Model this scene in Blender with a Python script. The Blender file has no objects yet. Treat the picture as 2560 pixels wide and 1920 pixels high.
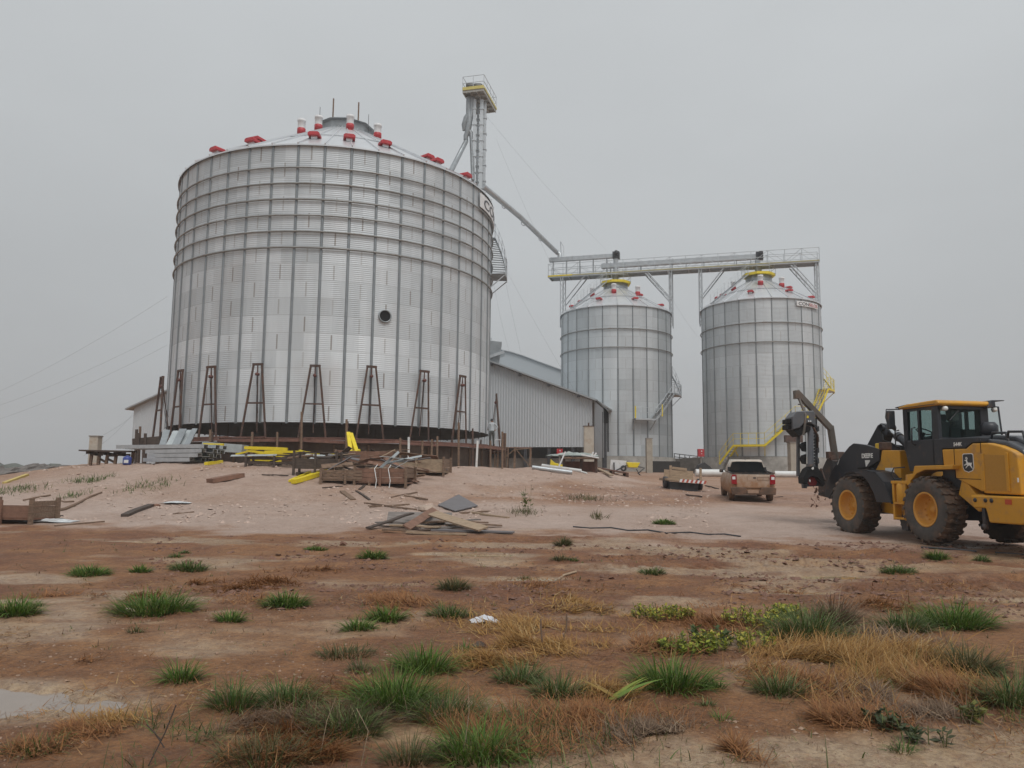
import bpy, bmesh, math, random
import numpy as np
from mathutils import Vector, Matrix
random.seed(7)
SC = bpy.context.scene
COL = SC.collection
R = math.radians
# ------------------------------------------------------------------ camera, sky, sun, exposure
F, PIT, ROL, CZ = 1960.0, R(6.9), R(0.6), 1.6          # photo pixels (2560 wide), pitch, roll, eye height
cam = bpy.data.cameras.new('camera'); cam.sensor_width = 36; cam.lens = 36*F/2560
cam.clip_start = .05; cam.clip_end = 4000
camo = bpy.data.objects.new('camera', cam); COL.objects.link(camo)
camo.matrix_world = Matrix.Translation((0, 0, CZ)) @ Matrix.Rotation(math.pi/2+PIT, 4, 'X') @ Matrix.Rotation(ROL, 4, 'Z')
SC.camera = camo
SUN_EL, SUN_AZ = R(58), R(155)                         # azimuth clockwise from +Y: behind and right of the camera
W = bpy.data.worlds.new('World'); SC.world = W; W.use_nodes = True
nt = W.node_tree; nt.nodes.clear()
def wn(t, **k):
    n = nt.nodes.new(t)
    for a, b in k.items(): setattr(n, a, b)
    return n
sky = wn('ShaderNodeTexSky', sky_type='NISHITA', sun_disc=False, sun_elevation=SUN_EL, sun_rotation=SUN_AZ, dust_density=6.0, air_density=1.0)
hs = wn('ShaderNodeHueSaturation'); hs.inputs['Saturation'].default_value = .1
nt.links.new(sky.outputs[0], hs.inputs['Color'])
tc = wn('ShaderNodeTexCoord'); sep = wn('ShaderNodeSeparateXYZ'); nt.links.new(tc.outputs['Generated'], sep.inputs[0])
rmp = wn('ShaderNodeMapRange'); rmp.inputs[1].default_value = 0; rmp.inputs[2].default_value = .6
rmp.inputs[3].default_value = 0; rmp.inputs[4].default_value = 1
nt.links.new(sep.outputs['Z'], rmp.inputs[0])
cmx = wn('ShaderNodeMix', data_type='RGBA'); nt.links.new(rmp.outputs[0], cmx.inputs[0])
cmx.inputs[6].default_value = (3.2, 3.38, 3.50, 1); cmx.inputs[7].default_value = (5.1, 5.35, 5.5, 1)
nz = wn('ShaderNodeTexNoise'); nz.inputs['Scale'].default_value = 1.3; nz.inputs['Detail'].default_value = 4
mp = wn('ShaderNodeMapping'); mp.inputs['Scale'].default_value = (1, 1, 2.2)
nt.links.new(tc.outputs['Generated'], mp.inputs[0]); nt.links.new(mp.outputs[0], nz.inputs['Vector'])
nr = wn('ShaderNodeMapRange'); nr.inputs[1].default_value = .25; nr.inputs[2].default_value = .75
nr.inputs[3].default_value = .90; nr.inputs[4].default_value = 1.09
nt.links.new(nz.outputs[0], nr.inputs[0])
mx = wn('ShaderNodeMix', data_type='RGBA'); mx.inputs[0].default_value = .88
nt.links.new(hs.outputs[0], mx.inputs[6]); nt.links.new(cmx.outputs[2], mx.inputs[7])
vm = wn('ShaderNodeVectorMath', operation='SCALE'); nt.links.new(mx.outputs[2], vm.inputs[0]); nt.links.new(nr.outputs[0], vm.inputs['Scale'])
bg = wn('ShaderNodeBackground'); bg.inputs['Strength'].default_value = .12
nt.links.new(vm.outputs[0], bg.inputs['Color'])
wo = wn('ShaderNodeOutputWorld'); nt.links.new(bg.outputs[0], wo.inputs['Surface'])
sl = bpy.data.lights.new('sun', 'SUN'); sl.energy = 1.5; sl.angle = R(30); sl.color = (1, .97, .93)
slo = bpy.data.objects.new('sun', sl); COL.objects.link(slo)
sd = Vector((math.sin(SUN_AZ)*math.cos(SUN_EL), math.cos(SUN_AZ)*math.cos(SUN_EL), math.sin(SUN_EL)))
slo.rotation_euler = sd.to_track_quat('Z', 'Y').to_euler(); slo.location = sd*60
SC.view_settings.view_transform = 'Standard'; SC.view_settings.look = 'None'
SC.view_settings.exposure = .02; SC.view_settings.gamma = 1
SC.cycles.max_bounces = 6; SC.cycles.volume_bounces = 1; SC.cycles.transparent_max_bounces = 8
SC.cycles.use_denoising = True

# ------------------------------------------------------------------ numbers: noise, terrain, pixel <-> place
def _h(ix, iy, s):
    n = (ix*374761393 + iy*668265263 + s*144269504) & 0xffffffff
    n = ((n ^ (n >> 13))*1274126177) & 0xffffffff
    return ((n ^ (n >> 16)) & 0xffff)/32767.5 - 1
def vn(x, y, s=0):
    x = np.asarray(x, float); y = np.asarray(y, float)
    ix = np.floor(x).astype(np.int64); iy = np.floor(y).astype(np.int64)
    fx = x-ix; fy = y-iy; fx = fx*fx*(3-2*fx); fy = fy*fy*(3-2*fy)
    a = _h(ix, iy, s); b = _h(ix+1, iy, s); c = _h(ix, iy+1, s); d = _h(ix+1, iy+1, s)
    return a+(b-a)*fx + (c-a + (a-b-c+d)*fx)*fy
def fbm(x, y, s=0, o=4):
    t = 0; a = .5
    for k in range(o):
        t = t + a*vn(x*2**k+17.3*k, y*2**k-9.1*k, s+k); a *= .5
    return t
def sst(a, b, x):
    t = np.clip((x-a)/(b-a), 0, 1); return t*t*(3-2*t)
SX, SY, SR = -11.5, 50.8, 10.0                         # the big silo
# puddles: centre x, y, radii, depth below the local ground
PUD = [(-3.75, 5.72, .95, .50, .05), (-.7, 15.6, 1.0, .30, .04), (.25, 12.6, .55, .25, .035),
       (4.1, 11.5, .7, .22, .04), (7.7, 10.9, 1.5, .25, .04), (5.2, 13.2, .8, .2, .04), (3.2, 16.8, .9, .2, .04), (-7.6, 17.2, 1.0, .16, .035)]
def base_h(x, y):
    x = np.asarray(x, float); y = np.asarray(y, float)
    ramp = np.interp(y, [0, 12, 20, 30, 45, 75, 110, 200, 400], [0, .03, .25, .82, 1.45, 2.42, 2.45, 1.0, 0])
    ramp = ramp*sst(-36, -20, x)
    dx = x-SX; dx = np.where(dx < 0, dx*1.13, dx*.9); r = np.hypot(dx, y-SY)
    r = r + 1.2*vn(x*.09, y*.09, 5)
    m = np.interp(r, [0, 14, 15.5, 17, 20, 25, 29, 32, 40], [2.15, 2.15, 2.1, 1.9, 1.42, .72, .32, .1, -1.6])
    k = .25; hh = np.clip(.5+.5*(m-ramp)/k, 0, 1)
    return ramp*(1-hh)+m*hh+k*hh*(1-hh), m, ramp
def zones(x, y):
    b, m, ramp = base_h(x, y)
    w = fbm(x*.35, y*.35, 40)
    mound = sst(-.15, .35, m-ramp+w*.5)
    w2 = fbm(x*1.3, y*1.6, 44, 3)
    road = sst(18.0, 20.6, y+w*2.6+w2*1.6+.05*x)*(1-sst(26, 31, y+w*3))
    rough = (1-road)*(1-mound)*sst(8, 11, y+w*2)*(1-sst(34, 46, y))
    rutty = rough*sst(-2, 3, x+w*2)
    return b, mound, road, rough, rutty, w
def Hn(x, y):
    b, mound, road, rough, rutty, w = zones(x, y)
    near = 1-sst(40, 90, np.hypot(x, y))
    close = 1-sst(9, 20, np.hypot(x, y))
    z = b + near*(.035*fbm(x*.9, y*.9, 1)+.016*fbm(x*4, y*4, 2)*(1-.5*road)) + close*.016*np.abs(fbm(x*8, y*8, 3, 3))
    z = z + mound*near*(.10*fbm(x*.5, y*.5, 11)+.05*np.abs(vn(x*2.3, y*2.3, 12)))
    z = z + rutty*(.085*fbm(x*.45+.3*y, y*2.3, 21, 3)+.03*np.abs(fbm(x*2.4, y*6, 22, 2)))
    z = z + rough*.02*fbm(x*1.2, y*3.5, 23, 3)
    for (xa, ya, xb, yb) in TRK:
        L_ = math.hypot(xb-xa, yb-ya); ux, uy = (xb-xa)/L_, (yb-ya)/L_; s = (x-xa)*ux+(y-ya)*uy; d = (y-ya)*ux-(x-xa)*uy+.25*vn(s*.4, s*0, 90)
        wgt = (1-sst(.26, .38, np.abs(d)))*sst(0, .8, s)*(1-sst(L_-1.5, L_, s))*sst(-.5, .1, vn(s*.7, d*2, 92))
        z = z + wgt*(-.045+.05*(np.sin(2*math.pi*s/.30+np.abs(d)*9) > .1)) + .03*np.exp(-((np.abs(d)-.42)/.1)**2)*sst(0, .8, s)*(1-sst(L_-1.5, L_, s))
    for (px, py, rx, ry, dp) in PUD:
        d = np.hypot((x-px)/rx, (y-py)/ry) + .55*fbm(x*2.2, y*2.2, 31, 4)
        f = 1-sst(.55, 1.15, d); fl = 1-sst(1.1, 1.8, np.hypot((x-px)/rx, (y-py)/ry))
        z0 = PZ.get((px, py), None)
        if z0 is not None:
            z = z*(1-fl)+(z0+(z-z0)*.35)*fl
        z = z - dp*1.3*f
    return z
TRK = [(9.3, 17.1, 1.2, 14.7), (9.6, 15.6, .2, 13.4), (12.5, 12.6, 3.2, 11.7), (12.5, 14.0, 5.0, 12.5), (6.5, 21, -3.0, 17.0)]
PZ = {}
for p_ in PUD: PZ[(p_[0], p_[1])] = float(base_h(p_[0], p_[1])[0])
def H(x, y): return float(Hn(np.array([x], float), np.array([y], float))[0])
def ray(u, v):
    x = (u-1280)/F; y = (960-v)/F
    c, s = math.cos(ROL), math.sin(ROL); x, y = x*c-y*s, x*s+y*c
    return Vector((x, math.cos(PIT)-math.sin(PIT)*y, math.sin(PIT)+math.cos(PIT)*y))
def at(u, v, Y):                                       # the place a photo pixel shows, at distance Y
    d = ray(u, v); return Vector((0, 0, CZ)) + d*(Y/d.y)
def gp(u, v):                                          # the ground a photo pixel shows
    d = ray(u, v); ys = np.concatenate([np.arange(2, 30, .1), np.arange(30, 140, .3)])
    t = ys/d.y; hh = Hn(d.x*t, ys); z = CZ+d.z*t
    k = np.argmax(z < hh)
    if not (z < hh).any(): k = len(ys)-1
    a, b = ys[max(k-1, 0)], ys[k]
    tt = np.linspace(a, b, 20); i = np.argmax(CZ+d.z*tt/d.y < Hn(d.x*tt/d.y, tt)); Y = tt[i]
    x = d.x*Y/d.y; return Vector((x, Y, H(x, Y)))
def cyl(u, v, cx, cy, r):                              # angle and height where a pixel meets an upright cylinder
    d = ray(u, v); a = d.x**2+d.y**2; b = d.x*cx+d.y*cy; c = cx*cx+cy*cy-r*r
    disc = b*b-a*c; t = (b-math.sqrt(disc))/a if disc > 0 else b/a
    return math.atan2(d.y*t-cy, d.x*t-cx), CZ+d.z*t

# ------------------------------------------------------------------ materials
MATS = {}
def mat(name, col, rough=.6, metal=0.0, var=.15, scale=3.0, bump=0.0, bscale=30.0, dirt=None, stretch=None, spec=None, coord='Object'):
    m = bpy.data.materials.new(name); m.use_nodes = True; t = m.node_tree; L = t.links.new
    p = t.nodes['Principled BSDF']; p.inputs['Roughness'].default_value = rough; p.inputs['Metallic'].default_value = metal
    if spec is not None: p.inputs['Specular IOR Level'].default_value = spec
    tc = t.nodes.new('ShaderNodeTexCoord'); v = tc.outputs[coord]
    if stretch:
        mpn = t.nodes.new('ShaderNodeMapping'); mpn.inputs['Scale'].default_value = stretch; L(v, mpn.inputs[0]); v = mpn.outputs[0]
    n = t.nodes.new('ShaderNodeTexNoise'); n.inputs['Scale'].default_value = scale; n.inputs['Detail'].default_value = 6; n.inputs['Roughness'].default_value = .65
    L(v, n.inputs['Vector'])
    r = t.nodes.new('ShaderNodeMapRange'); r.inputs[1].default_value = .3; r.inputs[2].default_value = .7
    L(n.outputs[0], r.inputs[0])
    mx = t.nodes.new('ShaderNodeMix'); mx.data_type = 'RGBA'; L(r.outputs[0], mx.inputs[0])
    mx.inputs[6].default_value = tuple(c*(1-var) for c in col)+(1,); mx.inputs[7].default_value = tuple(min(c*(1+var), 1) for c in col)+(1,)
    out = mx.outputs[2]
    if dirt:
        dc, amt, ds = dirt
        n2 = t.nodes.new('ShaderNodeTexNoise'); n2.inputs['Scale'].default_value = ds; n2.inputs['Detail'].default_value = 8; n2.inputs['Roughness'].default_value = .7
        L(tc.outputs[coord], n2.inputs['Vector'])
        r2 = t.nodes.new('ShaderNodeMapRange'); r2.inputs[1].default_value = .62-amt*.4; r2.inputs[2].default_value = .78-amt*.25; r2.inputs[4].default_value = .85
        L(n2.outputs[0], r2.inputs[0])
        m2 = t.nodes.new('ShaderNodeMix'); m2.data_type = 'RGBA'; L(r2.outputs[0], m2.inputs[0]); L(out, m2.inputs[6]); m2.inputs[7].default_value = tuple(dc)+(1,)
        out = m2.outputs[2]
        rr = t.nodes.new('ShaderNodeMapRange'); rr.inputs[3].default_value = rough; rr.inputs[4].default_value = .85; L(r2.outputs[0], rr.inputs[0]); L(rr.outputs[0], p.inputs['Roughness'])
    L(out, p.inputs['Base Color'])
    if bump:
        n3 = t.nodes.new('ShaderNodeTexNoise'); n3.inputs['Scale'].default_value = bscale; n3.inputs['Detail'].default_value = 5; L(v, n3.inputs['Vector'])
        b = t.nodes.new('ShaderNodeBump'); b.inputs['Strength'].default_value = bump; b.inputs['Distance'].default_value = .02; L(n3.outputs[0], b.inputs['Height']); L(b.outputs[0], p.inputs['Normal'])
    MATS[name] = m; return m
MUD = (.26, .15, .09)
galv = mat('galvanised_steel', (.50, .53, .55), .42, .55, .14, 2.5)
galvd = mat('galvanised_dark', (.30, .325, .34), .45, .5, .2, 2)
roofm = mat('roof_sheet', (.60, .62, .64), .35, .45, .08, .6)
yellow = mat('yellow_paint', (.74, .58, .02), .45, 0, .1, 3, dirt=((.45, .36, .2), .12, 2))
redp = mat('red_paint', (.44, .03, .04), .45, 0, .18, 4, dirt=((.35, .16, .13), .12, 3))
whitem = mat('white_sheet', (.72, .73, .74), .5, 0, .08, 2, dirt=((.45, .42, .38), .15, 2.5))
conc = mat('concrete', (.27, .25, .225), .85, 0, .22, 1.3, .5, 18, dirt=((.13, .115, .1), .28, .8))
concl = mat('pale_concrete', (.45, .41, .35), .85, 0, .15, 2, .4, 18, dirt=((.33, .21, .12), .25, 1.3))
wood = mat('weathered_wood', (.19, .125, .085), .85, 0, .45, 4, .5, 30, stretch=(1, 6, 6))
woodp = mat('pale_wood', (.34, .25, .17), .8, 0, .35, 4, .4, 30, stretch=(1, 6, 6))
woodd = mat('dark_wood', (.075, .055, .045), .85, 0, .4, 4, .5, 30, stretch=(1, 5, 5))
rusty = mat('rusty_steel', (.085, .055, .045), .7, .2, .4, 6, .3, 40, dirt=((.16, .065, .035), .35, 5))
redwood = mat('red_brown_board', (.17, .085, .065), .85, 0, .35, 3, .4, 30)
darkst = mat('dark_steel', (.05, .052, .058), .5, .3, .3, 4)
black = mat('black_void', (.006, .006, .007), .9, 0, .1, 4)
wirem = mat('wire_steel', (.10, .105, .11), .6, .3, .1, 4)
bluep = mat('blue_plastic', (.035, .06, .26), .4, 0, .1, 6)
greyb = mat('grey_board', (.15, .14, .145), .7, 0, .12, 3)
plastic = mat('plastic_film', (.55, .57, .58), .25, 0, .2, 6, .5, 12)
pvc = mat('pvc_pipe', (.66, .67, .66), .4, 0, .08, 3, dirt=((.4, .3, .22), .15, 2))

# ------------------------------------------------------------------ mesh collector
class MB:
    def __init__(s): s.v = []; s.f = []; s.mi = []; s.cur = 0; s.sm = []; s.smooth = False
    def add(s, vs, fs):
        o = len(s.v); s.v += [tuple(q) for q in vs]
        for f in fs: s.f.append(tuple(i+o for i in f)); s.mi.append(s.cur); s.sm.append(s.smooth)
        return s
    def box(s, c, d, M=None):
        x, y, z = d[0]/2, d[1]/2, d[2]/2
        vs = [Vector((a*x, b*y, e*z)) for a in (-1, 1) for b in (-1, 1) for e in (-1, 1)]
        if M is not None: vs = [M @ q for q in vs]
        c = Vector(c)
        return s.add([q+c for q in vs], [(0, 1, 3, 2), (4, 6, 7, 5), (0, 4, 5, 1), (2, 3, 7, 6), (0, 2, 6, 4), (1, 5, 7, 3)])
    def bar(s, a, b, w, h=None, up=(0, 0, 1), cham=0):
        a = Vector(a); b = Vector(b); d = b-a; L = d.length
        if L < 1e-6: return s
        d.normalize(); up = Vector(up)
        if abs(d.dot(up)) > .98: up = Vector((0, 1, 0)) if abs(d.y) < .9 else Vector((1, 0, 0))
        x = d.cross(up).normalized(); z = x.cross(d)
        h = h or w
        M = Matrix((x, d, z)).transposed()
        return s.box((a+b)/2, (w, L, h), M)
    def tube(s, pts, r, n=8, caps=True):
        pts = [Vector(p) for p in pts]; k = len(pts)
        rs = r if isinstance(r, (list, tuple)) else [r]*k
        t0 = (pts[1]-pts[0]).normalized(); up = Vector((0, 0, 1)) if abs(t0.z) < .95 else Vector((1, 0, 0))
        nx = t0.cross(up).normalized(); vs = []
        for i, p in enumerate(pts):
            t = (pts[min(i+1, k-1)]-pts[max(i-1, 0)]).normalized()
            nx = (nx-t*nx.dot(t)).normalized(); ny = t.cross(nx)
            for j in range(n):
                a = 2*math.pi*j/n; vs.append(p+(nx*math.cos(a)+ny*math.sin(a))*rs[i])
        fs = [(i*n+j, i*n+(j+1) % n, (i+1)*n+(j+1) % n, (i+1)*n+j) for i in range(k-1) for j in range(n)]
        sm = s.smooth; s.smooth = True; s.add(vs, fs); s.smooth = False
        if caps: s.add(vs[:n], [tuple(range(n))[::-1]]); s.add(vs[-n:], [tuple(range(n))])
        s.smooth = sm; return s
    def lathe(s, prof, n=24, M=None, c=(0, 0, 0), a0=0, a1=2*math.pi, smooth=True, close=False):
        full = abs(a1-a0-2*math.pi) < 1e-6; m = n if full else n+1; vs = []; c = Vector(c)
        for i in range(m):
            a = a0+(a1-a0)*i/n
            for (r, z) in prof:
                q = Vector((r*math.cos(a), r*math.sin(a), z)); q = (M @ q if M is not None else q)+c; vs.append(q)
        k = len(prof); fs = []; kk = k if close else k-1
        for i in range(n):
            i2 = (i+1) % m
            for j in range(kk): fs.append((i*k+j, i2*k+j, i2*k+(j+1) % k, i*k+(j+1) % k))
        sm = s.smooth; s.smooth = smooth; s.add(vs, fs); s.smooth = sm; return s
    def prism(s, poly, y0, y1, M=None, c=(0, 0, 0), ax='y'):
        n = len(poly); c = Vector(c)
        def mk(a, b, e): return Vector((a, e, b)) if ax == 'y' else (Vector((e, a, b)) if ax == 'x' else Vector((a, b, e)))
        vs = [mk(a, b, y0) for a, b in poly]+[mk(a, b, y1) for a, b in poly]
        vs = [(M @ q if M is not None else q)+c for q in vs]
        return s.add(vs, [tuple(range(n))[::-1], tuple(range(n, 2*n))]+[(i, (i+1) % n, n+(i+1) % n, n+i) for i in range(n)])
    def poly(s, vs): return s.add(vs, [tuple(range(len(vs)))])
    def build(s, name, mats, parent=None, bevel=0, recalc=True):
        me = bpy.data.meshes.new(name); org = Vector((0, 0, 0))
        if parent is not None:
            q = parent
            while q.parent: q = q.parent
            org = Vector(q.location)
        me.from_pydata([tuple(Vector(v)-org) for v in s.v], [], s.f)
        me.polygons.foreach_set('material_index', s.mi); me.polygons.foreach_set('use_smooth', s.sm)
        for m in (mats if isinstance(mats, (list, tuple)) else [mats]): me.materials.append(m)
        if recalc:
            b = bmesh.new(); b.from_mesh(me); bmesh.ops.recalc_face_normals(b, faces=b.faces); b.to_mesh(me); b.free()
        o = bpy.data.objects.new(name, me); COL.objects.link(o)
        if parent is not None: o.parent = parent
        if bevel:
            bv = o.modifiers.new('bevel', 'BEVEL'); bv.width = bevel; bv.segments = 2; bv.limit_method = 'ANGLE'; bv.angle_limit = R(40)
        return o
def tag(o, label=None, cat=None, group=None, kind=None):
    if label: o['label'] = label
    if cat: o['category'] = cat
    if group: o['group'] = group
    if kind: o['kind'] = kind
    return o
def thing(name, label, cat, loc=(0, 0, 0), group=None):
    o = bpy.data.objects.new(name, None); COL.objects.link(o); o.location = loc; o.empty_display_size = .3
    return tag(o, label, cat, group)
def copy_thing(o, label, loc=None, rotz=None, parent=None):
    c = o.copy(); COL.objects.link(c)
    if parent is not None: c.parent = parent
    else:
        if label: c['label'] = label
        if loc is not None: c.location = loc
        if rotz is not None: c.rotation_euler = (0, 0, rotz)
    for ch in [q for q in list(bpy.data.objects) if q.parent == o]: copy_thing(ch, None, parent=c)
    return c
def text_mb(txt, size, frame, ext=.004, name='lettering', mat_=None, parent=None, bold=.0, align='LEFT'):
    cu = bpy.data.curves.new('t', 'FONT'); cu.body = txt; cu.size = size; cu.extrude = ext; cu.offset = bold; cu.align_x = align
    to = bpy.data.objects.new('t', cu); COL.objects.link(to)
    bpy.context.view_layer.update()
    me = bpy.data.meshes.new_from_object(to.evaluated_get(bpy.context.evaluated_depsgraph_get()))
    bpy.data.objects.remove(to)
    me.transform(frame); me.name = name
    if parent is not None:
        q = parent
        while q.parent: q = q.parent
        me.transform(Matrix.Translation(-Vector(q.location)))
    me.materials.clear(); me.materials.append(mat_)
    o = bpy.data.objects.new(name, me); COL.objects.link(o); o.parent = parent
    return o
# ------------------------------------------------------------------ ground
def build_ground():
    rs = [1.2]
    while rs[-1] < 640:
        r = rs[-1]; rs.append(r*(1.0062 if r < 34 else (1.013 if r < 90 else 1.05)))
    ang = np.concatenate([np.linspace(-48, 48, 440, endpoint=False), np.linspace(48, 312, 120, endpoint=False)])
    ang = np.radians(ang); n = len(ang); rs = np.array(rs); k = len(rs)
    X = rs[:, None]*np.sin(ang)[None]; Y = rs[:, None]*np.cos(ang)[None]
    x = X.ravel(); y = Y.ravel(); z = Hn(x, y)
    V = np.concatenate([np.stack([x, y, z], 1), [[0, 0, float(H(0, .3))]]])
    i = np.arange(k-1)[:, None]; j = np.arange(n)[None]; j2 = (j+1) % n
    Q = np.stack([(i*n+j), (i*n+j2), ((i+1)*n+j2), ((i+1)*n+j)], -1).reshape(-1, 4)[:, ::-1]
    me = bpy.data.meshes.new('ground')
    nq = len(Q); me.vertices.add(len(V)); me.vertices.foreach_set('co', V.ravel())
    tri = np.stack([np.full(n, len(V)-1), (np.arange(n)+1) % n, np.arange(n)], -1)
    loops = np.concatenate([Q.ravel(), tri.ravel()])
    me.loops.add(len(loops)); me.loops.foreach_set('vertex_index', loops.astype(np.int32))
    me.polygons.add(nq+n)
    st = np.concatenate([np.arange(nq)*4, nq*4+np.arange(n)*3]); me.polygons.foreach_set('loop_start', st.astype(np.int32))
    me.polygons.foreach_set('use_smooth', np.ones(nq+n, bool)); me.update(calc_edges=True)
    b, mound, road, rough, rutty, w = zones(V[:, 0], V[:, 1])
    xx, yy = V[:, 0], V[:, 1]
    fine = fbm(xx*1.3, yy*1.3, 60, 5)
    pale = np.clip(np.maximum(.85*mound*(1-.35*sst(.15, .5, fbm(xx*.25, yy*.3, 61, 3))), road*.95), 0, 1)
    left = sst(-17, -24, xx-.02*yy+2*w) if False else (1-sst(-24, -17, xx+2*w))
    pale = pale*(1-.55*left*mound)
    pale = np.maximum(pale, .62*sst(22, 32, yy)*sst(-2, 5, xx)*(.75+.5*fbm(xx*.3, yy*.5, 66, 3)))
    red = np.clip(rough*(.45+1.3*fine)+.42*rutty*(.5+1.3*fbm(xx*1.0, yy*2.2, 62, 4)), 0, 1)
    red = np.maximum(red, .6*sst(.0, .3, fbm(xx*.9+9, yy*1.5, 63, 4))*(1-pale))
    wet = .8*sst(.10, .36, fbm(xx*.42+3, yy*.75, 64, 4)-.25*road+.12*sst(.5, 2.5, xx)*(1-sst(5, 9, yy)))*(1-mound)*(1-sst(20, 30, yy))
    wet = np.maximum(wet, 1-sst(.7, 1.3, np.hypot((xx-2.5)/1.7, (yy-4.75)/.55)+.5*fine)); wet = np.maximum(wet, .8*(1-sst(.6, 1.3, np.hypot((xx-.3)/.9, (yy-4.6)/.3)+.5*fine)))
    for (px, py, rx, ry, dp) in PUD:
        d = np.hypot((xx-px)/rx, (yy-py)/ry); wet = np.maximum(wet, 1-sst(.9, 1.55, d+.3*fine))
    ca = me.color_attributes.new('zone', 'FLOAT_COLOR', 'POINT')
    ca.data.foreach_set('color', np.stack([pale, red, wet, np.ones_like(red)], 1).astype(np.float32).ravel())
    o = bpy.data.objects.new('ground', me); COL.objects.link(o); o['kind'] = 'structure'
    m = bpy.data.materials.new('ground_soil'); m.use_nodes = True; t = m.node_tree; L = t.links.new; N = t.nodes.new
    p = t.nodes['Principled BSDF']
    at_ = N('ShaderNodeVertexColor'); at_.layer_name = 'zone'; sp = N('ShaderNodeSeparateColor'); L(at_.outputs[0], sp.inputs[0])
    geo = N('ShaderNodeNewGeometry')
    def noise(sc, det=6, ro=.65):
        q = N('ShaderNodeTexNoise'); q.inputs['Scale'].default_value = sc; q.inputs['Detail'].default_value = det; q.inputs['Roughness'].default_value = ro
        L(geo.outputs['Position'], q.inputs['Vector']); return q.outputs[0]
    def rng(v, a, b, c=0, d=1):
        q = N('ShaderNodeMapRange'); q.inputs[1].default_value = a; q.inputs[2].default_value = b; q.inputs[3].default_value = c; q.inputs[4].default_value = d
        L(v, q.inputs[0]); return q.outputs[0]
    def mix(f, a, b):
        q = N('ShaderNodeMix'); q.data_type = 'RGBA'
        if isinstance(f, float): q.inputs[0].default_value = f
        else: L(f, q.inputs[0])
        for s_, c in ((6, a), (7, b)):
            if isinstance(c, tuple): q.inputs[s_].default_value = c+(1,)
            else: L(c, q.inputs[s_])
        return q.outputs[2]
    n1 = noise(1.1); n2 = noise(7, 8, .75); n3 = noise(38, 5, .7); n4 = noise(.35, 5)
    c = mix(rng(n1, .3, .7), (.36, .155, .058), (.47, .24, .105))
    redc = mix(rng(n2, .3, .7), (.215, .085, .040), (.33, .148, .075))
    c = mix(sp.outputs['Green'], c, redc)
    wetc = mix(rng(n1, .35, .65), (.35, .235, .13), (.42, .315, .205))
    wf = N('ShaderNodeMath'); wf.operation = 'MULTIPLY'; L(sp.outputs['Blue'], wf.inputs[0]); L(rng(n2, .25, .5, .35, 1), wf.inputs[1])
    c = mix(wf.outputs[0], c, wetc)
    pc = mix(rng(n4, .35, .65), (.50, .37, .305), (.60, .475, .41))
    pc = mix(rng(n2, .52, .72, 0, .5), pc, (.40, .24, .16))
    c = mix(sp.outputs['Red'], c, pc)
    dk = rng(sp.outputs['Red'], 0, 1, 1, .3)
    def mul(a, b_):
        q = N('ShaderNodeMath'); q.operation = 'MULTIPLY'; L(a, q.inputs[0]); L(b_, q.inputs[1]); return q.outputs[0]
    c = mix(mul(rng(noise(2.6, 8, .75), .56, .42, 0, .38), dk), c, (.125, .06, .034))
    c = mix(rng(n2, .56, .7, 0, .35), c, (.33, .225, .155))
    c = mix(mul(rng(noise(17, 6, .8), .55, .40, 0, .5), dk), c, (.11, .055, .032))
    c = mix(rng(n3, .56, .72, 0, .6), c, (.36, .27, .205))       # grit
    c = mix(mul(rng(n3, .44, .28, 0, .75), dk), c, (.10, .058, .040))
    v = N('ShaderNodeTexVoronoi'); v.inputs['Scale'].default_value = 14; v.inputs['Randomness'].default_value = 1; L(geo.outputs['Position'], v.inputs['Vector'])
    c = mix(rng(v.outputs['Distance'], .13, .07, 0, .4), c, (.36, .27, .21))   # small stones
    L(c, p.inputs['Base Color'])
    L(rng(wf.outputs[0], 0, 1, .74, .26), p.inputs['Roughness'])
    p.inputs['Specular IOR Level'].default_value = .35
    ad = N('ShaderNodeMath'); ad.operation = 'ADD'; L(n2, ad.inputs[0]); mu = N('ShaderNodeMath'); mu.operation = 'MULTIPLY'; mu.inputs[1].default_value = .4; L(n3, mu.inputs[0]); L(mu.outputs[0], ad.inputs[1])
    bs = rng(wf.outputs[0], 0, 1, 1.0, .35)
    bp = N('ShaderNodeBump'); bp.inputs['Distance'].default_value = .09; L(bs, bp.inputs['Strength']); L(ad.outputs[0], bp.inputs['Height']); L(bp.outputs[0], p.inputs['Normal'])
    me.materials.append(m)
build_ground()
def mud_water(name, col):
    m = mat(name, col, .06, 0, .08, 2, .03, 9); m.node_tree.nodes['Principled BSDF'].inputs['IOR'].default_value = 1.33; return m
wat = [mud_water('muddy_water', (.26, .21, .17)), mud_water('yellow_muddy_water', (.33, .24, .13))]
for i, (px, py, rx, ry, dp) in enumerate(PUD):
    b = MB(); z = PZ[(px, py)]-dp*.62; b.smooth = True
    b.poly([(px+rx*1.22*math.cos(a), py+ry*1.22*math.sin(a), z) for a in np.linspace(0, 2*math.pi, 40, endpoint=False)])
    tag(b.build('puddle', wat[0 if i in (0,) else 1], recalc=False), kind='structure')

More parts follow.
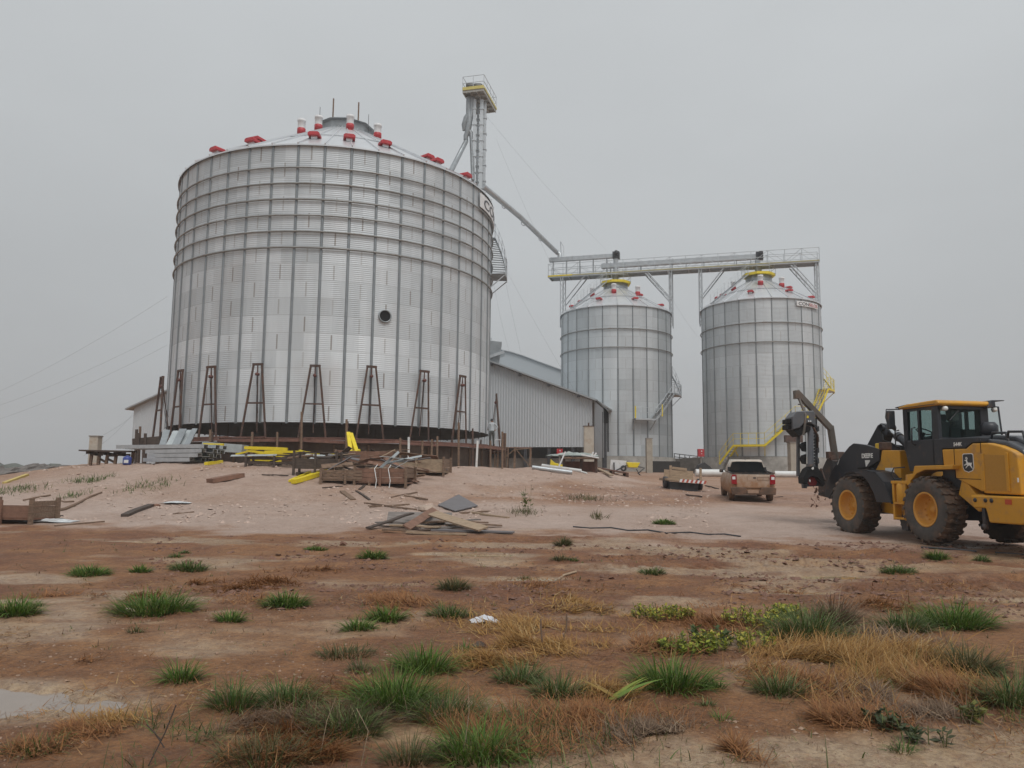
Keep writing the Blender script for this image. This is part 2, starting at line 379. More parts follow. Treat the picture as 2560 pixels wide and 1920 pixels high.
# far dark wood on the horizon
b = MB(); rr = random.Random(3)
for k in range(260):
    a = R(rr.uniform(-50, 8)); d = rr.uniform(330, 480); x, y = d*math.sin(a), d*math.cos(a); h = rr.uniform(2.5, 6.5); w = rr.uniform(4, 11)
    n = 9; rings = []
    for j, (rf, zf) in enumerate([(1, 0), (1.1, .35), (.8, .7), (.35, .95)]):
        rings.append([(x+w*rf*rr.uniform(.8, 1.2)*math.cos(2*math.pi*i/n), y+w*rf*rr.uniform(.8, 1.2)*math.sin(2*math.pi*i/n), h*zf*rr.uniform(.85, 1.1)) for i in range(n)])
    vs = [q for r_ in rings for q in r_]
    b.add(vs, [(j*n+i, j*n+(i+1) % n, (j+1)*n+(i+1) % n, (j+1)*n+i) for j in range(3) for i in range(n)]+[tuple(range(3*n, 4*n))])
tag(b.build('far_wood', mat('far_foliage', (.04, .05, .035), .9, 0, .4, .3)), 'dark low strip of far trees on the horizon at left', 'trees', kind='stuff')
# ------------------------------------------------------------------ silos
def silo_wall_mat(name, lo, hi, stain, new=0.0):
    m = bpy.data.materials.new(name); m.use_nodes = True; t = m.node_tree; L = t.links.new; N = t.nodes.new
    p = t.nodes['Principled BSDF']; p.inputs['Metallic'].default_value = .32; p.inputs['Roughness'].default_value = .38
    uv = N('ShaderNodeUVMap'); sp = N('ShaderNodeSeparateXYZ'); L(uv.outputs[0], sp.inputs[0])
    def ma(op, a, b=None, c=None):
        q = N('ShaderNodeMath'); q.operation = op
        for i, x in enumerate((a, b, c)):
            if x is None: continue
            if isinstance(x, (int, float)): q.inputs[i].default_value = x
            else: L(x, q.inputs[i])
        return q.outputs[0]
    fv = ma('FLOOR', sp.outputs['Y']); fu = ma('FLOOR', sp.outputs['X'])
    sheet = ma('FLOOR', ma('DIVIDE', ma('ADD', ma('ADD', sp.outputs['X'], .5), fv), 2.0))   # a sheet spans two bays, seam in mid bay
    cb = N('ShaderNodeCombineXYZ'); L(sheet, cb.inputs[0]); L(fv, cb.inputs[1])
    wn_ = N('ShaderNodeTexWhiteNoise'); wn_.noise_dimensions = '2D'; L(cb.outputs[0], wn_.inputs['Vector'])
    par = ma('MODULO', ma('ADD', ma('ADD', fu, fv), 400), 2.0)
    fx = ma('ABSOLUTE', ma('SUBTRACT', ma('FRACT', sp.outputs['X']), .5))
    cb2 = N('ShaderNodeCombineXYZ'); L(fu, cb2.inputs[0]); L(fv, cb2.inputs[1])
    wn2 = N('ShaderNodeTexWhiteNoise'); wn2.noise_dimensions = '2D'; L(cb2.outputs[0], wn2.inputs['Vector'])
    seam = ma('MULTIPLY', ma('LESS_THAN', fx, .028), ma('LESS_THAN', par, .5))
    seam = ma('MULTIPLY', seam, ma('MULTIPLY_ADD', wn2.outputs[0], .7, .3))
    fvy = ma('FRACT', sp.outputs['Y'])
    seam = ma('MULTIPLY', seam, ma('LESS_THAN', ma('ABSOLUTE', ma('SUBTRACT', fvy, .5)), .42))
    gm = N('ShaderNodeNewGeometry')
    mpn = N('ShaderNodeMapping'); mpn.inputs['Scale'].default_value = (1, 1, .13); L(gm.outputs['Position'], mpn.inputs[0])
    n = N('ShaderNodeTexNoise'); n.inputs['Scale'].default_value = 1.1; n.inputs['Detail'].default_value = 7; n.inputs['Roughness'].default_value = .7; L(mpn.outputs[0], n.inputs['Vector'])
    n2 = N('ShaderNodeTexNoise'); n2.inputs['Scale'].default_value = .33; n2.inputs['Detail'].default_value = 3; L(gm.outputs['Position'], n2.inputs['Vector'])
    f = ma('ADD', ma('MULTIPLY', wn_.outputs[0], .32 if new else .2), ma('MULTIPLY', n.outputs[0], .75))
    old = ma('MULTIPLY', ma('GREATER_THAN', wn_.outputs[0], .90), .35)
    f = ma('SUBTRACT', f, old)
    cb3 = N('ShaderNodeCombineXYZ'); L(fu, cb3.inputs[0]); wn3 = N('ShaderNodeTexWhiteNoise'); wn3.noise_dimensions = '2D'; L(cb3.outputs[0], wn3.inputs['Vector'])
    f = ma('SUBTRACT', f, ma('MULTIPLY', ma('GREATER_THAN', wn3.outputs[0], .55), .12 if new else .28))  # random bay columns darkened: vertical reflection bands painted into the base colour
    f = ma('ADD', f, ma('MULTIPLY', ma('LESS_THAN', fv, 4.5), new))
    mx = N('ShaderNodeMix'); mx.data_type = 'RGBA'; L(f, mx.inputs[0]); mx.inputs[6].default_value = lo+(1,); mx.inputs[7].default_value = hi+(1,)
    lap = ma('MULTIPLY', ma('LESS_THAN', fvy, .045), .22)
    m2 = N('ShaderNodeMix'); m2.data_type = 'RGBA'; L(lap, m2.inputs[0]); L(mx.outputs[2], m2.inputs[6]); m2.inputs[7].default_value = (.2, .2, .2, 1)
    st = N('ShaderNodeMapRange'); st.inputs[1].default_value = .5; st.inputs[2].default_value = .75; st.inputs[4].default_value = stain; L(n2.outputs[0], st.inputs[0])
    m3 = N('ShaderNodeMix'); m3.data_type = 'RGBA'; L(st.outputs[0], m3.inputs[0]); L(m2.outputs[2], m3.inputs[6]); m3.inputs[7].default_value = (.46, .42, .40, 1)
    m4 = N('ShaderNodeMix'); m4.data_type = 'RGBA'; L(ma('MULTIPLY', seam, .75 if new else .3), m4.inputs[0]); L(m3.outputs[2], m4.inputs[6]); m4.inputs[7].default_value = (.20, .17, .145, 1)
    L(m4.outputs[2], p.inputs['Base Color'])
    rr = N('ShaderNodeMapRange'); rr.inputs[3].default_value = .40; rr.inputs[4].default_value = .6; L(n.outputs[0], rr.inputs[0]); L(rr.outputs[0], p.inputs['Roughness'])
    return m
WALL1 = silo_wall_mat('silo_sheet', (.40, .435, .455), (.74, .785, .815), .3, .24)
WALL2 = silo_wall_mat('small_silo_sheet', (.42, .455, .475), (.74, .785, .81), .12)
stiffm = mat('stiffener_steel', (.25, .275, .29), .45, .5, .15, 1.2)
ringm = mat('ring_steel', (.27, .275, .27), .5, .4, .2, 1.5, dirt=((.2, .15, .11), .2, 1))
roofr = mat('silo_roof_sheet', (.66, .68, .70), .32, .5, .06, .5)

def silo(name, label, cx, cy, Rr, zb, ze, nb, phase, nc, pitch, rings, slope, rcap, zlow=None):
    o = thing(name, label, 'silo', (cx, cy, zb))
    b = MB(); seg = nb*4; nw = int((ze-zb)/pitch); rows = nw*4+1; amp = pitch*.07
    th = phase+np.arange(seg)*2*math.pi/seg; zz = np.linspace(zb, ze, rows)
    rr = Rr+amp*np.sin(np.arange(rows)*math.pi/2)
    V = np.stack([cx+rr[:, None]*np.cos(th), cy+rr[:, None]*np.sin(th), np.repeat(zz[:, None], seg, 1)], -1).reshape(-1, 3)
    i = np.arange(rows-1)[:, None]; j = np.arange(seg)[None]; j2 = (j+1) % seg
    Q = np.stack([i*seg+j, i*seg+j2, (i+1)*seg+j2, (i+1)*seg+j], -1).reshape(-1, 4)
    me = bpy.data.meshes.new('wall'); V -= np.array([cx, cy, zb])
    me.from_pydata(V.tolist(), [], Q.tolist())
    me.polygons.foreach_set('use_smooth', np.ones(len(Q), bool))
    uvl = me.uv_layers.new(name='uv')
    U = np.stack([np.broadcast_to(j, (rows-1, seg)), np.broadcast_to(j+1, (rows-1, seg)), np.broadcast_to(j+1, (rows-1, seg)), np.broadcast_to(j, (rows-1, seg))], -1)/4.0
    vv = (np.arange(rows)/(rows-1)*nc); Vv = np.stack([np.broadcast_to(vv[:-1, None], (rows-1, seg))]*2+[np.broadcast_to(vv[1:, None], (rows-1, seg))]*2, -1)
    uvl.data.foreach_set('uv', np.stack([U, Vv], -1).astype(np.float32).ravel())
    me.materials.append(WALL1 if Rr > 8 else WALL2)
    w = bpy.data.objects.new('wall', me); COL.objects.link(w); w.parent = o
    # stiffeners
    wd = .15 if Rr > 8 else .13
    s0 = None
    for k in range(nb):
        a = phase+k*2*math.pi/nb; b = MB(); ca, sa = math.cos(a), math.sin(a)
        def q(r, t, z): return (r*ca-t*sa, r*sa+t*ca, z)
        segs = [(zb-.06, ze, wd)] if zlow is None else [(zb, zlow, wd*1.25), (zlow, ze, wd*.8)]
        for z0, z1, w_ in segs:
            pr = [(Rr+.012, -w_*.5), (Rr+.02, -w_*.5), (Rr+.055, -w_*.28), (Rr+.055, w_*.28), (Rr+.02, w_*.5), (Rr+.012, w_*.5)]
            vs = [q(r, t, z0-zb) for r, t in pr]+[q(r, t, z1-zb) for r, t in pr]
            b.add(vs, [(i, (i+1) % 6, 6+(i+1) % 6, 6+i) for i in range(6)]+[(0, 5, 4, 3, 2, 1), (6, 7, 8, 9, 10, 11)])
        ob = bpy.data.meshes.new('stiffener'); ob.from_pydata(b.v, [], b.f); ob.materials.append(stiffm)
        so = bpy.data.objects.new('stiffener', ob); COL.objects.link(so); so.parent = o
    for z in rings:
        b = MB(); b.lathe([(Rr+.11+.05*math.cos(t), z+.055*math.sin(t)) for t in np.linspace(0, 2*math.pi, 8, endpoint=False)], 96, c=(cx, cy, 0), close=True)
        b.build('wind_ring', ringm, o)
    # roof: one cone with standing ribs, eave lip
    b = MB(); tn = math.tan(slope); Re = Rr+.16; z0 = ze-.02
    zt = ze+(Re-rcap)*tn
    b.lathe([(Re, z0-.08), (Re, z0), (rcap, zt)], nb*2, c=(cx, cy, 0), a0=phase, a1=phase+2*math.pi, smooth=False)
    for k in range(nb):
        a = phase+k*2*math.pi/nb; ca, sa = math.cos(a), math.sin(a)
        b.bar((cx+(Re+.03)*ca, cy+(Re+.03)*sa, z0+.03), (cx+rcap*ca, cy+rcap*sa, zt+.03), .05, .09)
    b.lathe([(Re*.62+.0, ze+(Re-Re*.62)*tn+.03), (Re*.62-.12, ze+(Re-Re*.62+.12)*tn+.05), (Re*.62-.16, ze+(Re-Re*.62+.16)*tn+.0)], 96, c=(cx, cy, 0))
    rf = b.build('roof', roofr, o)
    return o, zt, tn, Re

def roof_hit(u, v, cx, cy, Re, ze, tn):                # the place on a roof cone a pixel shows (nearest if it just misses)
    d = ray(u, v); best = None
    Yc = cy; ts = np.linspace((cy-Re)/d.y, (cy+Re)/d.y, 400)
    x = d.x*ts; y = d.y*ts; z = CZ+d.z*ts; r = np.hypot(x-cx, y-cy)
    g = z-(ze+(Re-r)*tn); ok = r < Re
    g = np.where(ok, g, 9)
    k = np.where((g[:-1] > 0) & (g[1:] <= 0) & ok[1:])[0]
    i = int(k[0]+1) if len(k) else int(np.argmin(np.abs(g)))
    a = math.atan2(y[i]-cy, x[i]-cx); rr = min(r[i], Re*.97)
    return a, rr
def roof_box(par, cx, cy, Re, ze, tn, a, r, s=1.0):
    r = min(r, Re*.95); z = ze+(Re-r)*tn; ca, sa = math.cos(a), math.sin(a)
    M = Matrix.Rotation(a+math.pi/2, 4, 'Z') @ Matrix.Rotation(-0.0, 4, 'X')
    b = MB(); b.box((cx+r*ca, cy+r*sa, z+.04*s), (.46*s, .40*s, .26*s), M)
    base = b.build('vent_base', roofr, par)
    b = MB(); pr = [(-.45*s, .0), (-.45*s, .20*s), (-.30*s, .30*s), (.30*s, .30*s), (.45*s, .20*s), (.45*s, .0)]
    b.prism(pr, -.42*s, .42*s, M, (cx+r*ca, cy+r*sa, z+.13*s)); b.build('roof_vent', redp, par, bevel=.02)
def roof_stack(par, cx, cy, Re, ze, tn, a, r, s=1.0):
    z = ze+(Re-r)*tn; c = (cx+r*math.cos(a), cy+r*math.sin(a), z)
    b = MB(); b.lathe([(.30*s, -.2*s), (.30*s, .0), (.36*s, .04*s), (.36*s, .45*s), (.30*s, .5*s)], 16, c=c); cw = b.build('vent_stack', redp, par)
    b = MB(); b.lathe([(.33*s, .47*s), (.33*s, 1.05*s), (.37*s, 1.07*s), (.37*s, 1.28*s), (.28*s, 1.3*s), (0, 1.3*s)], 16, c=c)
    b.build('stack_cowl', whitem, par)

# staircase wrapped round a silo: path of (angle, height), one step between consecutive points
def wrap_stair(par, cx, cy, Rr, path, w=.85, edge=None, rail=None, tread=None, rail_from=None):
    edge = edge or galv; rail = rail or galv; tread = tread or galvd
    def P(a, r, z): return Vector((cx+r*math.cos(a), cy+r*math.sin(a), z))
    ri, ro = Rr+.14, Rr+.14+w
    def fine(p, q):
        n = max(1, int(abs(q[0]-p[0])*Rr/.8)+1); return [(p[0]+(q[0]-p[0])*i/n, p[1]+(q[1]-p[1])*i/n) for i in range(n+1)]
    eb, tb, rb = MB(), MB(), MB()
    for p, q in zip(path[:-1], path[1:]):
        f = fine(p, q)
        for a, c in zip(f[:-1], f[1:]):
            for r in (ri, ro): eb.bar(P(a[0], r, a[1]-.06), P(c[0], r, c[1]-.06), .05, .18)
        flat = abs(q[1]-p[1]) < .25
        if flat:
            for a, c in zip(f[:-1], f[1:]):
                tb.add([P(a[0], ri+.03, a[1]), P(a[0], ro-.03, a[1]), P(c[0], ro-.03, c[1]), P(c[0], ri+.03, c[1]),
                        P(a[0], ri+.03, a[1]-.04), P(a[0], ro-.03, a[1]-.04), P(c[0], ro-.03, c[1]-.04), P(c[0], ri+.03, c[1]-.04)],
                       [(0, 1, 2, 3), (7, 6, 5, 4), (0, 4, 5, 1), (1, 5, 6, 2), (2, 6, 7, 3), (3, 7, 4, 0)])
            am = f[len(f)//2][0]; zm = p[1]
            for aa in (f[0][0], f[-1][0]):
                eb.bar(P(aa, ro-.05, zm-.12), P(aa, Rr+.03, zm-1.0), .06)
        else:
            n = max(2, int(abs(q[1]-p[1])/.21)); da = (q[0]-p[0])/n*.42
            for k in range(n):
                t = (k+.5)/n; a = p[0]+(q[0]-p[0])*t; z = p[1]+(q[1]-p[1])*t
                tb.bar(P(a, ri+.02, z), P(a, ro-.02, z), max(abs(da)*Rr*1.6, .12), .035)
        for k, a in enumerate(f):
            rb.tube([P(a[0], ro, a[1]-.1), P(a[0], ro, a[1]+1.05)], .022, 6)
        for a, c in zip(f[:-1], f[1:]):
            for hh in (.55, 1.05): rb.tube([P(a[0], ro, a[1]+hh), P(c[0], ro, c[1]+hh)], .02, 6)
    st = eb.build('staircase', edge, par); tb.build('tread', tread, st); rb.build('handrail', rail, st)
    return st

# ---- big silo, jacked up over its footing
ZB, ZE = 4.41, 19.55
hit = cyl(789, 966, SX, SY, SR); ph = hit[0]
big, zt, tn, Re = silo('grain_silo', 'very large corrugated steel silo jacked up over scaffolding on the earth mound', SX, SY, SR, ZB, ZE, 44, ph, 16, .107,
    [ZE-1.34-.889*k for k in range(6)], R(30), 1.7)
C1 = lambda x, y: (380+x*.41591, 180+y*.41591)
for x, y in [(345, 485), (605, 412), (668, 403), (985, 397), (1180, 390), (1390, 445), (1645, 517), (1712, 540), (1925, 658)]:
    a, r = roof_hit(*C1(x, y), SX, SY, Re, ZE, tn); roof_box(big, SX, SY, Re, ZE, tn, a, max(r, Re*.80), .74)
for x, y in [(1000, 340), (1190, 345), (1355, 395), (897, 372)]:
    a, r = roof_hit(*C1(x, y), SX, SY, Re, ZE, tn); roof_stack(big, SX, SY, Re, ZE, tn, a, r, .72)
# raised cap with two lifting poles and two thin rods
b = MB(); capz = zt
b.lathe([(1.78, capz-.02), (1.78, capz+.5), (2.0, capz+.55), (1.2, capz+.95), (0, capz+1.15)], 10, c=(SX, SY, 0), smooth=False)
b.build('roof_cap', galvd, big)
for x, y0, y1 in [(1085, 160, 330), (1238, 183, 330)]:
    p = at(*C1(x, y1), SY-1.2); q = at(*C1(x, y0), SY-1.2)
    b = MB(); b.tube([(p.x, p.y, p.z-.4), (p.x, p.y, q.z)], .05, 6); b.build('roof_pole', wood, big)
for x, y0, y1 in [(1007, 210, 300), (1300, 255, 340)]:
    p = at(*C1(x, y1), SY-.6); q = at(*C1(x, y0), SY-.6)
    b = MB(); b.tube([(p.x, p.y, p.z-.9), (p.x, p.y, q.z)], .018, 5); b.build('roof_rod', wirem, big)
# round opening in the wall
ha, hz = cyl(961.5, 791, SX, SY, SR); M = Matrix.Rotation(ha, 4, 'Z') @ Matrix.Rotation(math.pi/2, 4, 'Y')
hc = (SX+SR*math.cos(ha), SY+SR*math.sin(ha), hz)
b = MB(); b.lathe([(.30, -.05), (.30, .12), (.36, .12), (.36, -.05)], 28, M, hc); hole = b.build('opening_collar', galvd, big)
b = MB(); b.lathe([(.302, .05), (0, .05)], 28, M, hc); b.build('dark_opening', black, hole)
# patch plates beside the opening and lower right
for u0, v0, u1, v1 in [(892, 768, 1022, 815), (1016, 861, 1118, 904)]:
    a0, z0 = cyl(u0, v1, SX, SY, SR); a1, z1 = cyl(u1, v0, SX, SY, SR); n = 8; b = MB(); vs = []
    for i in range(n+1):
        a = a0+(a1-a0)*i/n
        for z in (z0, z1): vs.append((SX+(SR+.018)*math.cos(a), SY+(SR+.018)*math.sin(a), z))
    b.add(vs, [(2*i, 2*i+2, 2*i+3, 2*i+1) for i in range(n)])
# wrapped stair at the right side
C8 = lambda x, y: (1180+x*.18092, 460+y*.18092)
al = math.atan2(-SX, SY)                               # not an angle on the silo yet: direction to its centre
lim = math.atan2(SY, SX)                               # centre seen from the camera
tang = math.atan2(SY, SX)-math.pi+math.acos(SR/math.hypot(SX, SY))   # right-hand tangent point
zl = at(*C8(330, 1290), 50.5).z
wrap_stair(big, SX, SY, SR, [(tang-R(9), zl), (tang+R(1), zl), (tang+R(22), zl+4.2), (tang+R(27), zl+4.2)], w=.95)

# ---- the two smaller silos
MX, MY, QX, QY, r2 = 10.78, 80.56, 24.62, 76.76, 5.65
C3 = lambda x, y: (1300+x*.39781, 580+y*.39781)
zb2, ze2 = 3.88, 18.58
pm = cyl(*C3(615, 760), MX, MY, r2)[0]; pq = cyl(*C3(1590, 760), QX, QY, r2)[0]
mid, ztm, tn2, Re2 = silo('grain_silo', 'smaller steel silo with grey stairs, standing behind the warehouse wall', MX, MY, r2, zb2, ze2, 24, pm, 14, .12, [16.21, 14.38], R(31), 1.25, zlow=cyl(*C3(620, 860), MX, MY, r2)[1])
rgt, ztq, _, _ = silo('grain_silo', 'smaller steel silo with bright yellow stairs and a name sign under its eave', QX, QY, r2, zb2, ze2, 24, pq, 14, .12, [16.21, 14.39], R(31), 1.25, zlow=cyl(*C3(1500, 840), QX, QY, r2)[1])
for S_, cx, cy, boxes, stacks in [
    (mid, MX, MY, [(328, 468), (382, 442), (497, 430), (723, 428), (752, 406), (885, 455)], [(455, 405), (590, 382), (740, 390)]),
    (rgt, QX, QY, [(1243, 418), (1275, 394), (1450, 385), (1692, 378), (1690, 354), (1830, 408)], [(1342, 362), (1512, 330), (1645, 345)])]:
    for x, y in boxes:
        a, r = roof_hit(*C3(x, y), cx, cy, Re2, ze2, tn2); roof_box(S_, cx, cy, Re2, ze2, tn2, a, max(r, 2.6), .62)
    for x, y in stacks:
        a, r = roof_hit(*C3(x, y), cx, cy, Re2, ze2, tn2); roof_stack(S_, cx, cy, Re2, ze2, tn2, a, r, .72)
    # collar with yellow octagonal platform and rails
    z = (ztm)+.0; b = MB(); b.lathe([(1.25, z-.1), (1.3, z+.75), (0, z+.85)], 16, c=(cx, cy, 0)); b.build('roof_cap', galvd, S_)
    b = MB(); pts = [(cx+1.62*math.cos(a), cy+1.62*math.sin(a)) for a in np.linspace(0, 2*math.pi, 8, endpoint=False)+R(22.5)]
    b.prism(pts, z+.62, z+.86, ax='z'); pl = b.build('platform', yellow, S_)
    b = MB()
    for i in range(8):
        p, q = pts[i], pts[(i+1) % 8]
        b.tube([(p[0], p[1], z+.8), (p[0], p[1], z+1.9)], .022, 5)
        for hh in (1.4, 1.9): b.tube([(p[0], p[1], z+hh), (q[0], q[1], z+hh)], .02, 5)
    b.build('handrail', galv, pl)
    # roof stair on the left flank
    a = math.atan2(-cy, -cx)-R(48); ca, sa = math.cos(a), math.sin(a); b = MB()
    e0 = Vector((cx+Re2*ca, cy+Re2*sa, ze2+.1)); e1 = Vector((cx+1.5*ca, cy+1.5*sa, ztm+.7)); sd_ = Vector((-sa, ca, 0))*.3
    for s_ in (-1, 1):
        b.bar(e0+sd_*s_, e1+sd_*s_, .04, .1)
        for hh in (.5, .95): b.tube([e0+sd_*s_+Vector((0, 0, hh)), e1+sd_*s_+Vector((0, 0, hh))], .018, 5)
        for t in np.linspace(0, 1, 6): p = e0.lerp(e1, t)+sd_*s_; b.tube([p, p+Vector((0, 0, .95))], .018, 5)
    for t in np.linspace(.03, .97, 18): p = e0.lerp(e1, t); b.bar(p-sd_, p+sd_, .12, .03)
    b.build('roof_ladder', galv, S_)
    # footing
def footing(cx, cy, label, zt_, lab2=None):
    b = MB(); b.lathe([(r2+.25, .6), (r2+.25, zt_-.02), (r2-.3, zt_-.02)], 72, c=(cx, cy, 0)); o = b.build('silo_footing', conc)
    return tag(o, label, 'foundation')
fm = footing(MX, MY, 'round grey concrete footing under the silo with grey stairs', zb2)
fq = footing(QX, QY, 'round stained concrete footing under the silo with yellow stairs', zb2)
rs_ = r2+.5
h = lambda x, y, cx, cy: cyl(*C3(x, y), cx, cy, rs_)
tm = math.atan2(MY, MX)-math.pi+math.acos(r2/math.hypot(MX, MY))
tq = math.atan2(QY, QX)-math.pi+math.acos(r2/math.hypot(QX, QY))
p0, p1, p2 = h(718, 1172, MX, MY), h(838, 1172, MX, MY), h(945, 1012, MX, MY)
ztop = at(*C3(985, 880), MY-1).z
wrap_stair(mid, MX, MY, r2, [p0, (p1[0], p0[1]), (p2[0], p2[1]), (tm+R(8), p2[1]), (tm+R(30), ztop), (tm+R(45), ztop)], w=.8)
b = MB()
for x, y in [(717, 1172), (873, 1160)]:
    a, z = h(x, y, MX, MY); r = r2+.95; b.bar((MX+r*math.cos(a), MY+r*math.sin(a), z), (MX+r*math.cos(a), MY+r*math.sin(a), z+1.15), .12, .05)
b.build('yellow_post', yellow, mid)
q0, q1, q2, q3 = h(1275, 1455, QX, QY), h(1355, 1340, QX, QY), h(1538, 1337, QX, QY), h(1715, 1170, QX, QY)
q4, q5 = h(1822, 1150, QX, QY), h(1905, 985, QX, QY); zq = at(*C3(1912, 845), QY-1).z
q4 = (q4[0], q3[1])
wrap_stair(rgt, QX, QY, r2, [q0, q1, (q2[0], q1[1]), q3, q4, (q5[0], q5[1]), (tq+R(10), q5[1]), (tq+R(42), zq), (tq+R(50), zq)], w=.85, edge=yellow, rail=yellow, tread=galv)

# ---- name signs (bolted on, each a thing)
def name_sign(label, cx, cy, Rr, a0, a1, z0, z1, size, txt):
    o = thing('silo_sign', label, 'sign', (cx, cy, z0))
    b = MB(); n = 14; vs = []
    for i in range(n+1):
        a = a0+(a1-a0)*i/n
        for r, z in [(Rr, z0), (Rr, z1), (Rr+.05, z1), (Rr+.05, z0)]: vs.append((cx+r*math.cos(a), cy+r*math.sin(a), z))
    b.add(vs, [(4*i+j, 4*i+4+j, 4*i+4+(j+1) % 4, 4*i+(j+1) % 4) for i in range(n) for j in range(4)]+[(0, 1, 2, 3), (4*n+3, 4*n+2, 4*n+1, 4*n)])
    b.build('sign_board', whitem, o)
    for part, col, k0 in txt:
        cu = bpy.data.curves.new('t', 'FONT'); cu.body = 'CONSILOS'; cu.size = size; cu.offset = .004*size; cu.extrude = .006
        t = bpy.data.objects.new('t', cu); COL.objects.link(t); bpy.context.view_layer.update()
        w = t.dimensions.x; bpy.data.objects.remove(t)
        cu = bpy.data.curves.new('t', 'FONT'); cu.body = part; cu.size = size; cu.offset = .012*size; cu.extrude = .006
        t = bpy.data.objects.new('t', cu); COL.objects.link(t); bpy.context.view_layer.update()
        wp = t.dimensions.x; me = bpy.data.meshes.new_from_object(t.evaluated_get(bpy.context.evaluated_depsgraph_get())); bpy.data.objects.remove(t)
        arc = (a1-a0)*(Rr+.05); x0 = arc*.06 if k0 == 0 else arc*.95-wp*(arc*.89/w)
        sx = arc*.89/w; zc = (z0+z1)/2-size*.36
        for vv in me.vertices:
            x = x0+vv.co.x*sx; a = a0+x/(Rr+.05); r = Rr+.058+vv.co.z; vv.co = (r*math.cos(a), r*math.sin(a), zc+vv.co.y-z0)
        me.materials.clear(); me.materials.append(col); me.name = 'lettering'
        l = bpy.data.objects.new('lettering', me); COL.objects.link(l); l.parent = o
letd = mat('dark_lettering', (.07, .07, .08), .5); letr = mat('red_lettering', (.42, .08, .08), .5)
a0, zs1 = cyl(*C3(1737, 432), QX, QY, r2+.12); a1, _ = cyl(*C3(1868, 470), QX, QY, r2+.12); zs0 = cyl(*C3(1737, 462), QX, QY, r2+.12)[1]
name_sign('white name sign under the eave of the silo with yellow stairs', QX, QY, r2+.12, a0, a1, zs0, zs1, .42, [('CON', letd, 0), ('SILOS', letr, 1)])
a0, zs1 = cyl(*C8(110, 120), SX, SY, SR+.14); zs0 = cyl(*C8(110, 315), SX, SY, SR+.14)[1]
name_sign('large white name sign curving round the right eave of the largest silo', SX, SY, SR+.14, a0, a0+.85, zs0, zs1, .85, [('CON', letd, 0), ('SILOS', letr, 1)])
# ------------------------------------------------------------------ warehouses behind
def ribbed_wall(poly_top, A, B, zb, pitch, amp, mat_, parent, name='wall'):
    # A, B: ground points; poly_top(s) -> top height at distance s from A
    A = Vector(A); B = Vector(B); d = (B-A); L = d.length; d.normalize(); n = Vector((d.y, -d.x, 0))
    b = MB(); k = int(L/pitch); ss = []
    for i in range(k):
        for f, o in ((0, 0), (.42, 0), (.55, 1), (.87, 1)): ss.append(((i+f)*pitch, o*amp))
    ss.append((k*pitch, 0)); vs = []
    for s, o in ss:
        p = A+d*s+n*o; vs.append((p.x, p.y, zb(s) if callable(zb) else zb)); vs.append((p.x, p.y, poly_top(s)))
    b.add(vs, [(2*i, 2*i+2, 2*i+3, 2*i+1) for i in range(len(ss)-1)])
    return b.build(name, mat_, parent)
shedm = mat('shed_sheet', (.52, .56, .59), .55, .12, .05, .25, dirt=((.42, .43, .43), .06, .3))
shedr = mat('shed_roof', (.36, .385, .40), .5, .15, .08, .3)
C4 = lambda x, y: (1190+x*.22901, 840+y*.22901)
wl = at(335, 1021, 78.0); wr = at(*C4(1290, 710), 66.0)
A = Vector((wl.x, wl.y, 0)); B = Vector((wr.x, wr.y, 0)); Lw = (B-A).length; dw = (B-A).normalized(); nw_ = Vector((dw.y, -dw.x, 0)); back = -nw_
pr_ = at(*C4(140, 295), 66+(78-66)*.36); sr = (Vector((pr_.x, pr_.y, 0))-A).dot(dw)
slope_r = (pr_.z-wr.z)/(Lw-sr); srid = (Lw*slope_r+wr.z-wl.z)/(2*slope_r)
def wtop(s): return min(wl.z+slope_r*s, wr.z+slope_r*(Lw-s))
wh = thing('warehouse', 'wide grey ribbed steel warehouse gable standing behind the very large silo', 'warehouse', (A+B)/2)
zwb = at(*C4(700, 1212), 67).z
ribbed_wall(wtop, A, B, lambda s: zwb if s > Lw*.55 else 2.0, .24, .032, shedm, wh)
b = MB()
zr = wtop(srid)
for (s0, z0, s1, z1) in [(-.6, wl.z-.6*slope_r, srid, zr), (srid, zr, Lw+.25, wr.z-.25*slope_r)]:
    p0 = A+dw*s0-back*.55; p1 = A+dw*s1-back*.55; q0 = A+dw*s0+back*40; q1 = A+dw*s1+back*40
    for dz in (0,):
        vs = [(p0.x, p0.y, z0+.06), (p1.x, p1.y, z1+.06), (q1.x, q1.y, z1+.06), (q0.x, q0.y, z0+.06)]
        vs += [(x, y, z+.14) for x, y, z in vs]
        b.add(vs, [(0, 3, 2, 1), (4, 5, 6, 7), (0, 1, 5, 4), (1, 2, 6, 5), (2, 3, 7, 6), (3, 0, 4, 7)])
b.build('roof', shedr, wh)
b = MB()                                               # purlin ends under the verge
for k in range(9):
    s = srid+(Lw-srid)*(k+.5)/9; p = A+dw*s-back*.3; b.box((p.x, p.y, wtop(s)-.07), (.22, .5, .2))
b.build('purlin', darkst, wh)
